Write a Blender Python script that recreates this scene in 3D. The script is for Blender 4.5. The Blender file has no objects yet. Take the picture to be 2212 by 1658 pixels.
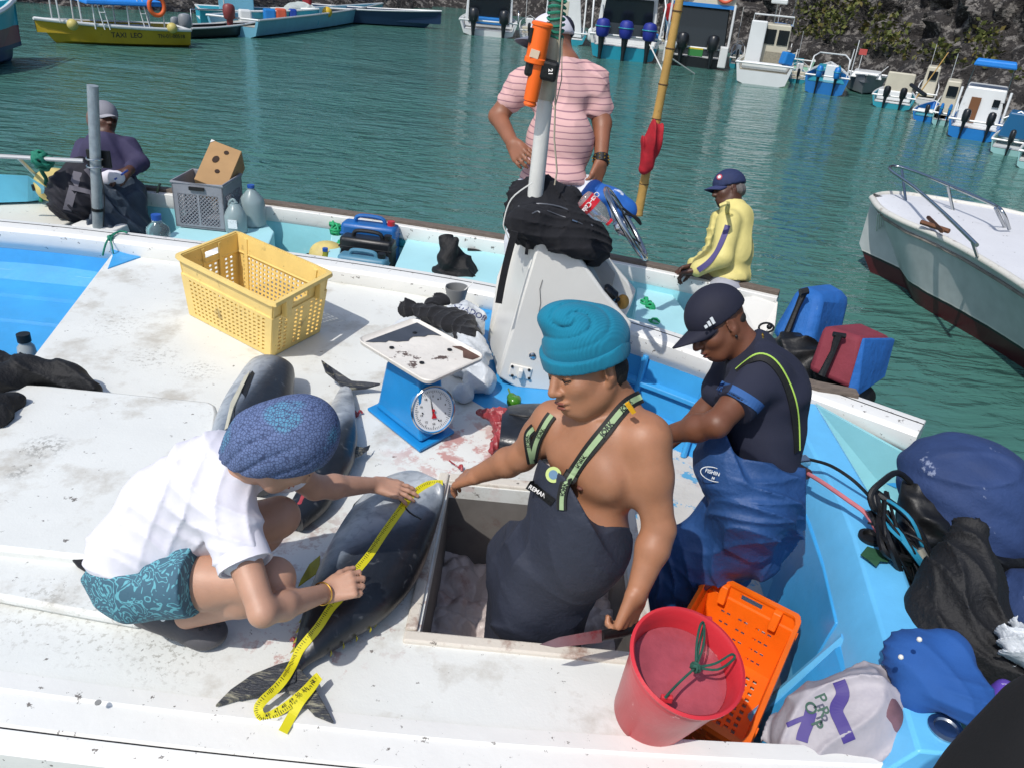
import bpy, bmesh, math, random
import numpy as np
from mathutils import Vector, Matrix, noise
from mathutils.bvhtree import BVHTree
random.seed(7)
PI = math.pi; R = math.radians
S = bpy.context.scene; COL = S.collection
# ---------------------------------------------------------------- camera
HC = 1.75; PITCH = R(28); ROLL = R(5.5); FPX = 1700.0; PW, PH = 2212, 1658
cd = bpy.data.cameras.new('camera'); cam = bpy.data.objects.new('camera', cd); COL.objects.link(cam)
S.camera = cam
cd.sensor_fit = 'HORIZONTAL'; cd.sensor_width = 36; cd.lens = 36 * FPX / PW
cd.clip_start = .05; cd.clip_end = 2000
_r = Vector((1, 0, 0)); _u = Vector((0, math.sin(PITCH), math.cos(PITCH))); CF = Vector((0, math.cos(PITCH), -math.sin(PITCH)))
CR = _r * math.cos(ROLL) + _u * math.sin(ROLL); CU = -_r * math.sin(ROLL) + _u * math.cos(ROLL)
CC = Vector((0, 0, HC))
M = Matrix(((CR.x, CU.x, -CF.x, 0), (CR.y, CU.y, -CF.y, 0), (CR.z, CU.z, -CF.z, HC), (0, 0, 0, 1)))
cam.matrix_world = M
# ---------------------------------------------------------------- sky and sun
SUNV = Vector((-.42, -.60, 1.0)).normalized()
W = bpy.data.worlds.new('World'); S.world = W; W.use_nodes = True
wn = W.node_tree; bg = wn.nodes['Background']
sk = wn.nodes.new('ShaderNodeTexSky'); sk.sky_type = 'NISHITA'; sk.sun_disc = False
sk.sun_elevation = math.asin(SUNV.z); sk.sun_rotation = math.atan2(SUNV.x, SUNV.y) % (2 * PI)
sk.dust_density = 1.5
wn.links.new(sk.outputs[0], bg.inputs[0]); bg.inputs[1].default_value = .15
sl = bpy.data.lights.new('sun', 'SUN'); sl.energy = 3.45; sl.angle = R(.53); sl.color = (1, .96, .9)
so = bpy.data.objects.new('sun', sl); COL.objects.link(so)
so.rotation_euler = SUNV.to_track_quat('Z', 'Y').to_euler(); so.location = (-4, -6, 12)
S.view_settings.view_transform = 'Standard'; S.view_settings.look = 'None'
S.view_settings.exposure = 0.0; S.view_settings.gamma = 1
# ---------------------------------------------------------------- points read from the picture as places in the world
def ray(px, py): return CR * ((px - PW / 2) / FPX) + CU * (-(py - PH / 2) / FPX) + CF
def J(px, py, d): return CC + ray(px, py) * d
def P(px, py, z=0.0):
    r = ray(px, py); return CC + r * ((z - HC) / r.z)
def Y(px, py, y):
    r = ray(px, py); return CC + r * (y / r.y)
# ---------------------------------------------------------------- objects
def tag(o, label=None, cat=None, group=None, kind=None):
    if label: o['label'] = label
    if cat: o['category'] = cat
    if group: o['group'] = group
    if kind: o['kind'] = kind
    return o
def thing(name, label, cat, loc=(0, 0, 0), group=None):
    o = bpy.data.objects.new(name, None); COL.objects.link(o); o.location = loc
    o.empty_display_size = .05
    return tag(o, label, cat, group)
def link(name, me, m=None, parent=None):
    o = bpy.data.objects.new(name, me); COL.objects.link(o)
    if m: me.materials.append(m)
    if parent:
        o.parent = parent
        if parent.type == 'EMPTY': o.matrix_parent_inverse = Matrix.Translation(-Vector(parent.location))
    return o
def npmesh(name, V, Fq):
    me = bpy.data.meshes.new(name); n = len(V); m = len(Fq)
    me.vertices.add(n); me.vertices.foreach_set('co', np.asarray(V, dtype=np.float32).ravel())
    me.loops.add(m * 4); me.loops.foreach_set('vertex_index', np.asarray(Fq, dtype=np.int32).ravel())
    me.polygons.add(m); me.polygons.foreach_set('loop_start', np.arange(0, m * 4, 4, dtype=np.int32))
    me.polygons.foreach_set('use_smooth', np.ones(m, dtype=bool))
    me.update(calc_edges=True); me.validate(); return me
def frame(d, up=Vector((0, 0, 1))):
    d = Vector(d).normalized()
    if abs(d.dot(up)) > .98: up = Vector((0, 1, 0))
    x = d.cross(up).normalized(); y = x.cross(d).normalized()
    return x, y, d
class MB:
    def __init__(s): s.v = []; s.f = []
    def add(s, vs, fs):
        k = len(s.v); s.v += [tuple(v) for v in vs]; s.f += [tuple(k + i for i in f) for f in fs]; return s
    def box8(s, p): return s.add(p, [(0, 3, 2, 1), (4, 5, 6, 7), (0, 1, 5, 4), (1, 2, 6, 5), (2, 3, 7, 6), (3, 0, 4, 7)])
    def box(s, c, size, rot=None):
        c = Vector(c); x, y, z = [q / 2 for q in size]; rot = rot or Matrix.Identity(3)
        return s.box8([c + rot @ Vector((a * x, b * y, e * z)) for e in (-1, 1) for a, b in ((-1, -1), (1, -1), (1, 1), (-1, 1))])
    def loft(s, rings, closed=True, cap=True, loop=False):
        k = len(s.v); n = len(rings[0])
        for r in rings: s.v += [tuple(p) for p in r]
        m = len(rings)
        for i in range(m if loop else m - 1):
            i2 = (i + 1) % m
            for j in range(n if closed else n - 1):
                j2 = (j + 1) % n
                s.f.append((k + i * n + j, k + i * n + j2, k + i2 * n + j2, k + i2 * n + j))
        if cap and closed and not loop:
            s.f.append(tuple(k + j for j in reversed(range(n)))); s.f.append(tuple(k + (m - 1) * n + j for j in range(n)))
        return s
    def tube(s, path, rad, n=8, cap=True, loop=False, flat=1.0):
        path = [Vector(p) for p in path]; rings = []; m = len(path); up = Vector((0, 0, 1)); last = None
        for i, p in enumerate(path):
            a = path[i - 1] if (i > 0 or loop) else p; b = path[(i + 1) % m] if (i < m - 1 or loop) else p
            d = (b - a).normalized() if (b - a).length > 1e-9 else Vector((0, 0, 1))
            if last is None: x = frame(d)[0]; y = d.cross(x).normalized()
            else:
                x = (last - d * last.dot(d)); x = x.normalized() if x.length > 1e-6 else frame(d)[0]; y = x.cross(d).normalized() * -1
                y = d.cross(x).normalized()
            last = x; r = rad[i] if hasattr(rad, '__len__') else rad
            rings.append([p + x * (r * math.cos(2 * PI * j / n)) + y * (r * flat * math.sin(2 * PI * j / n)) for j in range(n)])
        return s.loft(rings, True, cap, loop)
    def lathe(s, prof, o=(0, 0, 0), ax=(0, 0, 1), n=24, sx=1, sy=1, xr=None, cap=True):
        x, y, z = frame(ax); o = Vector(o)
        if xr is not None: x = Vector(xr).normalized(); y = z.cross(x).normalized()
        return s.loft([[o + z * h + x * (max(r, 1e-4) * sx * math.cos(2 * PI * j / n)) + y * (max(r, 1e-4) * sy * math.sin(2 * PI * j / n)) for j in range(n)] for r, h in prof], True, cap)
    def prism(s, poly, vec):
        n = len(poly); vec = Vector(vec); a = [Vector(p) for p in poly]; b = [p + vec for p in a]
        return s.add(a + b, [tuple(reversed(range(n))), tuple(range(n, 2 * n))] + [(i, (i + 1) % n, n + (i + 1) % n, n + i) for i in range(n)])
    def ell(s, c, r, rot=None, nu=16, nv=10):
        c = Vector(c); rot = rot or Matrix.Identity(3); rings = []
        for i in range(nv + 1):
            t = PI * i / nv; t = min(max(t, .02), PI - .02)
            rings.append([c + rot @ Vector((r[0] * math.sin(t) * math.cos(2 * PI * j / nu), r[1] * math.sin(t) * math.sin(2 * PI * j / nu), r[2] * math.cos(t))) for j in range(nu)])
        return s.loft(rings)
    def grid(s, fn, nu, nv):
        k = len(s.v)
        for i in range(nu + 1):
            for j in range(nv + 1): s.v.append(tuple(fn(i / nu, j / nv)))
        for i in range(nu):
            for j in range(nv): s.f.append((k + i * (nv + 1) + j, k + (i + 1) * (nv + 1) + j, k + (i + 1) * (nv + 1) + j + 1, k + i * (nv + 1) + j + 1))
        return s
    def rib(s, path, w, side, t=.002):   # flat ribbon along a path, width vector given by side
        path = [Vector(p) for p in path]; side = side if isinstance(side, list) else [Vector(side)] * len(path)
        rings = []
        for i, p in enumerate(path):
            d = (path[min(i + 1, len(path) - 1)] - path[max(i - 1, 0)]).normalized(); sd = side[i] - d * side[i].dot(d); sd.normalize(); n = d.cross(sd) * t / 2
            rings.append([p - sd * w / 2 - n, p + sd * w / 2 - n, p + sd * w / 2 + n, p - sd * w / 2 + n])
        return s.loft(rings)
    def mesh(s, name, fix=True):
        me = bpy.data.meshes.new(name); me.from_pydata(s.v, [], s.f); me.update()
        if fix:
            b = bmesh.new(); b.from_mesh(me); bmesh.ops.recalc_face_normals(b, faces=b.faces); b.to_mesh(me); b.free()
        return me
    def build(s, name, m, parent=None, smooth=35, bevel=0, fix=True, solid=0, sub=0):
        me = s.mesh(name, fix)
        if smooth:
            me.polygons.foreach_set('use_smooth', [True] * len(me.polygons)); me.set_sharp_from_angle(angle=R(smooth))
        o = link(name, me, m, parent)
        if solid: q = o.modifiers.new('s', 'SOLIDIFY'); q.thickness = solid; q.offset = 0
        if sub: q = o.modifiers.new('u', 'SUBSURF'); q.levels = q.render_levels = sub
        if bevel: q = o.modifiers.new('b', 'BEVEL'); q.width = bevel; q.segments = 2; q.limit_method = 'ANGLE'; q.angle_limit = R(40)
        return o
def bez(pts, n=24):          # smooth curve through points (catmull-rom)
    pts = [Vector(p) for p in pts]; out = []; m = len(pts)
    for i in range(m - 1):
        p0 = pts[max(i - 1, 0)]; p1 = pts[i]; p2 = pts[i + 1]; p3 = pts[min(i + 2, m - 1)]; k = max(2, n // (m - 1))
        for j in range(k):
            t = j / k
            out.append(.5 * ((2 * p1) + (p2 - p0) * t + (2 * p0 - 5 * p1 + 4 * p2 - p3) * t * t + (-p0 + 3 * p1 - 3 * p2 + p3) * t ** 3))
    out.append(pts[-1]); return out
def rotm(x, y, z):           # columns
    return Matrix((x, y, z)).transposed()
def eul(x=0, y=0, z=0):
    return (Matrix.Rotation(R(z), 3, 'Z') @ Matrix.Rotation(R(y), 3, 'Y') @ Matrix.Rotation(R(x), 3, 'X'))
# ---------------------------------------------------------------- materials
def srgb(c):
    if isinstance(c, str): c = tuple(int(c[i:i + 2], 16) / 255 for i in (0, 2, 4)); return tuple(q / 12.92 if q <= .04045 else ((q + .055) / 1.055) ** 2.4 for q in c)
    return c
MATS = {}
def mat(name, col, rough=.5, metal=0, var=0, vs=8, bump=0, bs=60, dirt=None, alpha=1, trans=0, stretch=None, spec=.5, dirt2=None, bdist=.01, sheen=0, coat=0, bump2=None):
    if name in MATS: return MATS[name]
    m = bpy.data.materials.new(name); m.use_nodes = True; MATS[name] = m; nt = m.node_tree; N = nt.nodes; Lk = nt.links.new
    b = N['Principled BSDF']; col = srgb(col)
    b.inputs['Roughness'].default_value = rough; b.inputs['Metallic'].default_value = metal; b.inputs['Base Color'].default_value = (*col, 1)
    b.inputs['Specular IOR Level'].default_value = spec
    if trans: b.inputs['Transmission Weight'].default_value = trans; b.inputs['IOR'].default_value = 1.35
    if alpha < 1: b.inputs['Alpha'].default_value = alpha
    if sheen: b.inputs['Sheen Weight'].default_value = sheen
    if coat: b.inputs['Coat Weight'].default_value = coat
    tc = N.new('ShaderNodeTexCoord'); vec = tc.outputs['Object']
    if stretch:
        mp = N.new('ShaderNodeMapping'); mp.inputs['Scale'].default_value = stretch; Lk(vec, mp.inputs[0]); vec = mp.outputs[0]
    def ns(scale, det=5, rg=.6):
        n = N.new('ShaderNodeTexNoise'); n.inputs['Scale'].default_value = scale; n.inputs['Detail'].default_value = det; n.inputs['Roughness'].default_value = rg; Lk(vec, n.inputs['Vector']); return n.outputs[0]
    out = None
    def mix(fac, a, c2, blend='MIX'):
        x = N.new('ShaderNodeMix'); x.data_type = 'RGBA'; x.blend_type = blend
        if isinstance(fac, float): x.inputs[0].default_value = fac
        else: Lk(fac, x.inputs[0])
        for s_, q in ((6, a), (7, c2)):
            if isinstance(q, tuple): x.inputs[s_].default_value = (*q, 1)
            else: Lk(q, x.inputs[s_])
        return x.outputs[2]
    def ramp(f, lo, hi, a=0.0, c=1.0):
        x = N.new('ShaderNodeMapRange'); x.inputs[1].default_value = lo; x.inputs[2].default_value = hi; x.inputs[3].default_value = a; x.inputs[4].default_value = c; Lk(f, x.inputs[0]); return x.outputs[0]
    cur = col
    if var:
        cur = mix(ramp(ns(vs), .3, .7), tuple(q * (1 - var) for q in col), tuple(min(1, q * (1 + var * .6)) for q in col)); out = cur
    for dd in (dirt, dirt2):
        if dd:   # colour, scale, threshold, softness
            cur = mix(ramp(ns(dd[1], 8, .7), dd[2], dd[2] + dd[3], 0, dd[4] if len(dd) > 4 else 1), cur, srgb(dd[0])); out = cur
    if out is not None: Lk(out, b.inputs['Base Color'])
    m['_v'] = 1
    if bump:
        bp = N.new('ShaderNodeBump'); bp.inputs['Strength'].default_value = bump; bp.inputs['Distance'].default_value = bdist; Lk(ns(bs, 4), bp.inputs['Height'])
        if bump2:
            b2 = N.new('ShaderNodeBump'); b2.inputs['Strength'].default_value = bump2[0]; b2.inputs['Distance'].default_value = bump2[2]; Lk(ns(bump2[1], 3), b2.inputs['Height']); Lk(bp.outputs[0], b2.inputs['Normal']); Lk(b2.outputs[0], b.inputs['Normal'])
        else: Lk(bp.outputs[0], b.inputs['Normal'])
    return m
def stainspot(m, pts):     # soiling with a place of its own: centre, radius, colour, noise scale, threshold, strength
    nt = m.node_tree; N = nt.nodes; Lk = nt.links.new; b = N['Principled BSDF']; cur = b.inputs['Base Color'].links[0].from_socket; tc = N.new('ShaderNodeTexCoord')
    for c, r, col, sc, th, am in pts:
        ds = N.new('ShaderNodeVectorMath'); ds.operation = 'DISTANCE'; Lk(tc.outputs['Object'], ds.inputs[0]); ds.inputs[1].default_value = c
        f = N.new('ShaderNodeMapRange'); f.inputs[1].default_value = r; f.inputs[2].default_value = r * .35; Lk(ds.outputs['Value'], f.inputs[0])
        n = N.new('ShaderNodeTexNoise'); n.inputs['Scale'].default_value = sc; n.inputs['Detail'].default_value = 6; n.inputs['Roughness'].default_value = .7; Lk(tc.outputs['Object'], n.inputs[0])
        g = N.new('ShaderNodeMapRange'); g.inputs[1].default_value = th; g.inputs[2].default_value = th + .07; g.inputs[4].default_value = am; Lk(n.outputs[0], g.inputs[0])
        k = N.new('ShaderNodeMath'); k.operation = 'MULTIPLY'; Lk(f.outputs[0], k.inputs[0]); Lk(g.outputs[0], k.inputs[1])
        x = N.new('ShaderNodeMix'); x.data_type = 'RGBA'; Lk(k.outputs[0], x.inputs[0]); Lk(cur, x.inputs[6]); x.inputs[7].default_value = (*srgb(col), 1); cur = x.outputs[2]
    Lk(cur, b.inputs['Base Color'])
def band(name, stops, rough=.35, axis='Z', const=True, period=None, vec=None, var=.15):     # paint that changes along an axis
    if name in MATS: return MATS[name]
    m = mat(name, srgb(stops[0][1]), rough); nt = m.node_tree; N = nt.nodes; Lk = nt.links.new
    tc = N.new('ShaderNodeTexCoord'); dp = N.new('ShaderNodeVectorMath'); dp.operation = 'DOT_PRODUCT'
    v = vec or {'X': (1, 0, 0), 'Y': (0, 1, 0), 'Z': (0, 0, 1)}[axis]; dp.inputs[1].default_value = v
    nz = N.new('ShaderNodeTexNoise'); nz.inputs['Scale'].default_value = 9; Lk(tc.outputs['Object'], nz.inputs['Vector'])
    Lk(tc.outputs['Object'], dp.inputs[0]); f = dp.outputs['Value']
    ad = N.new('ShaderNodeMath'); ad.operation = 'MULTIPLY_ADD'; Lk(nz.outputs[0], ad.inputs[0]); ad.inputs[1].default_value = .012; Lk(f, ad.inputs[2]); f = ad.outputs[0]
    lo, hi = stops[0][0], stops[-1][0]
    if period:
        q = N.new('ShaderNodeMath'); q.operation = 'WRAP'; q.inputs[1].default_value = lo + period; q.inputs[2].default_value = lo; Lk(f, q.inputs[0]); f = q.outputs[0]; hi = lo + period
    mr = N.new('ShaderNodeMapRange'); mr.inputs[1].default_value = lo; mr.inputs[2].default_value = hi; Lk(f, mr.inputs[0])
    cr = N.new('ShaderNodeValToRGB'); cr.color_ramp.interpolation = 'CONSTANT' if const else 'LINEAR'; Lk(mr.outputs[0], cr.inputs[0])
    e = cr.color_ramp.elements
    while len(e) > 1: e.remove(e[-1])
    for i, (z, c) in enumerate(stops):
        t = (z - lo) / (hi - lo)
        x = e[0] if i == 0 else e.new(min(t, 1)); x.position = min(t, 1); x.color = (*srgb(c), 1)
    mx = N.new('ShaderNodeMix'); mx.data_type = 'RGBA'; mx.blend_type = 'MULTIPLY'; mx.inputs[0].default_value = var
    Lk(cr.outputs[0], mx.inputs[6]); Lk(nz.outputs[0], mx.inputs[7]); Lk(mx.outputs[2], N['Principled BSDF'].inputs['Base Color'])
    return m
def text(s, size, at, x, y, m, parent, name='lettering', ext=.0015, conform=None, align='CENTER', squash=1):
    c = bpy.data.curves.new('t', 'FONT'); c.body = s; c.size = size; c.align_x = align; c.align_y = 'CENTER'; c.extrude = 0; c.offset = size * .018
    o = bpy.data.objects.new('t', c); COL.objects.link(o); dg = bpy.context.evaluated_depsgraph_get(); dg.update()
    me = bpy.data.meshes.new_from_object(o.evaluated_get(dg)); bpy.data.objects.remove(o); bpy.data.curves.remove(c)
    x = Vector(x).normalized(); y = Vector(y); y = (y - x * y.dot(x)).normalized(); z = x.cross(y); at = Vector(at)
    me.materials.clear()
    for v in me.vertices: v.co = at + x * v.co.x + y * (v.co.y * squash) + z * .002
    me.name = name
    if conform: stick(me, conform, -z, ext)
    return link(name, me, m, parent)
def bvh(*objs):
    V = []; Fc = []
    for o in objs:
        k = len(V); V += [v.co.copy() for v in o.data.vertices]; Fc += [[k + i for i in p.vertices] for p in o.data.polygons]
    return BVHTree.FromPolygons(V, Fc)
def stick(me, tree, d, off, back=.4):
    d = Vector(d).normalized()
    for v in me.vertices:
        h, n, i, t = tree.ray_cast(v.co - d * back, d)
        if h is not None: v.co = h - d * off
def onto(tree, p, d, off=.003, back=.4):
    d = Vector(d).normalized(); h, n, i, t = tree.ray_cast(Vector(p) - d * back, d)
    return (h - d * off) if h is not None else Vector(p)
# ---------------------------------------------------------------- continuous bodies: blended solids turned into one surface
class Body:
    def __init__(s, res): s.res = res; s.p = []; s.cuts = []; s.fold = None; s.subs = []
    def cone(s, a, b, ra, rb, k=.03, op='+'): s.p.append(('c', Vector(a), Vector(b), ra, rb, k, op)); return s
    def chain(s, pts, rs, k=.03):
        for i in range(len(pts) - 1): s.cone(pts[i], pts[i + 1], rs[i], rs[i + 1], k)
        return s
    def ell(s, c, r, rot=None, k=.03, op='+'): s.p.append(('e', Vector(c), Vector(r), rot or Matrix.Identity(3), 0, k, op)); return s
    def cut(s, p, n): s.cuts.append((Vector(p), Vector(n).normalized())); return s      # keeps what lies on the -n side
    def bounds(s):
        lo = np.array([1e9] * 3); hi = -lo; s.bb = []
        for q in s.p:
            if q[0] == 'c':
                a = np.array([q[1], q[2]]); r = max(q[3], q[4]); l = a.min(0) - r; h = a.max(0) + r
            else:
                rm = q[3]; e = np.array([math.sqrt(sum((rm[i][j] * q[2][j]) ** 2 for j in range(3))) for i in range(3)]); l = np.array(q[1]) - e; h = np.array(q[1]) + e
            s.bb.append((l, h))
            if q[6] == '+': lo = np.minimum(lo, l); hi = np.maximum(hi, h)
        for g, k in s.subs: l, h = g.bounds(); lo = np.minimum(lo, l); hi = np.maximum(hi, h)
        return lo, hi
    def field(s, lo, ax, n, res):
        A = np.full(tuple(n), .3, dtype=np.float32)
        for q, (l, h) in zip(s.p, s.bb):
            k = q[5]; m = k * 1.2 + 4 * res + .012
            i0 = np.clip(np.floor((l - m - lo) / res).astype(int), 0, n - 1); i1 = np.clip(np.ceil((h + m - lo) / res).astype(int) + 1, 1, n)
            sl_ = tuple(slice(i0[i], i1[i]) for i in range(3))
            X = ax[0][sl_[0]][:, None, None]; Yy = ax[1][sl_[1]][None, :, None]; Z = ax[2][sl_[2]][None, None, :]
            if q[0] == 'c':
                a, b = q[1], q[2]; ab = b - a; L2 = max(ab.length_squared, 1e-9)
                px, py, pz = X - a.x, Yy - a.y, Z - a.z
                t = np.clip((px * ab.x + py * ab.y + pz * ab.z) / L2, 0, 1)
                d = np.sqrt((px - t * ab.x) ** 2 + (py - t * ab.y) ** 2 + (pz - t * ab.z) ** 2) - (q[3] + (q[4] - q[3]) * t)
            else:
                c, r, rm = q[1], q[2], q[3]; px, py, pz = X - c.x, Yy - c.y, Z - c.z
                u = [(px * rm[0][j] + py * rm[1][j] + pz * rm[2][j]) / r[j] for j in range(3)]
                g = np.sqrt(u[0] ** 2 + u[1] ** 2 + u[2] ** 2); g2 = np.sqrt((u[0] / r[0]) ** 2 + (u[1] / r[1]) ** 2 + (u[2] / r[2]) ** 2)
                d = g * (g - 1) / np.maximum(g2, 1e-6)
            old = A[sl_]
            if q[6] == '-':
                d = -d; hh = np.clip(.5 - .5 * (d - old) / k, 0, 1); A[sl_] = d + (old - d) * hh + k * hh * (1 - hh)
            else:
                hh = np.clip(.5 + .5 * (d - old) / k, 0, 1); A[sl_] = d + (old - d) * hh - k * hh * (1 - hh)
        if s.fold:
            X, Yy, Z = ax[0][:, None, None], ax[1][None, :, None], ax[2][None, None, :]
            A += s.fold(X, Yy, Z).astype(np.float32)
        for p, nn in s.cuts:
            X, Yy, Z = ax[0][:, None, None] - p.x, ax[1][None, :, None] - p.y, ax[2][None, None, :] - p.z
            A = np.maximum(A, X * nn.x + Yy * nn.y + Z * nn.z)
        for g, k in s.subs:
            d = g.field(lo, ax, n, res); hh = np.clip(.5 + .5 * (A - d) / k, 0, 1); A = A + (d - A) * hh - k * hh * (1 - hh)
        return A
    def mesh(s, name):
        lo, hi = s.bounds(); res = s.res; lo = lo - 4 * res - .012; hi = hi + 4 * res + .012
        n = np.ceil((hi - lo) / res).astype(int) + 1; ax = [(lo[i] + np.arange(n[i]) * res).astype(np.float32) for i in range(3)]
        A = s.field(lo, ax, n, res)
        # surface nets
        ins = A < 0; cn = np.array(A.shape) - 1; nc = int(np.prod(cn)); st = np.array([cn[1] * cn[2], cn[2], 1])
        eds = []
        for d in range(3):
            a = [slice(None)] * 3; b = [slice(None)] * 3; a[d] = slice(0, -1); b[d] = slice(1, None)
            idx = np.argwhere(ins[tuple(a)] != ins[tuple(b)])
            o1, o2 = [i for i in range(3) if i != d]
            ok = (idx[:, o1] > 0) & (idx[:, o1] < cn[o1]) & (idx[:, o2] > 0) & (idx[:, o2] < cn[o2]); idx = idx[ok]
            va = A[idx[:, 0], idx[:, 1], idx[:, 2]]; j = idx.copy(); j[:, d] += 1; vb = A[j[:, 0], j[:, 1], j[:, 2]]
            t = va / (va - vb + 1e-12); pos = idx.astype(np.float64); pos[:, d] += t
            cells = []
            for (x, y) in ((-1, -1), (0, -1), (0, 0), (-1, 0)):
                c = idx.copy(); c[:, o1] += x; c[:, o2] += y; cells.append(c @ st)
            cells = np.stack(cells, 1); flip = (va < 0) ^ (d == 1)
            cells[~flip] = cells[~flip][:, ::-1]
            eds.append((pos, cells))
        cells = np.concatenate([e[1] for e in eds]); pos = np.concatenate([e[0] for e in eds])
        uq, inv = np.unique(cells.ravel(), return_inverse=True); inv = inv.reshape(cells.shape)
        V = np.zeros((len(uq), 3)); cnt = np.bincount(inv.ravel(), minlength=len(uq))
        for i in range(3): V[:, i] = np.bincount(inv.ravel(), weights=np.repeat(pos[:, i], 4), minlength=len(uq)) / cnt
        V = V * res + lo
        return npmesh(name, V, inv)
    def build(s, name, m, parent=None): return link(name, s.mesh(name), m, parent)
def folds(amp, spec, seed=0, soft=True):      # soft cloth folds: direction vectors with their frequencies
    rn = random.Random(seed); ph = [rn.uniform(0, 6.3) for _ in spec]
    def f(X, Yy, Z):
        out = 0; w = np.sin(X * 9 + 1.3) * .9 + np.sin(Yy * 11 + Z * 7) * .9 + np.sin(Z * 13 + X * 5 + seed) * .7
        for (d, fr, a), p in zip(spec, ph):
            q = np.sin((X * d[0] + Yy * d[1] + Z * d[2]) * fr + w * 1.6 + p)
            g = .5 + .5 * np.sin((X * d[1] - Yy * d[2] + Z * d[0]) * fr * .23 + p * 2)
            out = out + a * g * ((1 - np.abs(q)) ** 2 if not soft else (1 - q * q) ** 2)
        return -amp * out
    return f
def perp(v, d): return (v - d * v.dot(d)).normalized()
def hand(B, w, d, n, s=1.0, side=1, curl=(30, 35, 40, 45), spread=5, thumb=(40, 20), k=.006, wr=.026):
    """w wrist, d wrist->knuckles, n back-of-hand normal; side +1 puts the thumb on the d x n side"""
    w = Vector(w); d = Vector(d).normalized(); n = perp(Vector(n), d); t = d.cross(n).normalized() * side
    L = .088 * s
    for a in (-.7, -.25, .2, .65):
        B.cone(w + t * (a * .026 * s), w + d * L * .92 + t * (a * .050 * s), .019 * s, .0125 * s, .012 * s)
    for i, (off, ln, r) in enumerate(((.78, .072, .0092), (.26, .08, .0095), (-.26, .074, .009), (-.76, .058, .008))):
        base = w + d * L * (1.0 - .05 * abs(i - 1)) + t * (off * .041 * s)
        fd = Matrix.Rotation(R(spread * (1.5 - i)) * -side, 3, n) @ d; ax = fd.cross(n).normalized()
        p = base; q = 0; r *= s
        for j, (fr, cr) in enumerate(((.45, .6), (.31, 1.0), (.24, .75))):
            q += curl[i] * cr; dd = Matrix.Rotation(R(-q), 3, ax) @ fd
            p2 = p + dd * ln * fr * s; B.cone(p, p2, r * (1 - .08 * j), r * (.95 - .1 * j), k * s); p = p2
    tb = w + d * L * .25 + t * .028 * s; a0 = Matrix.Rotation(R(thumb[0]) * -side, 3, n) @ d
    a0 = (a0 - n * .35).normalized(); p1 = tb + a0 * .038 * s; a1 = (a0 + d * .5 - n * math.tan(R(thumb[1]))).normalized(); p2 = p1 + a1 * .03 * s; p3 = p2 + (a1 + d * .25 - t * .15).normalized() * .024 * s
    B.cone(w + t * .012 * s, tb + a0 * .01 * s, .018 * s, .015 * s, .012 * s).cone(tb, p1, .0145 * s, .0115 * s, .01 * s).cone(p1, p2, .0112 * s, .0102 * s, k * s).cone(p2, p3, .0102 * s, .0085 * s, k * s)
    return t
def head(B, c, f, u, s=1.0, male=True, neck=None, ear=True, nr=.055):
    """c skull centre, f face direction, u up"""
    f = Vector(f).normalized(); u = perp(Vector(u), f); l = u.cross(f).normalized(); rot = rotm(f, l, u); c = Vector(c)
    q = lambda x, y, z: c + (f * x + l * y + u * z) * s
    B.ell(q(-.012, 0, .02), (.098 * s, .078 * s, .098 * s), rot, .02)
    B.ell(q(.028, 0, -.045), (.068 * s, .062 * s, .075 * s), rot, .03)
    B.ell(q(.055, 0, -.098), (.032 * s, .038 * s, .024 * s), rot, .03)
    for a in (1, -1):
        B.ell(q(.055, a * .037, -.035), (.03 * s, .028 * s, .026 * s), rot, .02)
        B.cone(q(-.01, a * .057, -.06), q(.05, a * .026, -.105), .017 * s, .015 * s, .025)
        B.ell(q(.088, a * .031, -.002), (.017 * s, .017 * s, .011 * s), rot, .010, '-')
        B.ell(q(.076, a * .031, -.003), (.0145 * s, .0165 * s, .0115 * s), rot, .004)
        B.cone(q(.085, a * .012, .018), q(.070, a * .050, .019), .0085 * s, .007 * s, .014)
        if ear:
            er = rot @ eul(0, 12, a * 22)
            B.ell(q(-.012, a * .079, -.018), (.022 * s, .008 * s, .033 * s), er, .006)
            B.ell(q(-.006, a * .087, -.012), (.012 * s, .006 * s, .020 * s), er, .004, '-')
            B.ell(q(-.004, a * .077, -.045), (.010 * s, .007 * s, .011 * s), er, .005)
    B.cone(q(.090, 0, .008), q(.112, 0, -.036), .009 * s, .0135 * s, .012)
    for a in (1, -1): B.ell(q(.100, a * .013, -.041), (.012 * s, .0095 * s, .0085 * s), rot, .007)
    B.ell(q(.088, 0, -.068), (.016 * s, .027 * s, .0085 * s), rot, .007); B.ell(q(.086, 0, -.083), (.015 * s, .023 * s, .009 * s), rot, .006)
    B.ell(q(.104, 0, -.0755), (.012 * s, .025 * s, .0022 * s), rot, .003, '-')
    if neck is not None: B.cone(q(-.03, 0, -.06), neck, nr * s, nr * 1.08 * s, .03)
    return q, rot
def facebits(parent, q, rot, s, lipc='8a4a40', brow='1a1210', brows=True):
    m = MB()
    m.ell(q(.1005, 0, -.069), (.005 * s, .02 * s, .0045 * s), rot); m.ell(q(.0985, 0, -.0825), (.005 * s, .017 * s, .0055 * s), rot)
    m.build('lips', mat('lip_' + lipc, lipc, .45), parent)
    if brows:
        for a in (1, -1):
            m = MB(); m.tube([q(.0935, a * .014, .020), q(.0905, a * .03, .027), q(.076, a * .05, .022)], [.0035 * s, .0038 * s, .002 * s], 6); m.build('eyebrow', mat('brow', brow, .9), parent)
    for a in (1, -1):
        m = MB(); m.tube([q(.0885, a * .018, -.008), q(.0925, a * .031, -.0115), q(.083, a * .045, -.008)], [.0014 * s, .0022 * s, .0014 * s], 5); m.build('eyelashes', mat('brow', brow, .9), parent)
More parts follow.
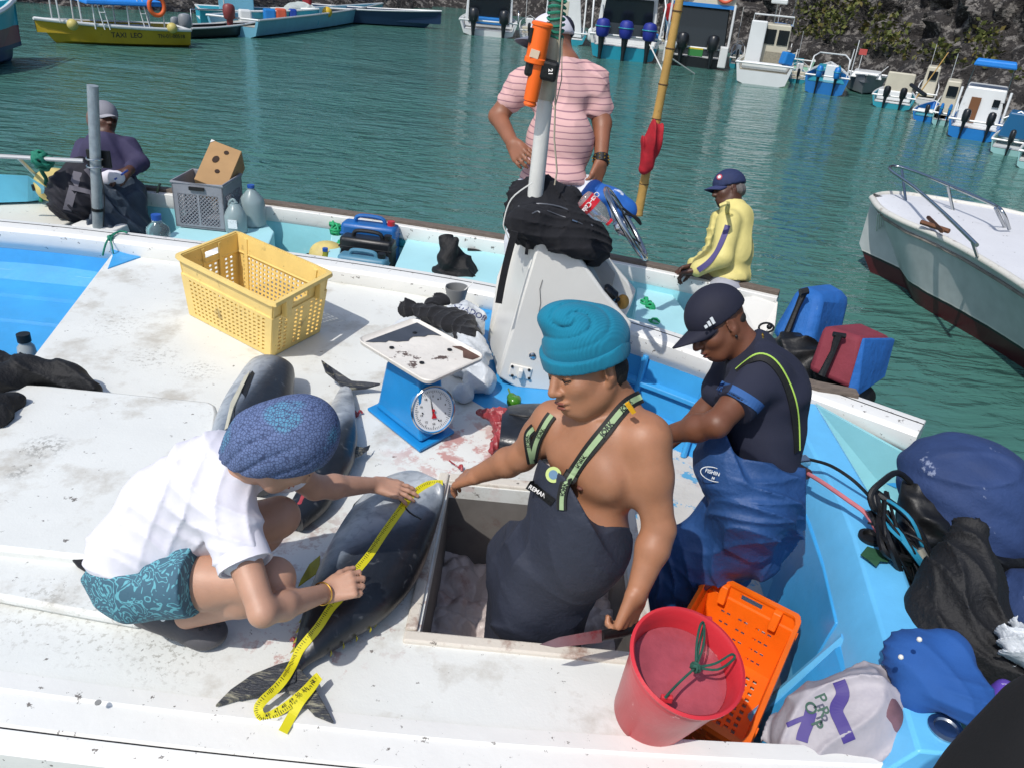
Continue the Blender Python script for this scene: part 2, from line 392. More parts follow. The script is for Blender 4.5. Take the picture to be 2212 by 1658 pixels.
# ================================================================ materials shared by boats
def stain(nm, col, rough=.45, dirtc='8a8678', amt=.5, spots=True, bump=.15, sc=3.0, th=.62, sp=.645):
    return mat(nm, col, rough, var=.05, vs=2.3, dirt=(dirtc, sc, th, .14, amt), dirt2=('4a4038', 26, sp, .02, .85) if spots else None, bump=bump, bs=120, bdist=.004, bump2=(.25, 9, .01))
M_white = stain('white_deck_paint', 'd8dad6', .5, 'a39b8c', .6, th=.52)
M_gun = stain('white_gunwale_paint', 'dedeDa'.lower(), .38, '9a958a', .35, True, .08, 5, .66, .625)
M_gel = mat('white_gelcoat', 'd9d8d2', .28, var=.06, vs=3, dirt=('8d8676', 7, .66, .1, .35), dirt2=('4b443a', 60, .72, .02, .7), bump=.06, bs=30)
M_blue = mat('blue_boat_paint', '3b9bd8', .38, var=.13, vs=5, dirt=('5fb0dc', 12, .62, .12, .45), dirt2=('2a5a78', 50, .70, .03, .7), bump=.1, bs=40, bump2=(.2, 6, .01))
M_ltblue = mat('light_blue_boat_paint', '62b4e4', .35, var=.1, vs=5, dirt=('d7e6ea', 30, .68, .05, .6), bump=.1, bs=40)
M_turq = mat('pale_turquoise_paint', '8ccbd4', .45, var=.1, vs=4, dirt=('d5e2de', 9, .6, .15, .5), dirt2=('6a6a58', 45, .71, .03, .7), bump=.1, bs=40)
M_floor = mat('worn_cockpit_floor', 'c6c2bb', .6, var=.12, vs=4, dirt=('3f97c2', 7, .60, .03, .9), dirt2=('9c6a5c', 5, .60, .12, .5), bump=.3, bs=50)
M_black = mat('black_rubber', '0c0d0f', .5, bump=.2, bs=60)
M_steel = mat('steel', 'b8bbbd', .22, 1, var=.1, vs=20)
M_galv = mat('galvanised_pipe', '939da1', .55, .3, var=.2, vs=30, dirt=('9aa09d', 22, .6, .1, .6), bump=.1, bs=60)
M_wood = mat('weathered_wood', '6a5f56', .85, var=.35, vs=14, stretch=(1, 8, 8), bump=.6, bs=30)
M_rope = mat('green_rope', '1c7a62', .8, var=.3, vs=60, bump=.8, bs=200, bdist=.003)
M_tarp = mat('black_oilskin', '0b0c10', .72, var=.25, vs=8, bump=.5, bs=14, bdist=.03, bump2=(.4, 45, .006), dirt=('3c3e44', 30, .66, .06, .5))
M_bcloth = mat('black_cloth', '0f1016', .9, var=.2, vs=20, bump=.5, bs=18, bdist=.02, sheen=.1)
# ================================================================ water
def build_water():
    m = mat('harbour_water', (.012, .085, .075), .06, spec=.45); nt = m.node_tree; N = nt.nodes; Lk = nt.links.new; b = N['Principled BSDF']
    b.inputs['IOR'].default_value = 1.333
    tc = N.new('ShaderNodeTexCoord'); last = None
    for sc, rot, st, ds in (((.8, 2.0, 1), 8, .75, .13), ((1.7, 4.0, 1), -6, .85, .085), ((.12, .25, 1), 25, .5, .4)):
        mp = N.new('ShaderNodeMapping'); mp.inputs['Scale'].default_value = sc; mp.inputs['Rotation'].default_value = (0, 0, R(rot)); Lk(tc.outputs['Object'], mp.inputs[0])
        n = N.new('ShaderNodeTexNoise'); n.inputs['Scale'].default_value = 1.5; n.inputs['Detail'].default_value = 3; n.inputs['Distortion'].default_value = .8; Lk(mp.outputs[0], n.inputs['Vector'])
        bp = N.new('ShaderNodeBump'); bp.inputs['Strength'].default_value = st; bp.inputs['Distance'].default_value = ds; Lk(n.outputs[0], bp.inputs['Height'])
        if ds < .2:   # gusts: ripples stronger in some patches than in others
            gn = N.new('ShaderNodeTexNoise'); gn.inputs['Scale'].default_value = .35; gn.inputs['Detail'].default_value = 2; Lk(tc.outputs['Object'], gn.inputs['Vector']); gm = N.new('ShaderNodeMapRange'); gm.inputs[1].default_value = .35; gm.inputs[2].default_value = .65; gm.inputs[3].default_value = .35; gm.inputs[4].default_value = 1.0; Lk(gn.outputs[0], gm.inputs[0]); Lk(gm.outputs[0], bp.inputs['Strength'])
        if last: Lk(last, bp.inputs['Normal'])
        last = bp.outputs[0]
    Lk(last, b.inputs['Normal'])
    n = N.new('ShaderNodeTexNoise'); n.inputs['Scale'].default_value = .12; Lk(tc.outputs['Object'], n.inputs['Vector'])
    mx = N.new('ShaderNodeMix'); mx.data_type = 'RGBA'; mx.inputs[6].default_value = (.046, .130, .116, 1); mx.inputs[7].default_value = (.058, .165, .134, 1); Lk(n.outputs[0], mx.inputs[0]); Lk(mx.outputs[2], b.inputs['Base Color'])
    q = MB(); q.add([(-90, -30, -.75), (90, -30, -.75), (90, 90, -.75), (-90, 90, -.75)], [(0, 1, 2, 3)])
    tag(q.build('water', m, None, 0), kind='structure')
    q = MB(); q.add([(-90, -30, -6), (90, -30, -6), (90, 90, -6), (-90, 90, -6)], [(0, 1, 2, 3)])
    tag(q.build('ground', mat('seabed', '2a3a30', .9), None, 0), kind='structure')
build_water()
# ================================================================ rocky shore
def fbm(p, o=6): return noise.fractal(p, 1.0, 2.0, o)
def _ft(x, y): p = P(x, y, -.75); return (p.x, p.y, 0)
FOOT = bez([(-30, 20, 0), (-18, 26.5, 0), (-11, 30, 0), (-8.5, 38, 0), (-6, 46, 0), _ft(1010, 22), _ft(1180, 48), _ft(1370, 78), _ft(1560, 112), _ft(1720, 146), _ft(1850, 176), _ft(1990, 212), _ft(2212, 272), _ft(2480, 345), (13.5, 4, 0), (15, -3, 0)], 75)
_cum = [0]
for i in range(1, len(FOOT)): _cum.append(_cum[-1] + (FOOT[i] - FOOT[i - 1]).length)
def shore(s, h):
    s = min(max(s, 0), _cum[-1] - .001); i = 0
    while _cum[i + 1] < s: i += 1
    t = (s - _cum[i]) / (_cum[i + 1] - _cum[i]); p = FOOT[i].lerp(FOOT[i + 1], t); d = (FOOT[i + 1] - FOOT[i]).normalized(); n = Vector((-d.y, d.x, 0))
    w = min(1, max(0, (s - 30) / 14)); back = h * (2.2 * (1 - w) + .55 * w)
    q = p + n * back + Vector((0, 0, -1.1 + h))
    a = q * .28; b = q * .9
    r = fbm(a, 3) * 1.5 + abs(noise.noise(b * 1.3)) * .9 - noise.voronoi(q * .75)[0][0] * 1.0 - noise.voronoi(q * 2.1)[0][0] * .5 + fbm(q * 2.6, 4) * .3
    q = q + n * (-r * min(1, .12 + h * .35)) + Vector((0, 0, r * .12))
    return q
def build_cliff():
    Lt = _cum[-1]; nu, nv = 680, 84
    q = MB(); q.grid(lambda u, v: shore(u * Lt, v * 10.5), nu, nv)
    m = mat('lava_rock', '2b2827', .9, var=.6, vs=1.5, dirt=('74706c', 3.2, .52, .07, .9), dirt2=('9a958e', 5.0, .60, .06, .7), bump=.9, bs=3, bdist=.3, bump2=(.8, 14, .06))
    tag(q.build('cliff', m, None, 60, fix=True), kind='structure')
    # scrub growing on the face
    rn = random.Random(5); q = MB(); PATCH = ((1770, 70, 55, 70), (1915, 95, 60, 75), (2025, 150, 45, 60), (2118, 105, 32, 45), (2190, 215, 30, 50), (1850, 20, 60, 25), (1960, 200, 40, 22))   # where the clumps hang on the face
    for _ in range(60000):
        s = rn.uniform(40, Lt - 6); h = rn.uniform(1.3, 7)
        c = shore(s, h); v_ = c - CC; dz = v_.dot(CF)
        if dz < 5: continue
        ux, uy = PW / 2 + FPX * v_.dot(CR) / dz, PH / 2 - FPX * v_.dot(CU) / dz
        g = min(((ux - a_) / w_) ** 2 + ((uy - b_) / h_) ** 2 for a_, b_, w_, h_ in PATCH) + noise.noise(c * 1.1) * .9
        if g > 1: continue
        c = c + Vector((rn.uniform(-.1, .1), -.12, rn.uniform(-.05, .2)))
        a = rn.uniform(0, 6.3); L = rn.uniform(.08, .24); d = Vector((math.cos(a), math.sin(a) * .6 - .3, rn.uniform(-.2, 1))).normalized() * L; w = d.cross(Vector((rn.random(), rn.random(), rn.random()))).normalized() * L * .3
        q.add([c, c + d * .5 + w, c + d, c + d * .5 - w], [(0, 1, 2, 3)])
    tag(q.build('scrub', mat('dry_scrub', '58602c', .8, var=.5, vs=.8, dirt=('7d6b3c', 3, .5, .1, .7)), None, 0, fix=False), 'low dry olive scrub clinging to the dark rock face', 'scrub', kind='stuff')
build_cliff()
def bush(c, r, h, label, seed):
    rn = random.Random(seed); o = thing('mangrove_bush', label, 'bush', c, 'bushes along the left shore'); c = Vector(c)
    st = MB(); tips = []
    for i in range(22):
        a = rn.uniform(0, 6.3); e = Vector((math.cos(a) * r * rn.uniform(.3, 1), math.sin(a) * r * rn.uniform(.3, .9), h * rn.uniform(.45, 1)))
        m_ = c + e * .5 + Vector((rn.uniform(-.3, .3), rn.uniform(-.3, .3), rn.uniform(-.2, .3)))
        pth = bez([c + Vector((rn.uniform(-.4, .4), 0, -.2)), m_, c + e], 6); st.tube(pth, [.05 - .035 * j / (len(pth) - 1) for j in range(len(pth))], 5); tips += pth[2:]
    for t in list(tips):
        for _ in range(2):
            d = Vector((rn.uniform(-1, 1), rn.uniform(-1, 1), rn.uniform(-1, .8))) * .6; st.tube([t, t + d * .5 + Vector((0, 0, .1)), t + d], [.016, .012, .006], 4)
    st.build('branches', mat('bare_branch', '6b6258', .9, var=.3, vs=4), o)
    q = MB()
    for _ in range(2600):
        t = rn.choice(tips) + Vector((rn.gauss(0, .35), rn.gauss(0, .35), rn.gauss(.1, .28))); L = rn.uniform(.06, .13)
        d = Vector((rn.uniform(-1, 1), rn.uniform(-1, 1), rn.uniform(-.6, 1))).normalized() * L; w = d.cross(Vector((rn.random(), rn.random(), 1))).normalized() * L * .4
        if noise.noise(t * .9) < -.08: continue
        q.add([t, t + d * .5 + w, t + d, t + d * .5 - w], [(0, 1, 2, 3)])
    q.build('foliage', mat('mangrove_leaf', '3d4c2a', .6, var=.5, vs=2), o, 0, fix=False)
for i, (x, y, r_, h_, lb) in enumerate(((-22.5, 25.5, 3, 3, 'tangled grey branched mangrove at the far left shore above the pink hull'), (-18.5, 27.5, 2.6, 3.0, 'bare twiggy mangrove behind the bow of the yellow taxi boat'), (-15, 29.5, 2.6, 2.8, 'leafy mangrove behind the blue canopy of the taxi boat'), (-11.9, 33, 2.4, 2.6, 'mangrove on the shore behind the stern of the yellow taxi boat'), (-10.2, 40.5, 2.4, 2.6, 'mangrove at the top of the inlet behind the pale blue panga'))):
    bush((x, y, -.6), r_, h_, lb, i)
# ================================================================ the white and blue fishing boat we stand over
BOAT = thing('fishing_boat', 'large white fishing boat with blue cockpit and open ice hatch, filling the foreground', 'boat', (0, 2.5, -.3))
ZC = -.45
def GY(x): return 1.385 + .022 * (x - .1) ** 2 + .02 * max(0, x) + .01 * x   # inner edge of the near gunwale
def slab(nm, polys, z, th, m, bev=.004):
    q = MB()
    for p in polys: q.prism([(x, y, z) for x, y in p], (0, 0, -th))
    return q.build(nm, m, BOAT, 0, bev)
c1 = P(243, 548); c2 = P(75, 768); cutd = (c2 - c1).normalized(); c3 = c2 + cutd * .35
slab('deck', [[(-3.9, 1.28), (-.2, 1.28), (-.2, 1.68), (-.2, 2.44), (-.2, 3.12), (-.235, 4.3), (-1.2, 4.42), (-2.35, 4.52), (c1.x, c1.y), (c3.x, c3.y), (-3.9, 2.95)],
              [(-.2, 1.28), (.52, 1.28), (.5, 1.68), (-.2, 1.68)], [(-.2, 2.44), (.5, 2.44), (.40, 2.56), (-.1, 3.03), (-.2, 3.12)], [(.445, 1.68), (.5, 1.68), (.5, 2.44), (.445, 2.44)]], 0, .06, M_white, 0)
stainspot(M_white, [(P(990, 970), .34, 'b06a62', 11, .50, .75), (P(660, 1180), .30, 'a58c84', 14, .50, .6), (P(650, 1400), .22, 'a9675f', 16, .54, .7), (P(870, 1320), .22, 'a07f76', 18, .54, .6), (P(1130, 960), .22, 'a55f58', 12, .5, .8),
    (P(95, 965, .07), .10, '8b8a84', 60, .48, .75), (P(40, 1020, .07), .05, '8b8a84', 60, .48, .7), (P(80, 1330), .16, '8b877c', 40, .54, .5), (P(230, 1360), .18, '8b877c', 45, .54, .5), (P(380, 1400), .16, '7d786c', 50, .53, .55), (P(430, 800), .12, '8b8a84', 60, .52, .6), (P(330, 770), .16, '96948c', 40, .52, .6), (P(250, 700), .2, '96948c', 45, .54, .6), (P(560, 900), .3, '96948c', 40, .56, .5)])
# lips round the hatch
q = MB(); M_lip = stain('dirty_hatch_lip', 'cfc8bc', .5, '7a4a36', .75, True, .3, 9, .52)
for a, b_ in (((-.245, 1.688), (-.205, 2.50)), ((-.245, 1.64), (.50, 1.685)), ((.435, 1.688), (.50, 2.442)), ((-.205, 2.445), (.5, 2.50))):
    q.box(((a[0] + b_[0]) / 2, (a[1] + b_[1]) / 2, .004), (abs(b_[0] - a[0]) - .004, abs(b_[1] - a[1]) - .004, .020))
q.build('hatch_coaming', M_lip, BOAT, 0, .006)
# hold walls and floor
q = MB(); hx0, hx1, hy0, hy1, hz = -.2, .45, 1.68, 2.44, -.8
q.add([(hx0, hy0, -.06), (hx1, hy0, -.06), (hx1, hy1, -.06), (hx0, hy1, -.06), (hx0, hy0, hz), (hx1, hy0, hz), (hx1, hy1, hz), (hx0, hy1, hz)], [(0, 1, 5, 4), (1, 2, 6, 5), (2, 3, 7, 6), (3, 0, 4, 7), (4, 5, 6, 7)])
q.build('fish_hold', mat('hold_lining', '6f6b67', .6, var=.3, vs=4, dirt=('5a3a34', 5, .55, .1, .6)), BOAT, 0, fix=False)
# raised covers at left
def cover(nm, pts, z, th, lab=None, m=M_white, bev=.012, nseg=6):
    a = [P(x, y, z) for x, y in pts]; q = MB(); q.prism([(p.x, p.y, z) for p in a], (0, 0, -th)); o = q.build(nm, m, BOAT, 30, bev)
    if lab: o['label'] = lab
    return o
cover('hatch_cover', [(-260, 812), (100, 831), (452, 866), (466, 874), (470, 890), (452, 1040), (438, 1190), (425, 1215), (400, 1222), (185, 1203), (-300, 1150)], .07, .066, 'raised white hatch cover under the crouching person', bev=.014)
cover('side_cover', [(-300, 1162), (120, 1190), (318, 1222), (325, 1240), (315, 1325), (296, 1342), (0, 1287), (-300, 1228)], .038, .034, 'low white side cover beside the hatch cover', bev=.012)
# near gunwale sweep
xs = [-3.9 + i * .13 for i in range(41)]
prof = [(0, .0015), (.003, .008), (.05, .011), (.056, .004), (.088, .003), (.135, .001), (.142, -.006), (.147, -.006), (.150, .003), (.185, -.002), (.20, -.016), (.205, -.07), (.19, -.5), (.12, -.85), (-.05, -.9), (-.02, -.04)]
q = MB(); q.loft([[(x, GY(x) - d * (1 + .06 * abs(x)), z) for d, z in prof] for x in xs if x < 1.33]); q.build('gunwale', M_gun, BOAT, 35)
q = MB(); q.loft([[(x, GY(x) - d * (1 + .06 * abs(x)), z) for d, z in ((.1425, -.007), (.1475, -.007), (.1475, -.002), (.1425, -.002))] for x in xs if x < 1.33]); q.build('gunwale_seam', M_black, BOAT, 0)
# far rail
RP = bez([(-4.6, 4.5, 0), (-3.1, 4.56, 0), (-2.2, 4.52, 0), (-1.1, 4.43, 0), (-.1, 4.24, 0), (.65, 3.90, 0), (1.25, 3.50, 0), (1.84, 3.09, 0)], 56)
def sweep(path, prof):
    rings = []
    for i, p in enumerate(path):
        d = (path[min(i + 1, len(path) - 1)] - path[max(i - 1, 0)]).normalized(); n = Vector((d.y, -d.x, 0))   # n points to the near side
        rings.append([p + n * a + Vector((0, 0, z)) for a, z in prof])
    return rings
railp = [(.075, -.01), (.088, .02), (.085, .075), (.07, .093), (.0, .10), (-.07, .094), (-.085, .08), (-.09, -.3), (-.06, -.3), (.06, -.03)]
q = MB(); q.loft(sweep(RP, railp)); q.build('rail', M_gun, BOAT, 35, .004)
q = MB(); q.loft(sweep(RP, [(-.012, .0985), (-.006, .0985), (-.006, .1015), (-.012, .1015)])); q.build('rail_seam', M_black, BOAT, 0)
q = MB(); q.loft(sweep(RP, [(.062, -.01), (.05, -.03), (.16, -.52), (-.06, -.52), (-.065, -.02)])); q.build('hull_side', M_blue, BOAT, 35)
# stringers on the inner wall
q = MB()
for dz, dn in ((-.17, .10), (-.33, .135)): q.loft(sweep(RP, [(dn - .03, dz + .02), (dn + .015, dz + .012), (dn + .02, dz - .012), (dn - .03, dz - .03)]))
for s in (33, 37, 41, 45, 49):
    d = (RP[s + 1] - RP[s]).normalized(); n = Vector((d.y, -d.x, 0)); q.tube([RP[s] + n * .07 + Vector((0, 0, -.02)), RP[s] + n * .175 + Vector((0, 0, -.45))], .018, 6)
q.build('stringer', M_blue, BOAT, 35, .004)
# blue well at the left
q = MB(); zf = -.26
def wy(u, v): return None
rows = [(4.62, -.05), (4.42, -.20), (4.25, -.215), (4.24, -.235), (3.98, -.245), (3.97, -.262), (3.955, -.262), (3.95, -.25), (3.30, -.262), (3.29, -.246), (3.255, -.246), (3.25, -.275), (2.98, -.28), (2.97, -.295), (2.6, -.3)]
q.grid(lambda u, v: ((-5.2 + u * 3.6), (lambda r: r[0])(rows[round(v * (len(rows) - 1))]) + (.0 - u) * .05, rows[round(v * (len(rows) - 1))][1]), 4, len(rows) - 1)
q.build('well_floor', M_blue, BOAT, 20)
g = [P(238, 522, .055), P(300, 528, .05), P(326, 547, .006), P(232, 580, .006), P(243, 552, .02)]
q = MB(); q.prism(g, (0, 0, -.05)); q.build('corner_gusset', M_blue, BOAT, 0, .004)
# cockpit
q = MB(); q.prism([(.52, 1.30, ZC), (1.3, 1.30, ZC), (1.45, 3.3, ZC), (.9, 3.85, ZC), (.1, 4.3, ZC), (-.3, 4.3, ZC), (-.3, 3.0, ZC), (.45, 2.55, ZC), (.52, 2.4, ZC)], (0, 0, -.05)); q.build('cockpit_floor', M_floor, BOAT, 0)
q = MB(); q.prism([(-.225, 3.13, -.012), (-.1, 3.05, -.012), (.05, 2.93, -.012), (.24, 2.98, -.012), (.30, 3.75, -.012), (.2, 4.15, -.012), (-.235, 4.25, -.012)], (0, 0, -.43)); q.build('console_plinth', M_blue, BOAT, 0, .01)
q = MB(); q.prism([(.52, 1.30, -.06), (.52, 1.70, -.06), (.5, 2.44, -.06), (.42, 2.6, -.06), (.38, 2.55, -.06), (.455, 2.42, -.06), (.46, 1.3, -.06)], (0, 0, -.40)); q.build('bulkhead', M_floor, BOAT, 0, .005)
# transom: top strip, bevel, big flat panel
yy = [1.36, 1.55, 1.78, 2.0, 2.23, 2.45, 2.8, 3.0, 3.2]
xr = lambda y: 1.24 + .15 * min(1, (y - 1.36) / 1.0) - .0 * y
q = MB(); q.loft([[(xr(y) + .0, y, .1), (xr(y) - .135, y, .1), (xr(y) - .20, y, -.0), (xr(y) - .275, y, -.46), (xr(y) + .02, y, -.7), (xr(y) + .02, y, .07)] for y in yy]); q.build('transom', M_ltblue, BOAT, 25, .008)
q = MB(); q.loft([[(xr(y) - .212, y, -.03), (xr(y) - .27, y, -.44), (xr(y) - .25, y, -.44), (xr(y) - .192, y, -.03)] for y in (1.93, 2.2, 2.5, 2.72)]); o_ = q.build('transom_panel', M_blue, BOAT, 25, .005)
q = MB(); a, b_ = P(1871, 1345, .0), P(1712, 1520, -.42)
q.box8([(.93, 1.42, -.46), (1.2, 1.42, -.46), (1.2, 1.86, -.46), (.90, 1.86, -.46), (1.06, 1.42, -.04), (1.2, 1.42, -.04), (1.2, 1.86, -.04), (1.10, 1.86, -.04)]); q.build('quarter_locker', M_blue, BOAT, 0, .02)
q = MB(); q.tube([(1.125, 1.86, -.03), (.92, 1.86, -.43)], .022, 8); q.build('locker_rim', M_ltblue, BOAT, 30)
# fittings: rod socket, filler caps, grommet
for px, py, z, r_ in ((1733, 877, .102, .028), (2043, 1573, .102, .045)):
    c = P(px, py, z); q = MB(); q.lathe([(r_, 0), (r_, .004), (r_ * .7, .006), (r_ * .6, .001), (0, .001)], c); q.build('filler_cap', M_steel, BOAT, 30)
c = P(1880, 1162, .102); q = MB(); q.lathe([(.042, 0), (.042, .012), (.03, .014), (.024, .002), (0, .002)], c); q.build('cable_gland', M_black, BOAT, 30)
# stern wing outside the transom
q = MB(); q.add([P(1762, 872, .09), Vector((1.80, 3.0, -.02)), Vector((1.83, 2.98, -.30)), Vector((1.40, 3.1, -.34)), Vector((1.42, 2.25, -.42)), Vector((1.72, 2.55, -.40))], [(0, 1, 2, 3), (3, 2, 5, 4)]); q.build('stern_wing', M_turq, BOAT, 0, solid=.03)
q = MB(); q.prism([(1.40, 1.5, -.40), (1.40, 2.5, -.40), (1.62, 2.4, -.40), (1.62, 1.6, -.40)], (0, 0, -.5)); q.build('engine_bracket', M_turq, BOAT, 0, .02)
# outer stern hull
q = MB(); q.loft([[(xr(y) + .03, y, -.1), (xr(y) + .03, y, -1.1), (.6, y, -1.1), (.6, y, -.52), (xr(y) - .2, y, -.5)] for y in (1.25, 3.1)]); q.build('hull_bottom', M_turq, BOAT, 0)
# ---- console with two cheeks, front, sloping dash
def cheek(nm, yb, dx=0):
    pr = [(-.07, .03), (.05, .69), (.09, .705), (.19, .695), (.225, .67), (.37, .50), (.50, .375), (.515, .36), (.50, .27), (.455, .12), (.40, -.02), (.02, -.02)]
    q = MB(); q.prism([(x + dx, yb, z) for x, z in pr], (0, .035, 0)); return q.build(nm, M_gel, BOAT, 30, .012)
con = cheek('console', 3.29)
q = MB(); q.prism([(x, 3.72, z) for x, z in ((-.15, .0), (-.125, .36), (-.03, .69), (.03, .705), (.25, .695), (.285, .67), (.43, .50), (.56, .375), (.575, .36), (.56, .27), (.515, .12), (.46, -.02))], (0, .035, 0)); q.build('console_far_side', M_gel, BOAT, 30, .012)
q = MB(); q.box8([(-.075, 3.32, .02), (-.03, 3.32, .02), (-.09, 3.74, .0), (-.145, 3.74, .0), (.048, 3.32, .69), (.09, 3.32, .69), (.03, 3.74, .70), (-.028, 3.74, .70)]); q.build('console_front', M_gel, BOAT, 30, .01)
q = MB(); q.box8([(.06, 3.325, .665), (.22, 3.325, .655), (.27, 3.72, .66), (-.0, 3.72, .67), (.06, 3.325, .69), (.22, 3.325, .68), (.27, 3.72, .685), (-.0, 3.72, .695)]); q.build('console_top', M_gel, BOAT, 30, .008)
q = MB(); q.box8([(.18, 3.325, .64), (.38, 3.325, .42), (.44, 3.72, .42), (.24, 3.72, .64), (.20, 3.325, .66), (.40, 3.325, .44), (.46, 3.72, .44), (.26, 3.72, .66)]); q.build('dashboard', mat('grey_dash', '8f8f8e', .5, var=.1), BOAT, 30, .006)
q = MB(); q.box8([(.34, 3.325, -.0), (.42, 3.325, 0), (.48, 3.72, 0), (.40, 3.72, 0), (.37, 3.325, .36), (.45, 3.325, .34), (.51, 3.72, .34), (.43, 3.72, .36)]); q.build('console_back', M_gel, BOAT, 30, .006)
# fairlead plate and bolt on the cheek
pc = Y(1124, 803, 3.288); q = MB(); q.box(pc, (.105, .012, .062), eul(0, 8, 0)); o = q.build('cleat_plate', M_gel, con, 0, .008)
q = MB(); q.box(pc + Vector((0, -.018, 0)), (.022, .03, .045), eul(0, 8, 0)); q.build('cleat_lug', M_gel, con, 0, .006)
for dx, dz in ((-.04, .028), (.04, .018), (-.036, -.02), (.044, -.026)):
    q = MB(); q.lathe([(.007, 0), (.007, .003), (.004, .005), (0, .005)], pc + Vector((dx, -.007, dz)), (0, -1, 0), 10); q.build('screw', M_black, con)
q = MB(); pb = Y(1150, 768, 3.288); q.lathe([(.016, 0), (.016, .004), (.010, .008), (0, .010)], pb, (0, -1, 0), 16); q.build('bolt', M_steel, con)
q = MB(); q.tube([Y(1172, 605, 3.286), Y(1166, 625, 3.286), Y(1168, 655, 3.286), Y(1163, 680, 3.286)], .0012, 4); q.build('hairline_crack', M_black, con)
# steering wheel on the dash
wc = Vector((.47, 3.5, .66)); wa = (J(1345, 470, 3.5) - CC); 
wu = (Y(1310, 415, 3.5) - Y(1395, 555, 3.5)).normalized(); wl = Vector((.30, -.9, .12)); wl = perp(wl, wu); wn_ = wu.cross(wl).normalized(); wc = (Y(1310, 412, 3.5) + Y(1393, 553, 3.5)) / 2; wr = (Y(1310, 412, 3.5) - Y(1393, 553, 3.5)).length / 2
wl2 = perp(CR * .35 + CF * .93, wu)
q = MB(); q.tube([wc + wu * wr * math.cos(t * PI / 24) + wl2 * wr * math.sin(t * PI / 24) for t in range(48)], .013, 8, loop=True); sw = q.build('steering_wheel', M_steel, BOAT, 60)
q = MB(); hub = wc + (wu.cross(wl2)) * .05 * (1 if wu.cross(wl2).x < 0 else -1); q.lathe([(.035, 0), (.04, .02), (.03, .05), (0, .055)], hub, (wc - hub), 14)
for k in range(3):
    a = k * 2 * PI / 3 + .5; q.tube([hub, wc + wu * wr * math.cos(a) + wl2 * wr * math.sin(a)], .009, 6)
q.build('spokes', M_steel, sw)
# ---- white mast with peeling upper length
m0 = Vector((.02, 3.42, .60)); m1 = Y(1178, 215, 3.42); m2 = Y(1198, 80, 3.42); m3 = Y(1208, -40, 3.42)
M_mast = mat('mast_paint', 'd4d4cf', .45, var=.08, vs=6, dirt=('77736a', 55, .66, .04, .8), bump=.1, bs=60)
q = MB(); q.tube([m0, m1], [.036, .032], 16); ms = q.build('mast', M_mast, BOAT, 60)
M_peel = mat('peeling_wood', 'b9b39f', .8, var=.2, vs=12, dirt=('4e4436', 14, .60, .04, .9), bump=.6, bs=30)
q = MB(); q.tube([m1, m1.lerp(m2, .5) + Vector((.004, 0, 0)), m2], [.036, .034, .037], 12); q.build('mast_sleeve', M_peel, ms, 60)
q = MB(); q.tube([m2, m3], [.026, .024], 12); q.build('mast_tip', mat('green_wash_pole', '9fb0a2', .7, var=.3, vs=30), ms, 60)
q = MB()
for k in range(7):
    c = m2.lerp(m3, k * .11); q.tube([c + Vector((math.cos(a) * .033, math.sin(a) * .033, .004 * math.sin(a * 2 + k))) for a in [i * PI / 6 for i in range(12)]], .006, 5, loop=True)
q.build('mast_lashing', M_rope, ms)
q = MB(); q.tube([m2 + Vector((.03, -.03, 0)), m2 + Vector((.045, -.04, -.15)), m2 + Vector((.03, -.04, -.27)), m2 + Vector((.01, -.04, -.24))], .0022, 4); q.tube([Y(1215, 0, 3.38), Y(1200, 200, 3.38), Y(1197, 300, 3.38), Y(1203, 370, 3.38), Y(1198, 400, 3.38)], .004, 5); q.build('cord', mat('old_cord', 'a89f8c', .8), ms)
# loose line down the front of the console
q = MB(); q.tube(bez([Y(1150, 395, 3.3), Y(1105, 430, 3.3), Y(1088, 480, 3.3), Y(1092, 500, 3.3), Y(1100, 520, 3.3)], 20), .003, 5); tag(q.build('hanging_rope', mat('white_cord', 'd5d5d0', .7)), 'thin white cord looping down beside the black backpack', 'cord')
# ================================================================ crushed ice in the hold
q = MB()
def icef(u, v):
    x = hx0 + u * (hx1 - hx0); y = hy0 + v * (hy1 - hy0); p = Vector((x, y, 0))
    return (x, y, -.36 + .05 * fbm(p * 4, 4) + .045 * (1 - noise.voronoi(p * 16)[0][0] * 1.3) + .03 * noise.noise(p * 9))
q.grid(icef, 110, 120)
tag(q.build('ice', mat('bloody_ice', 'c2b6b2', .35, var=.18, vs=12, dirt=('7a4438', 6, .52, .14, .6), bump=.4, bs=60, trans=.0), None, 60), 'dirty crushed ice heaped in the open hold', 'ice', kind='stuff')
# ================================================================ second boat alongside
B2 = thing('panga', 'pale turquoise open boat moored alongside, with a weathered wooden rub rail', 'boat', (-.8, 5.2, -.4))
R2 = bez([(-4.6, 5.18, .08), (-3.4, 5.44, .08), (-2.79, 5.47, .1), (-1.5, 5.36, .1), (-.14, 5.12, .1), (.77, 4.86, .1), (1.56, 4.55, .1)], 48)
q = MB(); q.loft(sweep(R2[10:], [(.03, .005), (.035, -.07), (.02, -.10), (-.06, -.10), (-.06, .005)])); q.build('rail', M_gun, B2, 35, .004)
q = MB(); q.loft(sweep(R2[13:], [(-.01, .008), (-.01, .028), (-.07, .03), (-.085, -.03), (-.06, -.04)])); q.build('rub_rail', M_wood, B2, 30, .004)
q = MB(); q.loft(sweep(R2, [(.02, -.09), (.10, -.60), (-.2, -.9), (-.10, -.02)])); q.build('hull_side', M_turq, B2, 35)
def p2(nm, pts, z, th, m, bev=.008, px=True):
    a = [(P(x, y, z) if px else Vector((x, y, z))) for x, y in pts]; q = MB(); q.prism(a, (0, 0, -th)); return q.build(nm, m, B2, 0, bev)
p2('floor', [(-4.6, 4.3), (1.5, 3.6), (1.6, 4.6), (-.1, 5.2), (-4.6, 5.5)], -.52, .05, M_turq, px=False)
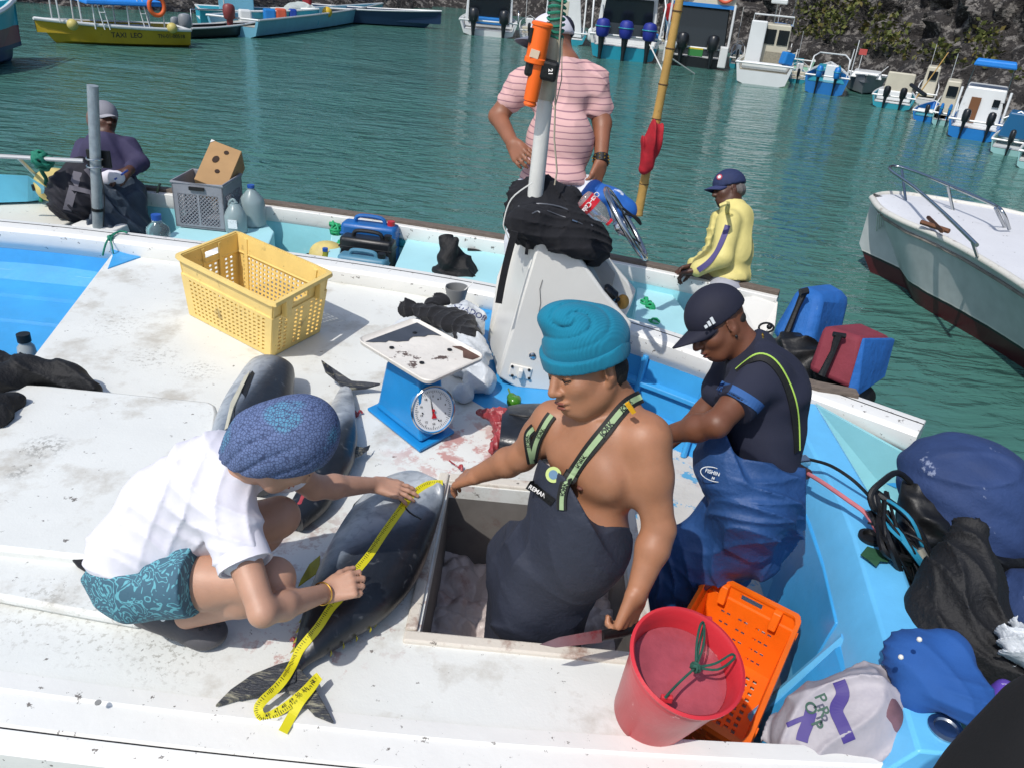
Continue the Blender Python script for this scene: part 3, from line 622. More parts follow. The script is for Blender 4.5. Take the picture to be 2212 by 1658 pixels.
M_turq2 = mat('chalky_turquoise_paint', 'a5d6dc', .5, var=.06, vs=3, dirt=('6c7f80', 55, .70, .03, .6), bump=.1, bs=40)
p2('aft_deck', [(892, 487), (846, 590), (848, 592), (1085, 632), (1110, 520)], .015, .4, M_turq2)
p2('seat_locker', [(398, 484), (345, 520), (346, 528), (570, 556), (592, 500), (570, 476)], .0, .3, M_turq2)
p2('thwart', [(716, 505), (700, 600), (725, 605), (742, 508)], -.0, .35, M_turq2)
p2('bow_deck', [(-120, 420), (150, 428), (225, 452), (140, 484), (-150, 500)], -.02, .4, stain('cream_deck', 'd2d0c6', .55, 'a09a88', .4))
q = MB(); q.loft([[P(x, y1, .0), P(x, y1, -.04), P(x + 4, y0, .20) + Vector((0, .03, -.03)), P(x, y0, .20)] for x, y1, y0 in ((-160, 448, 372), (0, 438, 377), (60, 436, 380), (95, 432, 402))]); q.build('bow_bulwark', mat('sky_blue_paint', '62bddb', .4, var=.12, vs=5), B2, 30)
q = MB(); q.prism([P(150, 486, 0), P(228, 455, 0.03), P(305, 470, .0), P(235, 505, -.03)], (0, 0, -.06)); q.build('coaming', M_gun, B2, 0, .008)
p2('stern_deck', [(1378, 600), (1372, 690), (1440, 760), (1500, 700), (1420, 590)], -.03, .3, M_turq2)
q = MB(); st = [P(1590, 640, .08), P(1672, 634, .1), P(1682, 650, .09), P(1676, 705, -.02), P(1640, 735, -.1), P(1590, 720, -.06)]; q.prism(st, (0, 0, -.3)); q.build('transom', M_gel, B2, 0, .02)
# bow rail of steel tube
q = MB(); q.tube(bez([P(-60, 335, .42), P(40, 340, .42), P(120, 345, .42), P(180, 348, .42)], 12), .014, 8); q.tube([P(38, 340, .42), P(98, 400, .02)], .012, 8); q.build('bow_rail', mat('tarnished_rail', 'c3c3c0', .35, .5), B2)
# rope helper
def rope(nm, pts, r, m, lab, cat='rope', n=30, grp=None, knots=()):
    q = MB(); pth = bez(pts, n); q.tube(pth, r, 7)
    for c, s_ in knots:
        rn = random.Random(int(c.x * 999)); c = Vector(c)
        for _ in range(5):
            a = Vector((rn.uniform(-1, 1), rn.uniform(-1, 1), rn.uniform(-1, 1))).normalized(); b_ = a.cross(Vector((.3, .5, .8))).normalized()
            q.tube([c + a * s_ * math.cos(t * PI / 5) + b_ * s_ * .8 * math.sin(t * PI / 5) for t in range(10)], r, 6, loop=True)
    return tag(q.build(nm, m, None, 60), lab, cat, grp)
rope('green_rope', [P(95, 338, .42), P(88, 365, .3), P(100, 390, .2), P(92, 415, .08), P(88, 436, .02)], .013, M_rope, 'green rope knotted on the bow rail above the yellow float', knots=((P(85, 342, .42), .045), (P(94, 352, .38), .05), (P(100, 348, .40), .04)))
def buoy(c, ax, r, L, lab, col='c9b772'):
    o = thing('net_float', lab, 'float', c, 'oval yellow net floats'); q = MB(); pr = []
    for i in range(15):
        t = i / 14 * PI; pr.append((max(r * math.sin(t) ** .75, .18 * r), -L / 2 * math.cos(t)))
    q.lathe(pr, c, ax, 24); q.build('float_body', mat('float_' + col, col, .55, var=.2, vs=12, dirt=('7a6b40', 20, .66, .08, .6), bump=.2, bs=40), o, 60)
    q = MB(); q.tube([Vector(c) - Vector(ax).normalized() * (L * .56), Vector(c) + Vector(ax).normalized() * (L * .56)], r * .2, 8); q.build('rope_hole', M_black, o)
    return o
buoy(P(118, 400, .13), (CR * 1 + CU * .35 + CF * .7), .115, .25, 'yellow oval float on the bow deck beside the grey backpack')
buoy(P(707, 556, -.08), (CR * 1 + CF * .3), .11, .24, 'yellow float half hidden behind the white rail, left of the black jerrycan')
q = MB(); q.box(P(115, 441, .0), (.05, .02, .012)); q.tube([P(115, 441, .0), P(104, 441, .0)], .008); tag(q.build('orange_knife', mat('orange_plastic', 'e2541c', .4), None, 0, .004), 'small orange handled tool on the cream bow deck', 'tool')
# grey pole with clamp
pb, pt_ = Y(212, 492, 4.95), Y(200, 185, 4.95)
o = thing('grey_pole', 'upright grey metal pole standing in front of the hooded man', 'pole', pb)
q = MB(); q.tube([pb + (pb - pt_) * .1, pt_], .033, 20); q.build('pipe', M_galv, o, 60)
q = MB()
for t in (.49, .545): 
    c = pt_.lerp(pb, t) ; q.tube([c + Vector((math.cos(a) * .048, math.sin(a) * .048 - .01, 0)) for a in [PI + i * PI / 8 for i in range(9)]], .006, 6)
q.build('u_bolt', M_steel, o, 60)
q = MB(); c = pt_.lerp(pb, .505); q.box(c + Vector((0, .045, 0)), (.15, .02, .11)); q.build('clamp_plate', M_black, o, 0, .004)
q = MB(); q.tube([pt_.lerp(pb, .85), pt_.lerp(pb, .87)], .037, 18); q.build('tape_band', M_black, o)
q = MB(); q.tube(bez([pt_.lerp(pb, .55) + Vector((.05, -.04, 0)), pt_.lerp(pb, .75) + Vector((.075, -.05, 0)), pt_.lerp(pb, .97) + Vector((.06, -.05, 0))], 10), .003, 5); q.build('wire', M_black, o)
# ---------------------------------------------------------------- crates with real holes
def perf(q, fn, us, vs, hole):
    k = len(q.v); nv = len(vs)
    for u in us:
        for v in vs: q.v.append(tuple(fn(u, v)))
    for i in range(len(us) - 1):
        for j in range(nv - 1):
            if not hole(i, j): q.f.append((k + i * nv + j, k + (i + 1) * nv + j, k + (i + 1) * nv + j + 1, k + i * nv + j + 1))
def ticks(a, b, n, frac): # n holes between a and b
    out = [0, a]; st = (b - a) / n
    for i in range(n): out += [a + st * (i + 1 - frac), a + st * (i + 1)]
    return out[:-1] + [b, 1] if out[-1] < b - 1e-9 else out + [1]
def crate(nm, lab, cat, bot, top, m, nl, ns, nvv, frac=.5, slots=False, zb=.28, grp=None):
    """bot/top: four corners each, in order; sides 0-1 and 2-3 long"""
    bot = [Vector(p) for p in bot]; top = [Vector(p) for p in top]; ctr = sum(bot, Vector()) / 4
    o = thing(nm, lab, cat, ctr, grp); out = MB()
    def side(i, n, handle):
        a0, a1, b0, b1 = bot[i], bot[(i + 1) % 4], top[i], top[(i + 1) % 4]
        f = 1 - zb; f2 = lambda u, v: a0.lerp(a1, u).lerp(b0.lerp(b1, u), v * f)
        if slots: us = ticks(.18, .82, n, .4); vs = ticks(.16, .92, nvv, .78)
        else: us = ticks(.07, .93, n, frac); vs = ticks(.1, .97, nvv, frac)
        def hole(i_, j_):
            h = i_ % 2 == 1 and i_ < len(us) - 2 and i_ > 0 and j_ % 2 == 1 and 0 < j_ < len(vs) - 2
            if h and handle and not slots: h = not (.30 < us[i_] < .42 or .58 < us[i_] < .66)
            if h and slots: h = not (.33 < us[i_] < .40 or .60 < us[i_] < .66)
            return h
        q = MB(); perf(q, f2, us, vs, hole); q.build('side_wall', m, o, 0, solid=.006)
        # upper band, set out a little
        nrm = (a1 - a0).cross(Vector((0, 0, 1))).normalized(); f3 = lambda u, v: a0.lerp(a1, u).lerp(b0.lerp(b1, u), f + v * zb) + nrm * .007
        q = MB(); perf(q, f3, [0, .36, .64, 1] if handle else [0, .5, 1], [0, .3, .66, 1], lambda i_, j_: handle and i_ == 1 and j_ == 1); q.build('upper_band', m, o, 0, solid=.006)
        q = MB(); q.tube([f3(0, 0), f3(1, 0)], .007, 6)
        for u in ((.36, .64) if handle else (.12, .88)): q.box8([f2(u - .02, .02) + nrm * .001, f2(u + .02, .02) + nrm * .001, f2(u + .02, .02) + nrm * .01, f2(u - .02, .02) + nrm * .01, f3(u - .02, .9) + nrm * .001, f3(u + .02, .9) + nrm * .001, f3(u + .02, .9) + nrm * .010, f3(u - .02, .9) + nrm * .010])
        q.build('rib', m, o, 30)
        if handle:
            for u in (.2, .8):
                q = MB(); q.box8([f2(u - .045, .95) - nrm * .035, f2(u + .045, .95) - nrm * .035, f2(u + .045, .95), f2(u - .045, .95), f3(u - .045, .93) - nrm * .03, f3(u + .045, .93) - nrm * .03, f3(u + .045, .93), f3(u - .045, .93)]); q.build('corner_post', m, o, 0, .004)
    for i in range(4): side(i, nl if i % 2 == 0 else ns, i % 2 == 1)
    q = MB(); us = ticks(.08, .92, nl, frac); vs = ticks(.08, .92, max(6, int(ns)), frac)
    perf(q, lambda u, v: bot[0].lerp(bot[1], u).lerp(bot[3].lerp(bot[2], u), v) + Vector((0, 0, .01)), us, vs, lambda i, j: i % 2 == 1 and j % 2 == 1 and 0 < i < len(us) - 2 and 0 < j < len(vs) - 2); q.build('base', m, o, 0, solid=.006)
    q = MB(); rr = []
    for i in range(4):
        a, b_, c = top[i - 1], top[i], top[(i + 1) % 4]
        for t in (.06, .02): rr.append(b_.lerp(a, t * (.5 if i % 2 == 0 else 1)) if t == .06 else b_ + ((a - b_).normalized() + (c - b_).normalized()) * .008)
        rr.append(b_.lerp(c, .05))
    up = Vector((0, 0, 1)); cc = sum(top, Vector()) / 4
    rings = []
    for p in rr:
        d = (p - cc); d.z = 0; d.normalize(); rings.append([p - d * .004 + up * -.004, p - d * .004 + up * .006, p + d * .022 + up * .004, p + d * .026 - up * .012, p + d * .019 - up * .012, p + d * .016 - up * .003])
    q.loft(rings, True, False, True); q.build('rim', m, o, 40)
    return o
M_yc = mat('yellow_crate_plastic', 'e4c678', .5, var=.10, vs=7, dirt=('6b5a3c', 9, .60, .10, .65), dirt2=('4a4038', 40, .66, .05, .6), bump=.15, bs=50)
zt = .335
yb = [P(585, 771, .004), P(410, 679, .004), None, P(690, 716, .004)]; yb[2] = yb[1] + yb[3] - yb[0]
yt = [P(590, 656, zt), P(384, 553, zt), P(512, 507, zt), P(712, 589, zt)]; yt[2] = yt[1] + yt[3] - yt[0]
crate('yellow_crate', 'faded yellow perforated fish crate standing empty on the white deck', 'crate', yb, yt, M_yc, 18, 9, 9, .45)
M_oc = mat('orange_crate_plastic', 'ee6a10', .38, var=.12, vs=8, dirt=('a8521c', 14, .64, .08, .5), bump=.1, bs=50)
ot = [Vector((.79, 2.25, -.15)), Vector((.50, 1.72, -.15)), Vector((.76, 1.53, -.15)), Vector((1.06, 2.06, -.15))]; cc = sum(ot, Vector()) / 4
ob = [cc + (p - cc) * .86 + Vector((0, 0, -.285)) for p in ot]
crate('orange_crate', 'bright orange slotted fish crate on the cockpit floor behind the red bucket', 'crate', ob, ot, M_oc, 14, 9, 4, .45, slots=True, zb=.2)
# grey lattice crate with cardboard box
M_gc = mat('grey_crate_plastic', '83868d', .5, var=.12, vs=9, bump=.1, bs=50)
gz = .008; ga, gb = P(381, 489, gz), P(488, 500, gz); gd = (gb - ga); gn = Vector((-gd.y, gd.x, 0)).normalized() * .34; gs = Vector((0, 0, 1)) * .30
gbot = [gb, ga, ga + gn, gb + gn]; GC = thing('grey_crate', 'grey lattice sided crate holding a tilted cardboard box', 'crate', (ga + gb) / 2)
for i in range(4):
    a0, a1 = gbot[i], gbot[(i + 1) % 4]; nrm = (a1 - a0).cross(Vector((0, 0, 1))).normalized(); f = lambda u, v: a0.lerp(a1, u) + gs * v
    q = MB()
    for (u0, u1, v0, v1) in ((0, .1, 0, 1), (.9, 1, 0, 1), (.1, .9, 0, .08), (.1, .9, .76, 1), (.48, .52, .08, .76)):
        q.box8([f(u0, v0), f(u1, v0), f(u1, v0) + nrm * .008, f(u0, v0) + nrm * .008, f(u0, v1), f(u1, v1), f(u1, v1) + nrm * .008, f(u0, v1) + nrm * .008])
    q.build('side_frame', M_gc, GC, 0)
    q = MB(); L = (a1 - a0).length; n = 9
    for (ua, ub) in ((.1, .48), (.52, .9)):
        W_ = ub - ua; H_ = .68; kx = 5; 
        for s_ in (1, -1):
            for j in range(-8, 9):
                u0 = ua + W_ * j / 5; pts = []
                for v in (0, 1):
                    pass
                # segment from (x0, .08) going slope
                sl_ = W_ / 5 * 8 / 8 * 8; x0, x1 = (u0, u0 + W_ * 1.6) if s_ > 0 else (u0 + W_ * 1.6, u0)
                t0, t1 = 0, 1
                lo_, hi_ = ua, ub; dx = x1 - x0
                ta, tb = (lo_ - x0) / dx, (hi_ - x0) / dx
                if ta > tb: ta, tb = tb, ta
                t0, t1 = max(0, ta), min(1, tb)
                if t1 - t0 > .02: q.tube([f(x0 + dx * t0, .08 + H_ * t0) + nrm * .004, f(x0 + dx * t1, .08 + H_ * t1) + nrm * .004], .0035, 4)
    q.build('lattice', M_gc, GC, 0)
q = MB(); q.tube([p + gs for p in (gbot + [gbot[0]])][:4], .011, 6, loop=True); q.build('rim', M_gc, GC, 30)
q = MB(); q.prism([p + Vector((0, 0, .004)) for p in gbot], (0, 0, .01)); q.build('base', M_gc, GC, 0)
q = MB(); q.box(f(.5, .9) if 0 else (gb.lerp(ga, .5) + gs * .9 - gn.normalized() * .010), (.10, .012, .022), eul(0, 0, math.degrees(math.atan2(gd.y, gd.x)))); q.build('grip_slot', M_black, GC, 0)
# cardboard
d0 = 5.42
k0, k1, k2, k3 = J(457, 302, d0 - .02), J(522, 327, d0 - .02), J(486, 413, d0 - .17), J(419, 387, d0 - .17)
kn = (k1 - k0).cross(k3 - k0).normalized(); kn = kn if kn.dot(CF) > 0 else -kn
o = thing('cardboard_box', 'brown cardboard box with dark round holes tilted in the grey crate', 'box', (k2 + k3) / 2)
kd = kn * .15 + Vector((0, .0, -.02)); q = MB(); q.box8([k3, k2, k2 + kd, k3 + kd, k0, k1, k1 + kd, k0 + kd]); q.build('carton', mat('cardboard', 'a5835a', .85, var=.1, vs=8, bump=.1, bs=30), o, 0, .003)
for u, v, r_, sy in ((.57, .23, .0125, 1), (.72, .62, .0135, 1)):
    pass
for (px, py, r_, st_) in ((489, 331, .016, 1), (466, 345, .021, 1.4), (469, 371, .016, 1)):
    r0 = ray(px, py); t = (k0 - CC).dot(kn) / r0.dot(kn); c = CC + r0 * t - kn * .003; ux = (k1 - k0).normalized()
    q = MB(); q.lathe([(r_, 0), (r_, .002), (0, .002)], c, -kn, 16, 1, st_, xr=ux); q.build('punched_hole', mat('hole_dark', '33241a', .9), o)
q = MB(); q.prism([k0, k0.lerp(k1, .12), k0.lerp(k3, .08)], -kn * .004); q.build('white_tape', M_gel, o)
# jugs and bottles
M_jug = mat('milky_plastic', 'b8cdd0', .3, trans=.55, var=.05); M_bluecap = mat('blue_cap', '1f4fa0', .4)
M_clear = mat('clear_plastic', 'dfe9ea', .08, trans=.92); M_label = mat('paper_label', 'cfd4d6', .6, dirt=('8a9499', 60, .55, .1, .8))
def bottle(nm, lab, c, prof, m, cap=None, ax=(0, 0, 1), grp=None, n=20, label=None):
    o = thing(nm, lab, 'bottle', c, grp); q = MB(); q.lathe(prof, c, ax, n); q.build('bottle_body', m, o, 50)
    if cap: q = MB(); q.lathe([(cap[0], cap[1]), (cap[0], cap[1] + cap[2]), (0, cap[1] + cap[2])], c, ax, 16); q.build('cap', cap[3], o, 30)
    if label: q = MB(); q.lathe([(label[0] + .0015, label[1]), (label[0] + .0015, label[2])], c, ax, n); q.build('label', label[3], o, 50)
    return o
c = P(535, 497, .004); bottle('water_jug', 'tall milky water jug with blue cap behind the handled jug', c + Vector((0, .12, 0)), [(.07, 0), (.085, .01), (.085, .15), (.075, .19), (.03, .24), (.022, .25), (.022, .26)], M_jug, (.024, .258, .02, M_bluecap), grp='milky jugs by the grey crate')
c = P(511, 500, .004); o = bottle('handled_jug', 'square milky jug with handle and paper label beside the grey crate', c, [(.065, 0), (.072, .01), (.072, .11), (.06, .14), (.03, .185), (.022, .19), (.022, .20)], M_jug, None, grp='milky jugs by the grey crate')
q = MB(); q.tube(bez([c + Vector((-.03, 0, .125)), c + Vector((-.035, 0, .19)), c + Vector((0, 0, .215)), c + Vector((.03, 0, .15))], 12), .009, 8); q.build('handle', M_jug, o)
q = MB(); q.box(c + Vector((.005, -.0735, .07)), (.06, .002, .06)); q.build('label', M_label, o)
c = P(342, 505, .02); bottle('water_bottle', 'clear round water bottle with blue cap behind the white rail', c, [(.06, -.04), (.075, 0), (.07, .04), (.035, .075), (.028, .085), (.028, .095)], M_clear, (.031, .092, .035, M_bluecap))
# jerrycans
def jerry(lab, c, sz, m, rz=0, cap=None):
    o = thing('jerrycan', lab, 'jerrycan', c, 'plastic jerrycans in the turquoise boat'); c = Vector(c); rt = eul(0, 0, rz); w, d, h = sz
    q = MB(); q.box(c + Vector((0, 0, h / 2)), sz, rt); q.build('can_body', m, o, 60, min(sz) * .18)
    q = MB(); q.tube(bez([c + rt @ Vector(v) for v in ((-w * .28, 0, h * .98), (-w * .2, 0, h * 1.14), (w * .2, 0, h * 1.14), (w * .28, 0, h * .98))], 14), .014, 8); q.build('handle', m, o)
    q = MB(); q.lathe([(.026, 0), (.026, .03), (0, .03)], c + rt @ Vector((w * .38, 0, h)), (0, 0, 1), 14); q.build('cap', cap or M_black, o, 30)
    for k in (-.25, .25):
        q = MB(); q.box(c + Vector((0, 0, h * (.5 + k))), (w * 1.015, d * 1.015, .012), rt); q.build('rib', m, o, 0, .004)
    return o
M_bj = mat('blue_jerry_plastic', '1a5da0', .4, var=.15, vs=9, bump=.1, bs=30); M_kj = mat('black_jerry_plastic', '15171a', .4, var=.2, vs=9, bump=.1, bs=30)
c = P(788, 590, -.42); 
jerry('dark blue jerrycan standing furthest back behind the black one', P(800, 570, -.17), (.38, .14, .29), M_bj, -5, mat('red_cap', 'b0242a', .4))
jerry('black jerrycan standing between two blue ones', P(795, 590, -.17), (.36, .13, .25), M_kj, -7)
jerry('grey blue jerrycan nearest the white rail', P(785, 612, -.17), (.32, .12, .19), mat('grey_blue_jerry', '4d7f97', .45, var=.1, vs=9), -7)
rope('green_twine', [P(725, 492, .0), P(748, 500, .0), P(790, 497, -.0), P(812, 505, 0)], .008, mat('bright_green_twine', '1b9a62', .7, var=.3, vs=60), 'bright green twine tangled round the jerrycan handles', knots=((P(755, 500, .0), .03), (P(738, 530, -.02), .035), (P(727, 497, .03), .045), (P(722, 490, .03), .04)))
rope('teal_rag', [P(855, 520, -.02), P(880, 526, -.03), P(905, 530, -.04), P(932, 540, -.05)], .02, mat('teal_rag', '1c7c88', .8, var=.3, vs=40, bump=.8, bs=60), 'twisted teal rag lying on the pale aft deck', 'rag', knots=((P(868, 525, -.02), .02),))
c = P(703, 560, -.05); bottle('beer_bottle', 'small bottle top poking up in front of the yellow float', c, [(.03, -.05), (.03, .0), (.018, .03), (.016, .06)], mat('olive_glass', '8a8a2c', .2), (.018, .055, .02, M_bluecap))
# lumpy cloth helper: heap of blended solids
def heap(nm, lab, cat, parts, m, res=.008, fold=None, cuts=(), parent=None):
    B = Body(res)
    for p in parts:
        if len(p) == 3: B.ell(p[0], p[1], p[2], .03)
        elif len(p) == 2: B.ell(p[0], p[1], None, .03)
        else: B.cone(p[0], p[1], p[2], p[3], .03)
    B.fold = fold
    for c_ in cuts: B.cut(*c_)
    o = B.build(nm, m, parent)
    return tag(o, lab, cat) if not parent else o
FS2 = [((.9, .2, .3), 26, 1), ((.2, .9, .5), 31, .8), ((.7, -.3, .5), 72, .5), ((.1, .5, .9), 88, .45)]
FS = [((.9, .2, .3), 26, 1), ((.2, .9, .5), 31, .8), ((.5, -.6, .8), 40, .6)]
heap('black_sack', 'crumpled black plastic sack standing on the pale aft deck', 'sack', [(P(985, 590, .0), (.13, .09, .10)), (P(975, 600, -.02), (.16, .1, .05)), (P(990, 585, 0), P(965, 528, .18), .09, .045), (P(965, 560, .1), P(985, 520, .22), .06, .02)], M_tarp, .007, folds(.022, FS, 3, False))
q = MB(); q.tube([P(1010, 540, .02), P(1095, 548, .0)], .012, 6); tag(q.build('black_strap', M_black, None), 'black strap running from the sack to the console', 'strap')
# contents of the aft end of the turquoise boat
heap('black_jacket', 'wet black jacket thrown over the side beside the console', 'jacket', [(P(1400, 620, -.12), (.16, .09, .06)), (P(1440, 650, -.12), (.15, .11, .07)), (P(1480, 625, -.06), (.14, .06, .05)), (P(1430, 690, -.16), (.16, .07, .05)), (P(1520, 640, -.06), (.1, .05, .05))], M_tarp, .008, folds(.02, FS, 9, False))
rope('green_netting', [P(1385, 655, -.05), P(1405, 660, -.02), P(1400, 675, -.05), P(1420, 668, -.04), P(1445, 690, -.05), P(1400, 700, -.06), P(1440, 708, -.06)], .008, mat('bright_green_twine', '1b9a62', .7), 'green netting tangled over the blue cans', 'net', knots=((P(1405, 665, -.03), .03), (P(1395, 655, -.03), .035), (P(1412, 702, -.05), .04)))
jerry('blue can lying behind the white rail, left of the capped man', P(1425, 735, -.35), (.30, .26, .24), M_bj, 30)
jerry('blue can furthest aft, half under the cap brim', P(1475, 755, -.40), (.26, .24, .24), M_bj, -10)
heap('hose_coil', 'black hoses and fittings piled beside the blue cans', 'hose', [(P(1480, 765, -.1), (.1, .07, .05)), (P(1500, 775, -.08), (.07, .05, .05)), (P(1470, 745, -.05), P(1520, 740, -.05), .015, .02)], M_black, .008, folds(.02, FS, 4))
# ================================================================ things on the white deck
def rings_px(sects, n=28):
    rings = []
    for (l, r, zc, w) in sects:
        a, b_ = P(l[0], l[1], zc), P(r[0], r[1], zc); c = (a + b_) / 2; h = (b_ - a) / 2
        rings.append([c + h * math.cos(t) + Vector((0, 0, 1)) * (w * (abs(math.sin(t)) ** .9) * (1 if math.sin(t) > 0 else -1)) for t in [2 * PI * j / n for j in range(n)]])
    return rings
def smooth_sects(s, k=5):
    out = []
    arr = [np.array([q[0][0], q[0][1], q[1][0], q[1][1], q[2], q[3]], float) for q in s]; m = len(arr)
    for i in range(m - 1):
        p0, p1, p2, p3 = arr[max(i - 1, 0)], arr[i], arr[i + 1], arr[min(i + 2, m - 1)]
        for j in range(k):
            t = j / k; v = .5 * (2 * p1 + (p2 - p0) * t + (2 * p0 - 5 * p1 + 4 * p2 - p3) * t * t + (-p0 + 3 * p1 - 3 * p2 + p3) * t ** 3); out.append(((v[0], v[1]), (v[2], v[3]), v[4], max(v[5], .004)))
    out.append(s[-1]); return out
def fishmat(nm, vec, o0, w, inv=False):
    st = [(-.5, 'c4c8ca'), (-.3, 'a4abb1'), (-.12, 'bac0c5'), (.05, 'a3abb3'), (.16, '7c8590'), (.25, '3b424c'), (.34, '22262e'), (.5, '1a1e25')]
    d = Vector(vec).dot(o0); m = band(nm, [(d + a * w, c) for a, c in st], .38, const=False, vec=vec, var=.3)
    nt = m.node_tree; b = nt.nodes['Principled BSDF']; n = nt.nodes.new('ShaderNodeTexNoise'); n.inputs['Scale'].default_value = 45; n.inputs['Detail'].default_value = 8; bp = nt.nodes.new('ShaderNodeBump'); bp.inputs['Strength'].default_value = .25; bp.inputs['Distance'].default_value = .004
    tc = nt.nodes.new('ShaderNodeTexCoord'); nt.links.new(tc.outputs['Object'], n.inputs[0]); nt.links.new(n.outputs[0], bp.inputs['Height'])
    cur = b.inputs['Base Color'].links[0].from_socket
    for sc_, lo_, hi_, c_, am_ in ((9, .46, .66, '4b535d', .55), (48, .5, .66, '3c434c', .28), (30, .62, .70, 'd6dadc', .28)):
        n2 = nt.nodes.new('ShaderNodeTexNoise'); n2.inputs['Scale'].default_value = sc_; n2.inputs['Detail'].default_value = 7; n2.inputs['Distortion'].default_value = .6; nt.links.new(tc.outputs['Object'], n2.inputs[0]); g = nt.nodes.new('ShaderNodeMapRange'); g.inputs[1].default_value = lo_; g.inputs[2].default_value = hi_; g.inputs[4].default_value = am_; nt.links.new(n2.outputs[0], g.inputs[0]); x = nt.nodes.new('ShaderNodeMix'); x.data_type = 'RGBA'; x.blend_type = 'MULTIPLY' if sc_ != 30 else 'SCREEN'; nt.links.new(g.outputs[0], x.inputs[0]); nt.links.new(cur, x.inputs[6]); x.inputs[7].default_value = (*[q * (2.6 if sc_ != 30 else .25) for q in srgb(c_)], 1); cur = x.outputs[2]
    nt.links.new(cur, b.inputs['Base Color']); nt.links.new(bp.outputs[0], b.inputs['Normal']); b.inputs['Specular IOR Level'].default_value = .6
    return m
M_meat = mat('raw_meat', '9c3d42', .35, var=.4, vs=18, dirt=('d9b0a8', 14, .55, .08, .7), bump=.6, bs=40)
M_fin = mat('dark_fin', '2c3038', .45, var=.3, vs=20, dirt=('a39f88', 8, .52, .1, .7), bump=.5, bs=60, stretch=(1, 6, 1)); M_yfin = mat('yellow_fin', '9a9428', .5, var=.3, vs=20)
def fin(nm, pts, th, m, par, zs=None):
    a = [P(x, y, (zs[i] if zs else .02)) for i, (x, y) in enumerate(pts)]; q = MB(); q.prism([p for p in a], (0, 0, th)); return q.build(nm, m, par, 0, th * .3)
F1 = thing('tuna', 'whole tuna being measured, lying by the hatch with a yellow tape along it', 'fish', P(790, 1230, 0))
sec = [((950, 1044), (962, 1050), .19, .012), ((922, 1040), (958, 1078), .165, .045), ((880, 1030), (950, 1110), .13, .07), ((822, 1048), (935, 1160), .10, .088), ((765, 1100), (915, 1218), .085, .095), ((722, 1165), (885, 1268), .085, .095), ((690, 1228), (838, 1318), .08, .085), ((662, 1300), (775, 1362), .065, .065), ((645, 1362), (712, 1402), .05, .042), ((634, 1408), (668, 1430), .035, .024), ((622, 1440), (648, 1452), .03, .018), ((600, 1466), (640, 1480), .02, .008)]
va = (P(915, 1218, .08) - P(765, 1100, .08)).normalized(); oc = (P(840, 1160, .08))
q = MB(); q.loft(rings_px(smooth_sects(sec))); fb = q.build('fish_body', fishmat('tuna_skin', va, oc, .34), F1, 60)
q = MB(); t1 = [P(645, 1428, .03), P(600, 1440, .03), P(545, 1462, .025), P(498, 1495, .02), P(465, 1529, .012), P(520, 1512, .012), P(570, 1502, .015), P(605, 1490, .02), P(640, 1478, .03)]; q.prism(t1, (0, 0, .014))
t2 = [P(645, 1445, .03), P(672, 1475, .03), P(698, 1520, .02), P(722, 1565, .012), P(680, 1548, .012), P(650, 1515, .015), P(612, 1490, .02)]; q.prism(t2, (0, 0, .013)); q.build('tail_fin', M_fin, F1, 0, .004)
fin('pectoral_fin', [(826, 1048), (790, 1065), (764, 1090), (757, 1106), (775, 1100), (800, 1090)], .006, M_fin, F1, [.10, .10, .08, .06, .06, .09])
fin('second_fin', [(692, 1200), (668, 1220), (650, 1252), (644, 1268), (668, 1250), (690, 1235)], .006, M_yfin, F1, [.06, .05, .03, .02, .03, .05])
fin('dorsal_fin', [(850, 1270), (840, 1300), (820, 1340), (808, 1358), (830, 1325), (838, 1310), (835, 1285)], .008, M_yfin, F1, [.06, .04, .02, .01, .01, .03, .05])
fin('lower_fin', [(925, 1165), (915, 1195), (900, 1215), (905, 1190)], .006, M_fin, F1, [.08] * 4)
for i, (x, y) in enumerate(((655, 1330), (648, 1352), (642, 1375), (636, 1396), (800, 1352), (770, 1372), (742, 1388), (715, 1404))):
    s_ = -1 if i < 4 else 1; fin('finlet', [(x, y), (x - 6 + s_ * 4, y + 16), (x + 3, y + 8)], .005, M_yfin, F1, [.05, .03, .05])
q = MB(); e_ = P(925, 1066, .12); q.ell(e_, (.012, .012, .01)); q.build('eye', M_black, F1)
tF = bvh(fb)
q = MB(); gl = [onto(tF, P(x, y, .15), CF, .001) for x, y in ((862, 1052), (872, 1075), (890, 1100), (912, 1118))]; q.tube(bez(gl, 14), .003, 5); q.build('gill_slit', M_black, F1)
# tape measure along the fish and folded on the deck
M_tape = mat('yellow_tape', 'd3c91c', .45, var=.05)
def tapepath(pts, conf=True, z=.02):
    out = []
    for x, y in pts:
        h = tF.ray_cast(CC, ray(x, y).normalized())[0] if conf else None
        out.append((h - CF * .008) if h else P(x, y, z))
    return out
TP = tapepath([(957, 1043), (925, 1045), (890, 1068), (862, 1105), (830, 1150), (800, 1195), (772, 1230), (756, 1262), (735, 1290), (715, 1312), (690, 1350), (665, 1380), (648, 1402)]) + [P(632, 1435, .05), P(616, 1462, .055), P(597, 1485, .05), P(570, 1510, .045), P(558, 1528, .035), P(564, 1545, .02), P(582, 1546, .015), P(622, 1522, .03), P(660, 1490, .05), P(687, 1461, .055), P(672, 1484, .05), P(650, 1512, .04), P(632, 1542, .02), P(611, 1580, .012)]
pth = bez(TP, 150); o = thing('tape_measure', 'yellow tape measure stretched along the tuna and looped at its tail', 'tape', TP[16])
def tside(i, p):
    d = (pth[min(i + 1, len(pth) - 1)] - pth[max(i - 1, 0)]).normalized(); s_ = d.cross(-CF); return s_.normalized()
sides = [tside(i, p) for i, p in enumerate(pth)]
q = MB(); q.rib(pth, .024, sides, .0014); q.build('tape', M_tape, o, 0)
q = MB(); acc = 0
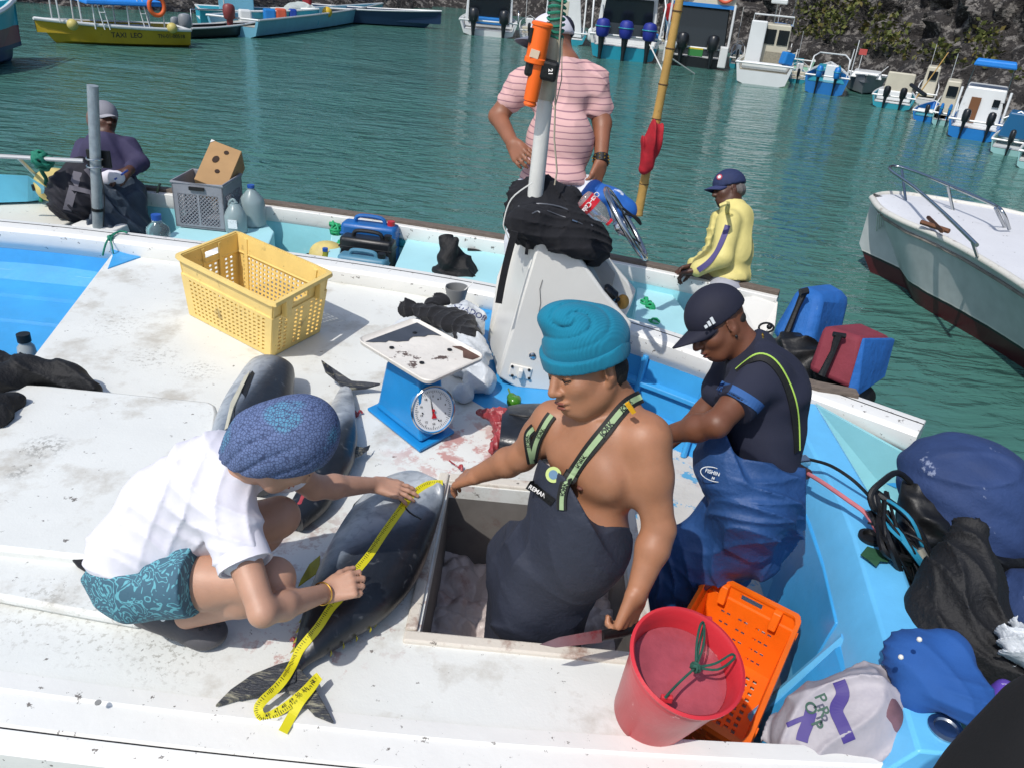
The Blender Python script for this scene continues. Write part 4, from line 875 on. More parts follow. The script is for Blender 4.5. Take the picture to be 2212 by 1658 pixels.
for i in range(1, len(pth)):
    if i > 118: break
    L0 = (pth[i] - pth[i - 1]).length; k = int(L0 / .0085) + 1
    for j in range(k):
        p = pth[i - 1].lerp(pth[i], j / k); d = (pth[i] - pth[i - 1]).normalized(); n_ = d.cross(sides[i]).normalized(); n_ = n_ if n_.dot(CF) < 0 else -n_
        c = p + n_ * .0012 + sides[i] * .005; q.box(c, (.0014, .006 if (i + j) % 3 else .011, .0008), rotm(d, sides[i], n_))
q.build('tick_marks', M_black, o, 0)
for tx, x, y in (('46', 578, 1543), ('47', 597, 1534), ('48', 613, 1524), ('49', 629, 1512), ('50', 643, 1500), ('51', 657, 1488), ('52', 674, 1472)):
    i = min(range(105, len(pth)), key=lambda i: (pth[i] - P(x, y, .03)).length); d = (P(687, 1461, .05) - P(582, 1546, .015)).normalized(); text(tx, .0125, P(x, y, .0) * 0 + J(x, y, (P(x, y, .045) - CC).dot(CF) - .012), d, -(d.cross(CF)) * 1 if (d.cross(CF)).dot(CU) < 0 else d.cross(CF), M_black, o)
# beheaded tuna with its tail up by the scale
F2 = thing('tuna', 'smaller headless tuna with raised tail, lying behind the patterned headscarf', 'fish', P(740, 960, 0))
sec = [((735, 838), (760, 842), .03, .015), ((722, 862), (765, 868), .035, .03), ((706, 895), (768, 905), .045, .05), ((696, 935), (772, 950), .055, .06), ((682, 985), (762, 1000), .06, .065), ((664, 1030), (735, 1048), .055, .06), ((636, 1075), (705, 1095), .05, .05), ((618, 1108), (655, 1135), .045, .042)]
va2 = (P(765, 950, .05) - P(690, 935, .05)).normalized()
q = MB(); q.loft(rings_px(smooth_sects(sec))); q.build('fish_body', fishmat('tuna_skin_two', va2, P(728, 940, .05), .17), F2, 60)
q = MB(); q.prism([P(745, 845, .03), P(728, 826, .04), P(703, 806, .07), P(694, 781, .09), (P(715, 797, .08)), P(738, 815, .05), P(760, 826, .04), P(790, 829, .04), P(822, 832, .05), P(790, 840, .03), P(765, 843, .03)], (0, 0, .012)); q.build('tail_fin', M_fin, F2, 0, .003)
heap('cut_end', None, None, [(P(632, 1118, .05), (.032, .03, .035)), (P(650, 1092, .075), P(662, 1062, .09), .018, .012)], M_meat, .004, parent=F2)
fin('side_fin', [(770, 965), (785, 968), (800, 962), (796, 972), (778, 985), (765, 990)], .006, M_fin, F2, [.05, .05, .03, .03, .04, .05])
# large tuna section at upper left
F3 = thing('tuna', 'thick headless tuna trunk with a white slit flap, left of the tail', 'fish', P(560, 900, 0))
sec = [((560, 790), (634, 797), .09, .05), ((535, 798), (637, 812), .09, .085), ((508, 835), (634, 850), .09, .095), ((482, 875), (628, 900), .09, .1), ((464, 915), (622, 950), .09, .1), ((452, 960), (610, 1000), .08, .09), ((450, 1010), (590, 1050), .07, .07)]
va3 = (P(634, 850, .09) - P(508, 835, .09)).normalized()
q = MB(); q.loft(rings_px(smooth_sects(sec))); f3 = q.build('fish_body', fishmat('tuna_skin_three', va3, P(545, 845, .09), .30), F3, 60); t3 = bvh(f3)
q = MB(); q.prism([onto(t3, P(x, y, .2), CF, .004) for x, y in ((538, 800), (545, 806), (530, 850), (505, 900), (492, 925), (500, 880), (518, 835))], -CF * .003); q.build('slit', M_black, F3, 0)
q = MB(); q.prism([onto(t3, P(x, y, .2), CF, .012) for x, y in ((522, 812), (536, 800), (520, 838), (500, 880), (480, 925), (470, 930), (492, 868))], -CF * .006); q.build('gill_flap', mat('pale_skin', 'b9b6a4', .4, var=.15, vs=20), F3, 0)
# tuna with red cut head end by the man's arm
F4 = thing('tuna', 'tuna cut open red at the head, lying behind the bare arm', 'fish', P(1120, 930, 0))
sec = [((1078, 962), (1085, 890), .06, .05), ((1100, 968), (1100, 884), .06, .06), ((1140, 975), (1135, 880), .06, .065), ((1200, 985), (1190, 880), .06, .065), ((1290, 990), (1290, 890), .06, .06), ((1360, 960), (1360, 915), .05, .03)]
q = MB(); q.loft(rings_px(smooth_sects(sec))); q.build('fish_body', mat('tuna_back', '22262d', .3, var=.4, vs=12, dirt=('5d6368', 8, .6, .1, .6), bump=.2, bs=40), F4, 60)
heap('cut_end', None, None, [(P(1085, 900, .08), P(1035, 890, .05), .03, .014), (P(1082, 905, .06), (.03, .03, .04)), (P(1085, 935, .06), P(1062, 972, .03), .025, .012), (P(1075, 925, .05), (.02, .02, .03))], M_meat, .004, folds(.006, [((1, .3, .2), 120, 1), ((.2, 1, .5), 90, 1)], 3), parent=F4)
q = MB(); q.tube(bez([P(1100, 893, .12), P(1140, 898, .135), P(1190, 893, .13)], 8), .004, 5); q.build('gill_slit', M_black, F4)
# scraps of flesh on the deck
SCR = ['curled pink scrap of flesh above the hatch corner', 'small scrap beside the curled pink one at the hatch corner', 'red scrap just left of the cut open tuna', 'red streak of flesh right of the smaller tuna tail', 'second bit of flesh beside the red streak by the tuna tail', 'pink scrap left of the measured tuna, near its tail', 'tiny crumb of flesh by the scrap at the measured tuna tail', 'flesh crumb beside the hand at the fish snout', 'crumb of flesh at the snout of the measured tuna']
for i, (x, y, s_) in enumerate(((990, 1010, .012), (978, 1000, .006), (1060, 950, .008), (770, 893, .014), (783, 892, .009), (635, 1395, .010), (628, 1382, .008), (1000, 1040, .012), (940, 1045, .006))):
    q = MB(); rn = random.Random(i); q.tube(bez([P(x, y, .008), P(x + rn.uniform(-10, 10), y - 6, .02), P(x + rn.uniform(-14, 14), y + 6, .008)], 8), s_ * .5, 6); tag(q.build('fish_scrap', M_meat, None), SCR[i], 'scrap')
# ---------------------------------------------------------------- kitchen scale
M_sb = mat('scale_blue_paint', '1d86c8', .35, var=.1, vs=8, dirt=('9db9c4', 25, .68, .05, .6), bump=.08, bs=50)
SC = thing('weighing_scale', 'blue dial scale with a rusty peeling white tray', 'scale', P(900, 930, 0))
b0, b1, b2, b3 = P(793, 886, .006), P(906, 977, .006), P(982, 936, .006), None; b3 = b0 + b2 - b1
q = MB(); q.box8([b0, b1, b2, b3] + [p + Vector((0, 0, .014)) for p in (b0, b1, b2, b3)]); q.build('base_plate', M_sb, SC, 0, .005)
cx = (b0 + b2) / 2; e1 = (b1 - b0); e2 = (b2 - b1)
def sp(u, v, z): return b0 + e1 * u + e2 * v + Vector((0, 0, z))
q = MB(); q.loft([[sp(.06, .12, .02), sp(.94, .12, .02), sp(.94, .88, .02), sp(.06, .88, .02)], [sp(.10, .16, .05), sp(.90, .14, .05), sp(.9, .86, .05), sp(.10, .84, .05)], [sp(.22, .20, .25), sp(.84, .18, .25), sp(.84, .82, .25), sp(.22, .8, .25)], [sp(.26, .22, .275), sp(.80, .22, .275), sp(.80, .78, .275), sp(.26, .78, .275)]]); q.build('housing', M_sb, SC, 0, .012)
# dial faces the picture's lower right: on side u=1
dn = perp(e1.normalized() * 1 + Vector((.25, 0, 0)), Vector((0, 0, 1))); dn = (P(1010, 1010, 0) - P(900, 900, 0)); dn = Vector((dn.x, dn.y, .0)).normalized()
dc = Y(935, 884, P(935, 884, .14).y); dc = P(935, 884, .155); rx = dn.cross(Vector((0, 0, 1))).normalized(); 
dn = Vector((.38, -.92, .22)).normalized()
q = MB(); q.lathe([(.075, -.05), (.088, -.03), (.088, .004), (.083, .009), (.081, .003), (0, .003)], dc, dn, 40, 1, 1.12, xr=Vector((.92, .38, 0))); q.build('dial_housing', M_sb, SC, 30)
q = MB(); q.lathe([(.089, .0), (.0905, .006), (.086, .0105), (.083, .006)], dc, dn, 40, 1, 1.12, xr=Vector((.92, .38, 0)), cap=False); q.build('bezel', M_steel, SC, 50)
dfx = perp(Vector((.92, .38, 0)), dn); dfy = dn.cross(dfx).normalized(); dfy = dfy if dfy.z > 0 else -dfy
q = MB(); q.lathe([(.083, .0045), (0, .0046)], dc, dn, 40, 1, 1.12, xr=Vector((.92, .38, 0))); face = q.build('dial', mat('dial_white', 'd6d8da', .35), SC, 0)
q = MB()
for k in range(60):
    a = k * PI / 30; r0, r1 = (.066 if k % 5 else .060), .074; u = dfx * math.cos(a) + dfy * math.sin(a) * 1.12; t_ = dfx * -math.sin(a) + dfy * math.cos(a)
    q.box(dc + dn * .006 + u * (r0 + r1) / 2, (r1 - r0, .0014, .0006), rotm(u.normalized(), t_.normalized(), dn))
q.build('graduations', M_black, face, 0)
for k, tx in enumerate(('0', '2', '4', '6', '8', '10', '12', '14', '16', '18')):
    a = PI / 2 - k * PI / 5; text(tx, .012, dc + dn * .0055 + dfx * .052 * math.cos(a) + dfy * .058 * math.sin(a), dfx, dfy, M_black, face)
q = MB(); q.prism([dc + dn * .008 + v for v in (dfx * .002 - dfy * .02, -dfx * .001 + dfy * .068 - dfx * .012, dfx * -.004 - dfy * .02)], dn * .001); q.build('pointer', M_black, face, 0)
q = MB(); q.prism([dc + dn * .009 + v for v in (dfx * .0 - dfy * .0, dfx * .014 - dfy * .034, dfx * -.008 - dfy * .034)], dn * .001); q.lathe([(.006, 0), (.006, .005), (0, .005)], dc + dn * .008, dn, 12); q.build('pointer_tail', mat('red_plastic', 'b01e28', .4), face, 0)
q = MB()
for k in (1.1, 3.3, 5.2): q.lathe([(.003, 0), (.003, .003), (0, .003)], dc + dn * .006 + dfx * .045 * math.cos(k) + dfy * .05 * math.sin(k), dn, 8)
q.build('dial_screw', M_black, face)
# tray
zt = .34; tr = [P(782, 738, zt), P(897, 696, zt), P(1037, 772, zt), P(917, 832, zt)]; tr[3] = tr[0] + tr[2] - tr[1]
m = mat('peeling_tray_paint', 'dad7d0', .45, var=.06, vs=8); nt = m.node_tree
def traymat():
    m = mat('tray_rust', 'd9d4cb', .5, var=.08, vs=10, dirt=('5a4a42', 7.0, .60, .012, 1), dirt2=('8a5c44', 30, .66, .04, .8), bump=.3, bs=30)
    return m
cT = sum(tr, Vector()) / 4
def tq(u, v, z=0): return tr[0].lerp(tr[1], u).lerp(tr[3].lerp(tr[2], u), v) + Vector((0, 0, z))
rr = []
def rc(z, e, r=.06, n=5):
    out = []
    for (u, v, su, sv, a0) in ((0, 0, 1, 1, PI), (1, 0, -1, 1, 1.5 * PI), (1, 1, -1, -1, 0), (0, 1, 1, -1, .5 * PI)):
        for k in range(n + 1):
            a = a0 + k * PI / 2 / n; out.append(tq(u + su * r + math.cos(a) * (r + e), v + sv * r + math.sin(a) * (r + e), z))
    return out
q = MB(); q.loft([rc(0, -.02), rc(0, .0), rc(.004, .03), rc(.012, .045), rc(.008, .055), rc(-.006, .045), rc(-.008, .0)]); q.build('tray', traymat(), SC, 40)
dark = mat('bare_grey_metal', '4c5058', .45, .3, var=.2, vs=12)
rn = random.Random(4); e0 = [tq(.5 + .0 * i, .1, 0) for i in range(2)]
bp_ = [tq(.03, .03), tq(1.0, .03), tq(1.0, .42)] + [tq(1.0 - .97 * k / 14, .40 - .30 * k / 14 + rn.uniform(-.05, .05)) for k in range(1, 14)]
q = MB(); q.prism([p + Vector((0, 0, .002)) for p in bp_], (0, 0, .0012)); q.build('peeled_patch', dark, SC, 0)
q = MB(); q.prism([tq(u, v, .0025) for u, v in ((.86, .99), (1.0, 1.0), (1.0, .72), (.9, .66), (.93, .8), (.8, .9))], (0, 0, .0012)); q.build('rust_patch', mat('rusty_metal', '5f453a', .7, var=.3, vs=20), SC, 0)
for u, v in ((.2, .3), (.75, .2), (.25, .72), (.8, .7)):
    q = MB(); q.lathe([(.010, 0), (.010, .003), (.005, .005), (0, .005)], tq(u, v, .003), (0, 0, 1), 12); q.build('rivet', M_black, SC)
q = MB(); q.tube([cT - Vector((0, 0, .07)), cT - Vector((0, 0, .012))], .02, 10); q.box(cT - Vector((0, 0, .012)), (.14, .14, .01)); q.build('tray_support', M_steel, SC, 30)
# cup and spoon
c = P(985, 652, .102); o = thing('plastic_cup', 'grey fluted plastic cup with a white spoon standing on the rail edge', 'cup', c)
q = MB(); n = 40; pr = [(.045, 0), (.062, .085), (.062, .088), (.058, .086), (.043, .008), (0, .006)]
q.loft([[c + Vector((0, 0, h)) + Vector((math.cos(2 * PI * j / n), math.sin(2 * PI * j / n), 0)) * max(r_ + (.002 if j % 2 and .001 < h < .086 else 0), 1e-4) for j in range(n)] for r_, h in pr]); q.build('cup_body', mat('grey_cup_plastic', '7b7d7e', .35, trans=.1), o, 30)
tag(MB().tube([c + Vector((.0, 0, .02)), c + Vector((.085, .02, .115))], .005, 6, flat=.5).build('spoon', M_gel, None), 'white plastic spoon leaning in the grey cup', 'spoon')
# grocery bag with black shirt on it
M_bag = mat('white_plastic_bag', 'd3d8dc', .3, trans=.15, var=.08, vs=10, bump=.6, bs=14, bdist=.03)
BG = thing('plastic_bag', 'white printed plastic bag slumped behind the scale tray', 'bag', P(1010, 800, 0))
Bb = Body(.006); Bb.ell(P(1010, 770, .08), (.10, .12, .10)).ell(P(1035, 820, .05), (.075, .07, .06)).ell(P(1000, 700, .10), (.11, .13, .10)).ell(P(900, 720, .06), (.13, .12, .07)).ell(P(1000, 850, .03), (.05, .05, .035)); Bb.cut(P(1000, 800, .004), (0, 0, -1)); Bb.fold = folds(.016, [((.9, .3, .2), 24, 1), ((.3, .9, .5), 34, .8), ((.5, -.6, .8), 50, .5)], 6)
bgo = Bb.build('bag_film', M_bag, BG); tB = bvh(bgo)
text('CUADOR', .042, J(1015, 672, (P(1015, 672, .2) - CC).dot(CF)), CR * .9 - CU * .42, CU, mat('navy_print', '2c3a6e', .5), BG, conform=tB)
text('PS', .04, J(878, 700, (P(878, 700, .15) - CC).dot(CF)), CR, CU, mat('dark_print', '30363f', .5), BG, conform=tB)
qm = MB(); qm.grid(lambda u, v: J(975 + u * 45, 672 + v * 22 + u * 16, 3.5), 8, 4); me = qm.mesh('printed_logo'); stick(me, tB, CF, .002, 1.2); link('printed_logo', me, mat('blue_print', '2b49c0', .5), BG)
heap('black_shirt', 'black shirt draped over the white plastic bag', 'shirt', [(P(945, 680, .17), (.14, .06, .035), eul(0, 0, -25)), (P(985, 695, .18), (.10, .09, .04)), (P(880, 672, .14), (.05, .03, .03)), (P(1010, 725, .16), (.06, .08, .05)), (P(930, 655, .16), P(960, 650, .17), .03, .02)], M_bcloth, .006, folds(.022, FS2, 8, False))
# pepper, potato
PP = thing('green_pepper', 'small green pepper lying on the blue step below the console', 'pepper', P(1110, 868, 0))
Bb = Body(.004); c = P(1110, 868, .03); Bb.ell(c, (.032, .028, .028), None, .01).ell(c + Vector((-.012, .03, .005)), (.022, .026, .022), None, .012).ell(c + Vector((.015, .02, .0)), (.018, .028, .022), None, .008); Bb.build('fruit', mat('pepper_green', '3f7a1c', .2, var=.25, vs=30), PP)
q = MB(); q.tube([c + Vector((-.02, .05, .01)), c + Vector((-.03, .075, .025))], [.004, .005], 6); q.build('stalk', mat('stalk_green', '5d7a38', .7), PP)
c = Y(1346, 653, 3.45); q = Body(.005); q.ell(c, (.028, .03, .034), None, .01).ell(c + Vector((-.004, 0, .014)), (.022, .022, .022), None, .01); tag(q.build('potato', mat('potato_skin', 'b5893f', .7, var=.3, vs=40, dirt=('6a4a22', 60, .62, .04, .8), bump=.3, bs=60), None), 'brown potato resting on the edge of the dashboard', 'potato')
for i, (x0, y0, x1, y1, r_, c_, lb) in enumerate(((1250, 585, 1278, 622, .02, '7d3a2e', 'reddish bottle lying in the dash recess'), (1262, 560, 1300, 640, .024, '9aa2a6', 'clear bottle lying along the dash recess'), (1305, 622, 1335, 650, .03, '101114', 'black cylinder beside the potato'))):
    a, b_ = Y(x0, y0, 3.42), Y(x1, y1, 3.42); q = MB(); L = (b_ - a).length; q.lathe([(r_ * .8, 0), (r_, .01), (r_, L * .7), (r_ * .5, L * .85), (r_ * .5, L), (0, L)], a, b_ - a, 14); tag(q.build('dash_bottle', mat('dashb' + c_, c_, .25), None, 40), lb, 'bottle')
# black backpack on the console
BP = thing('backpack', 'black backpack lying over the top of the console', 'backpack', Y(1200, 480, 3.35))
Bb = Body(.007); Yb = 3.48
Bb.ell(Y(1160, 470, Yb), (.13, .19, .13), eul(0, 14, 0), .06).ell(Y(1235, 490, Yb), (.16, .20, .11), eul(0, 28, 0), .06).ell(Y(1285, 530, Yb), (.07, .16, .07), None, .05).cone(Y(1125, 420, Yb), Y(1165, 402, Yb), .05, .045).cone(Y(1165, 402, Yb), Y(1230, 430, Yb), .045, .05).ell(Y(1140, 480, 3.3), (.09, .06, .07)).ell(Y(1215, 520, 3.3), (.16, .06, .05), eul(0, 18, 0))
Bb.fold = folds(.024, FS2, 12, False); bpo = Bb.build('bag_body', mat('backpack_nylon', '14151b', .95, var=.2, vs=12, bump=.4, bs=120, bdist=.003, bump2=(.4, 10, .03)), BP); tP = bvh(bpo)
for pts, r_ in (([(1185, 440), (1215, 450), (1245, 462), (1265, 470)], .0028), ([(1150, 455), (1162, 448), (1168, 452)], .0035), ([(1120, 425), (1170, 420), (1230, 430), (1290, 470)], .0045)):
    q = MB(); q.tube(bez([onto(tP, Y(x, y, 3.2), CF, .001, .2) for x, y in pts], 14), r_, 6); q.build('zip', mat('zip_grey', '5d6066', .4, .4), BP)
q = MB(); q.tube([onto(tP, Y(1240, 463, 3.2), CF, .004, .2), onto(tP, Y(1252, 466, 3.2), CF, .004, .2)], .005, 6); q.build('zip_pull', M_steel, BP)
for a in ([(1112, 500), (1096, 560), (1085, 610), (1077, 655)], [(1150, 500), (1140, 530), (1137, 550)]):
    q = MB(); pp = bez([Y(x, y, 3.20 if a[0][0] < 1120 else 3.27) for x, y in a], 12); q.rib(pp, .03 if a[0][0] < 1120 else .014, CR, .006); q.build('strap', M_bcloth, BP)
# cola bottle
a, b_ = Y(1258, 425, 3.16), Y(1318, 482, 3.14); L = (b_ - a).length; ax = (b_ - a).normalized(); r_ = .038
CB = thing('cola_bottle', 'clear cola bottle with red label and cap lying on the backpack', 'bottle', a)
q = MB(); q.lathe([(.01, 0), (.032, .004), (r_, .015), (r_, L * .55), (r_ * .9, L * .66), (r_ * .45, L * .88), (.013, L * .92), (.013, L * .95)], a, ax, 24); q.build('bottle_body', mat('pet_plastic', 'c9d2d2', .1, trans=.75), CB, 50)
q = MB(); q.lathe([(r_ + .001, L * .12), (r_ + .001, L * .40)], a, ax, 28); lbo = q.build('label', mat('cola_red', 'c0202c', .3), CB, 60)
text('Coca-Cola', .028, a.lerp(b_, .27) - CF * .03, perp(-CU * 1 + CR * .6, ax), ax, mat('label_white', 'e0dcd8', .4), CB, conform=bvh(lbo), ext=.0012)
q = MB(); q.lathe([(.017, L * .93), (.017, L), (.0, L)], a, ax, 18); q.build('cap', mat('cola_red', 'c0202c', .3), CB, 30)
# blue box and bits behind the wheel
heap('blue_cloth_bag', 'blue and white bag behind the steering wheel', 'bag', [(Y(1300, 425, 3.75), (.10, .07, .05)), (Y(1335, 450, 3.75), (.08, .08, .06)), (Y(1285, 410, 3.8), (.04, .05, .04))], mat('blue_bag_cloth', '1f5fb0', .7, var=.2, vs=12, dirt=('d6dade', 6, .60, .04, .9)), .007, folds(.012, FS, 5))
rope('black_line', [Y(1345, 450, 3.6), Y(1370, 470, 3.6), Y(1384, 485, 3.6), Y(1375, 470, 3.6), Y(1350, 462, 3.6)], .006, M_black, 'black cord coil hanging at the foot of the bamboo pole')
# bamboo pole with red rag
o = thing('bamboo_pole', 'long bamboo pole with dark joints standing aft of the console', 'pole', Y(1378, 470, 4.2))
b0, b1 = Y(1378, 465, 4.1), Y(1474, -30, 4.1); q = MB(); pth = [b0.lerp(b1, i / 40) for i in range(41)]; q.tube(pth, [.0235 - .004 * i / 40 + (.0022 if i % 6 == 0 else 0) for i in range(41)], 14); q.build('cane', mat('bamboo', 'b9934f', .5, var=.2, vs=6, dirt=('6d4c22', 20, .62, .08, .6), bump=.2, bs=40), o, 60)
q = MB()
for i in range(0, 41, 6): p = pth[i]; dd = (b1 - b0).normalized(); q.lathe([(.0245, 0), (.0262, .003), (.0245, .006)], p, dd, 14)
q.build('joint', mat('bamboo_node', '4f3618', .7), o)
c1_, c2_ = Y(1415, 280, 4.06), Y(1392, 365, 4.05)
heap('red_rag', 'red rag knotted round the bamboo pole', 'rag', [(c1_, c1_.lerp(c2_, .3), .03, .035), (c1_.lerp(c2_, .3), c2_, .038, .028), (c1_.lerp(c2_, .1), c1_.lerp(c2_, .9) + Vector((.02, 0, 0)), .02, .02)], mat('red_cloth', 'a01222', .8, var=.3, vs=20), .005, folds(.018, [((1, .3, .2), 60, 1), ((.8, .3, .5), 44, .8)], 5))
# orange rescue beacon clamped on the mast
o = thing('rescue_beacon', 'orange cylindrical rescue light strapped to the white mast', 'beacon', Y(1150, 230, 3.36))
yb_ = 3.34; t0, t1, t2 = Y(1173, 48, yb_), Y(1155, 138, yb_), Y(1144, 228, yb_); ax = (t0 - t1).normalized()
M_or = mat('beacon_orange', 'f2691c', .35, var=.05, vs=8)
q = MB(); L = (t0 - t1).length; q.lathe([(.036, 0), (.044, .004), (.044, .02), (.040, .024), (.038, L * .9), (.042, L * .91), (.042, L * .97), (.034, L), (0, L)], t1, ax, 26); q.build('lamp_head', M_or, o, 30)
L = (t1 - t2).length; q = MB(); q.lathe([(.0, -.004), (.024, -.002), (.027, .006), (.024, .016), (.029, .02), (.030, L)], t2, ax, 24); q.build('body_tube', M_or, o, 30)
bc = Y(1170, 148, yb_ + .02); q = MB(); q.box(bc, (.13, .09, .075), eul(0, 8, 0)); q.build('bracket', M_black, o, 0, .012)
text('121', .026, bc + Vector((.035, -.047, 0)), (CU * -1), CR, mat('label_white', 'e0dcd8', .4), o, squash=.9)
q = MB(); q.box(t1.lerp(t0, .26) + Vector((-.008, -.041, 0)), (.035, .004, .03), eul(0, 12, 0)); q.build('sticker', mat('pale_sticker', 'd9c3a8', .5), o)
q = MB(); q.tube([t1.lerp(t0, .5) + Vector((-.036, -.02, 0)), t1.lerp(t0, .85) + Vector((-.036, -.02, 0))], .009, 6); q.build('switch', M_black, o)
# left tarp, cap bottle, rope on the rail, cloth between covers
M_tc = M_tarp
TB = Body(.008)
for a, b_, r1, r2 in (((-60, 850, .07), (60, 800, .10), .10, .075), ((60, 800, .10), (150, 812, .08), .075, .06), ((150, 812, .08), (200, 838, .06), .055, .03), ((-40, 900, .08), (30, 870, .08), .10, .05), ((-20, 790, .08), (40, 790, .09), .07, .05), ((-60, 920, .07), (0, 900, .08), .07, .05)): TB.cone(P(*a), P(*b_), r1 * .8, r2 * .8, .03)
TB.fold = folds(.018, FS, 21, False); TB.cut(P(0, 850, -.02), (0, 0, -1)); tag(TB.build('black_oilskin', M_tarp, None), 'folded black oilskin lying over the corner of the hatch cover', 'oilskin')
c = P(60, 768, -.20); bottle('capped_bottle', 'grey bottle with black cap standing in the blue well', c, [(.04, -.06), (.045, 0), (.04, .05), (.026, .07), (.026, .085)], mat('grey_bottle', '9aa0a0', .3), (.032, .08, .04, M_black))
rope('green_line', [P(275, 503, .11), P(262, 500, .115), P(245, 506, .11), P(232, 520, .09), P(226, 535, .05), P(222, 552, .0)], .006, M_rope, 'thin green line hitched over the white rail', knots=((P(238, 514, .10), .014),))
rope('green_line', [P(250, 505, .11), P(240, 515, .10), P(243, 535, .06), P(246, 556, .0)], .004, M_rope, 'loose end of green line hanging inside the rail')
rope('grey_line', [P(346, 398, .14), P(340, 410, .13), P(342, 428, .06)], .008, mat('olive_rope', '5d6a50', .8), 'olive line looped over the wooden rub rail')
q = MB(); q.prism([P(110, 1186, .045), P(200, 1204, .045), P(230, 1215, .06), P(230, 1260, .05), P(195, 1243, .045), P(168, 1226, .045), P(150, 1205, .045)], (0, 0, .012)); tag(q.build('black_rag', M_bcloth, None, 0, .004), 'black rag wedged between the two white covers', 'rag')
# ================================================================ people
def skin(nm, c):
    m = mat(nm, c, .5, var=.12, vs=14, bump=.22, bs=220, bdist=.002, bump2=(.12, 30, .004), dirt=(tuple(q * .62 for q in srgb(c)), 9, .60, .2, .45))
    b = m.node_tree.nodes['Principled BSDF']; b.inputs['Subsurface Weight'].default_value = .12; b.inputs['Subsurface Radius'].default_value = (.012, .005, .003); b.inputs['Subsurface Scale'].default_value = .6
    return m
def vcut(B, p, q, keep):
    n = ray(*p).cross(ray(*q)).normalized()
    if n.dot(ray(*keep)) > 0: n = -n
    B.cut(CC, n)
def strap(nm, pts, w, m, par, tree, off=.004, d0=2.0, th=.003, n=30, wd=CR, back=.6):
    raw = bez([J(x, y, d0) for x, y in pts], n); out = []
    for p in raw:
        h = tree.ray_cast(CC, (p - CC).normalized())[0]; out.append(h if h else None)
    last = next(h for h in out if h)
    for i in range(len(out)):
        if out[i] is None: out[i] = CC + (raw[i] - CC).normalized() * (last - CC).length
        last = out[i]
    for _ in range(3): out = [out[0]] + [(out[i - 1] + out[i] * 2 + out[i + 1]) / 4 for i in range(1, len(out) - 1)] + [out[-1]]
    out = [p - (p - CC).normalized() * off for p in out]
    nr = []
    for i, p in enumerate(out):
        d = (out[min(i + 1, len(out) - 1)] - out[max(i - 1, 0)]).normalized(); h, n_, _, _ = tree.find_nearest(p); n_ = n_ if n_ is not None else -CF
        if n_.dot(CF) > 0: n_ = -n_
        nr.append(d.cross(n_).normalized())
    for _ in range(4): nr = [nr[0]] + [(nr[i - 1] + nr[i] + nr[i + 1]).normalized() for i in range(1, len(nr) - 1)] + [nr[-1]]
    q = MB(); q.rib(out, w, nr, th); q.build(nm, m, par, 0); return out, nr
def capob(par, q, rot, s, m, mb_, brimdir=1, up=.03, bl=.085, name='cap', tilt=0):
    B = Body(.005 if s > .9 and par.get('near') else .008); f, l, u = rot.col[0], rot.col[1], rot.col[2]
    B.ell(q(-.012, 0, .035), (.112 * s, .091 * s, .098 * s), rot, .02); B.cut(q(0, 0, .012), -u + f * -.08)
    o = B.build(name, m, par)
    mbx = MB(); 
    def bf(a, t, z): # brim sheet
        w = .078 * s * (1 - .25 * t * t); x = .072 + (.032 + bl * t) * (1 - .55 * a * a) - .05 * a * a; return q(x, a * w / s, .028 - .028 * a * a - .018 * t + z)
    mbx.grid(lambda i, j: bf(i * 2 - 1, j, 0), 14, 8); mbx.build('brim', mb_, par, 60, solid=.004)
    q2 = MB(); q2.ell(q(-.012, 0, .133), (.008 * s, .008 * s, .005 * s), rot); q2.build('cap_button', m, par)
    return o
# ---------------------------------------------------------------- crouching person measuring the tuna
WM = thing('person', 'crouching person in white t-shirt, patterned headscarf and teal shorts measuring the tuna', 'person', P(400, 1340, 0))
sk = skin('skin_light', 'b88d76'); s = .93
hipL, hipR = P(308, 1258, .24), P(352, 1190, .27); kN, kF = P(590, 1250, .31), P(603, 1115, .32); aN, aF = P(405, 1330, .10), P(500, 1215, .09)
chest = P(445, 1045, .50); neck = P(520, 1003, .575); shN, shF = P(487, 1092, .49), P(575, 985, .52)
eN, wN = J(568, 1322, 1.88), P(706, 1278, .215); eF, wF = P(680, 1052, .33), P(812, 1046, .235)
B = Body(.0042)
B.ell((hipL + hipR) / 2, (.085, .10, .085), None, .04).chain([(hipL + hipR) / 2, P(370, 1110, .42), chest, neck], [.08, .075, .078, .045], .05)
B.chain([chest, shN], [.07, .05], .04).chain([chest, shF], [.07, .05], .04)
B.chain([hipL, hipL.lerp(kN, .5), kN], [.080, .070, .050], .03).chain([kN, kN.lerp(aN, .35) + Vector((0, 0, -.01)), aN], [.053, .055, .034], .02).ell(kN, (.047, .048, .047), None, .02)
B.chain([hipR, hipR.lerp(kF, .5), kF], [.088, .078, .056], .03).chain([kF, kF.lerp(aF, .35), aF], [.053, .055, .034], .02)
B.chain([shN, shN.lerp(eN, .3), eN], [.05, .045, .033], .02).chain([eN, eN.lerp(wN, .3), wN], [.033, .035, .0235], .015)
B.chain([shF, shF.lerp(eF, .3), eF], [.05, .044, .036], .02).chain([eF, eF.lerp(wF, .3), wF], [.036, .037, .0235], .015)
hd = (P(765, 1258, .235) - wN).normalized(); tW1 = hand(B, wN, hd, Vector((-.1, -.55, .8)), .86, -1, (62, 66, 70, 74), 4, (35, 35))
hd2 = (P(880, 1062, .215) - wF).normalized(); hand(B, wF, hd2, Vector((0, -.1, 1)), .86, -1, (14, 12, 14, 20), 7, (42, 5))
wf = Vector((.50, .22, -.80)); wu_ = Vector((.72, .30, .55)); hc = P(628, 962, .645)
wq, wr_ = head(B, hc, wf, wu_, s, neck=neck + (hc - neck) * .1, ear=False)
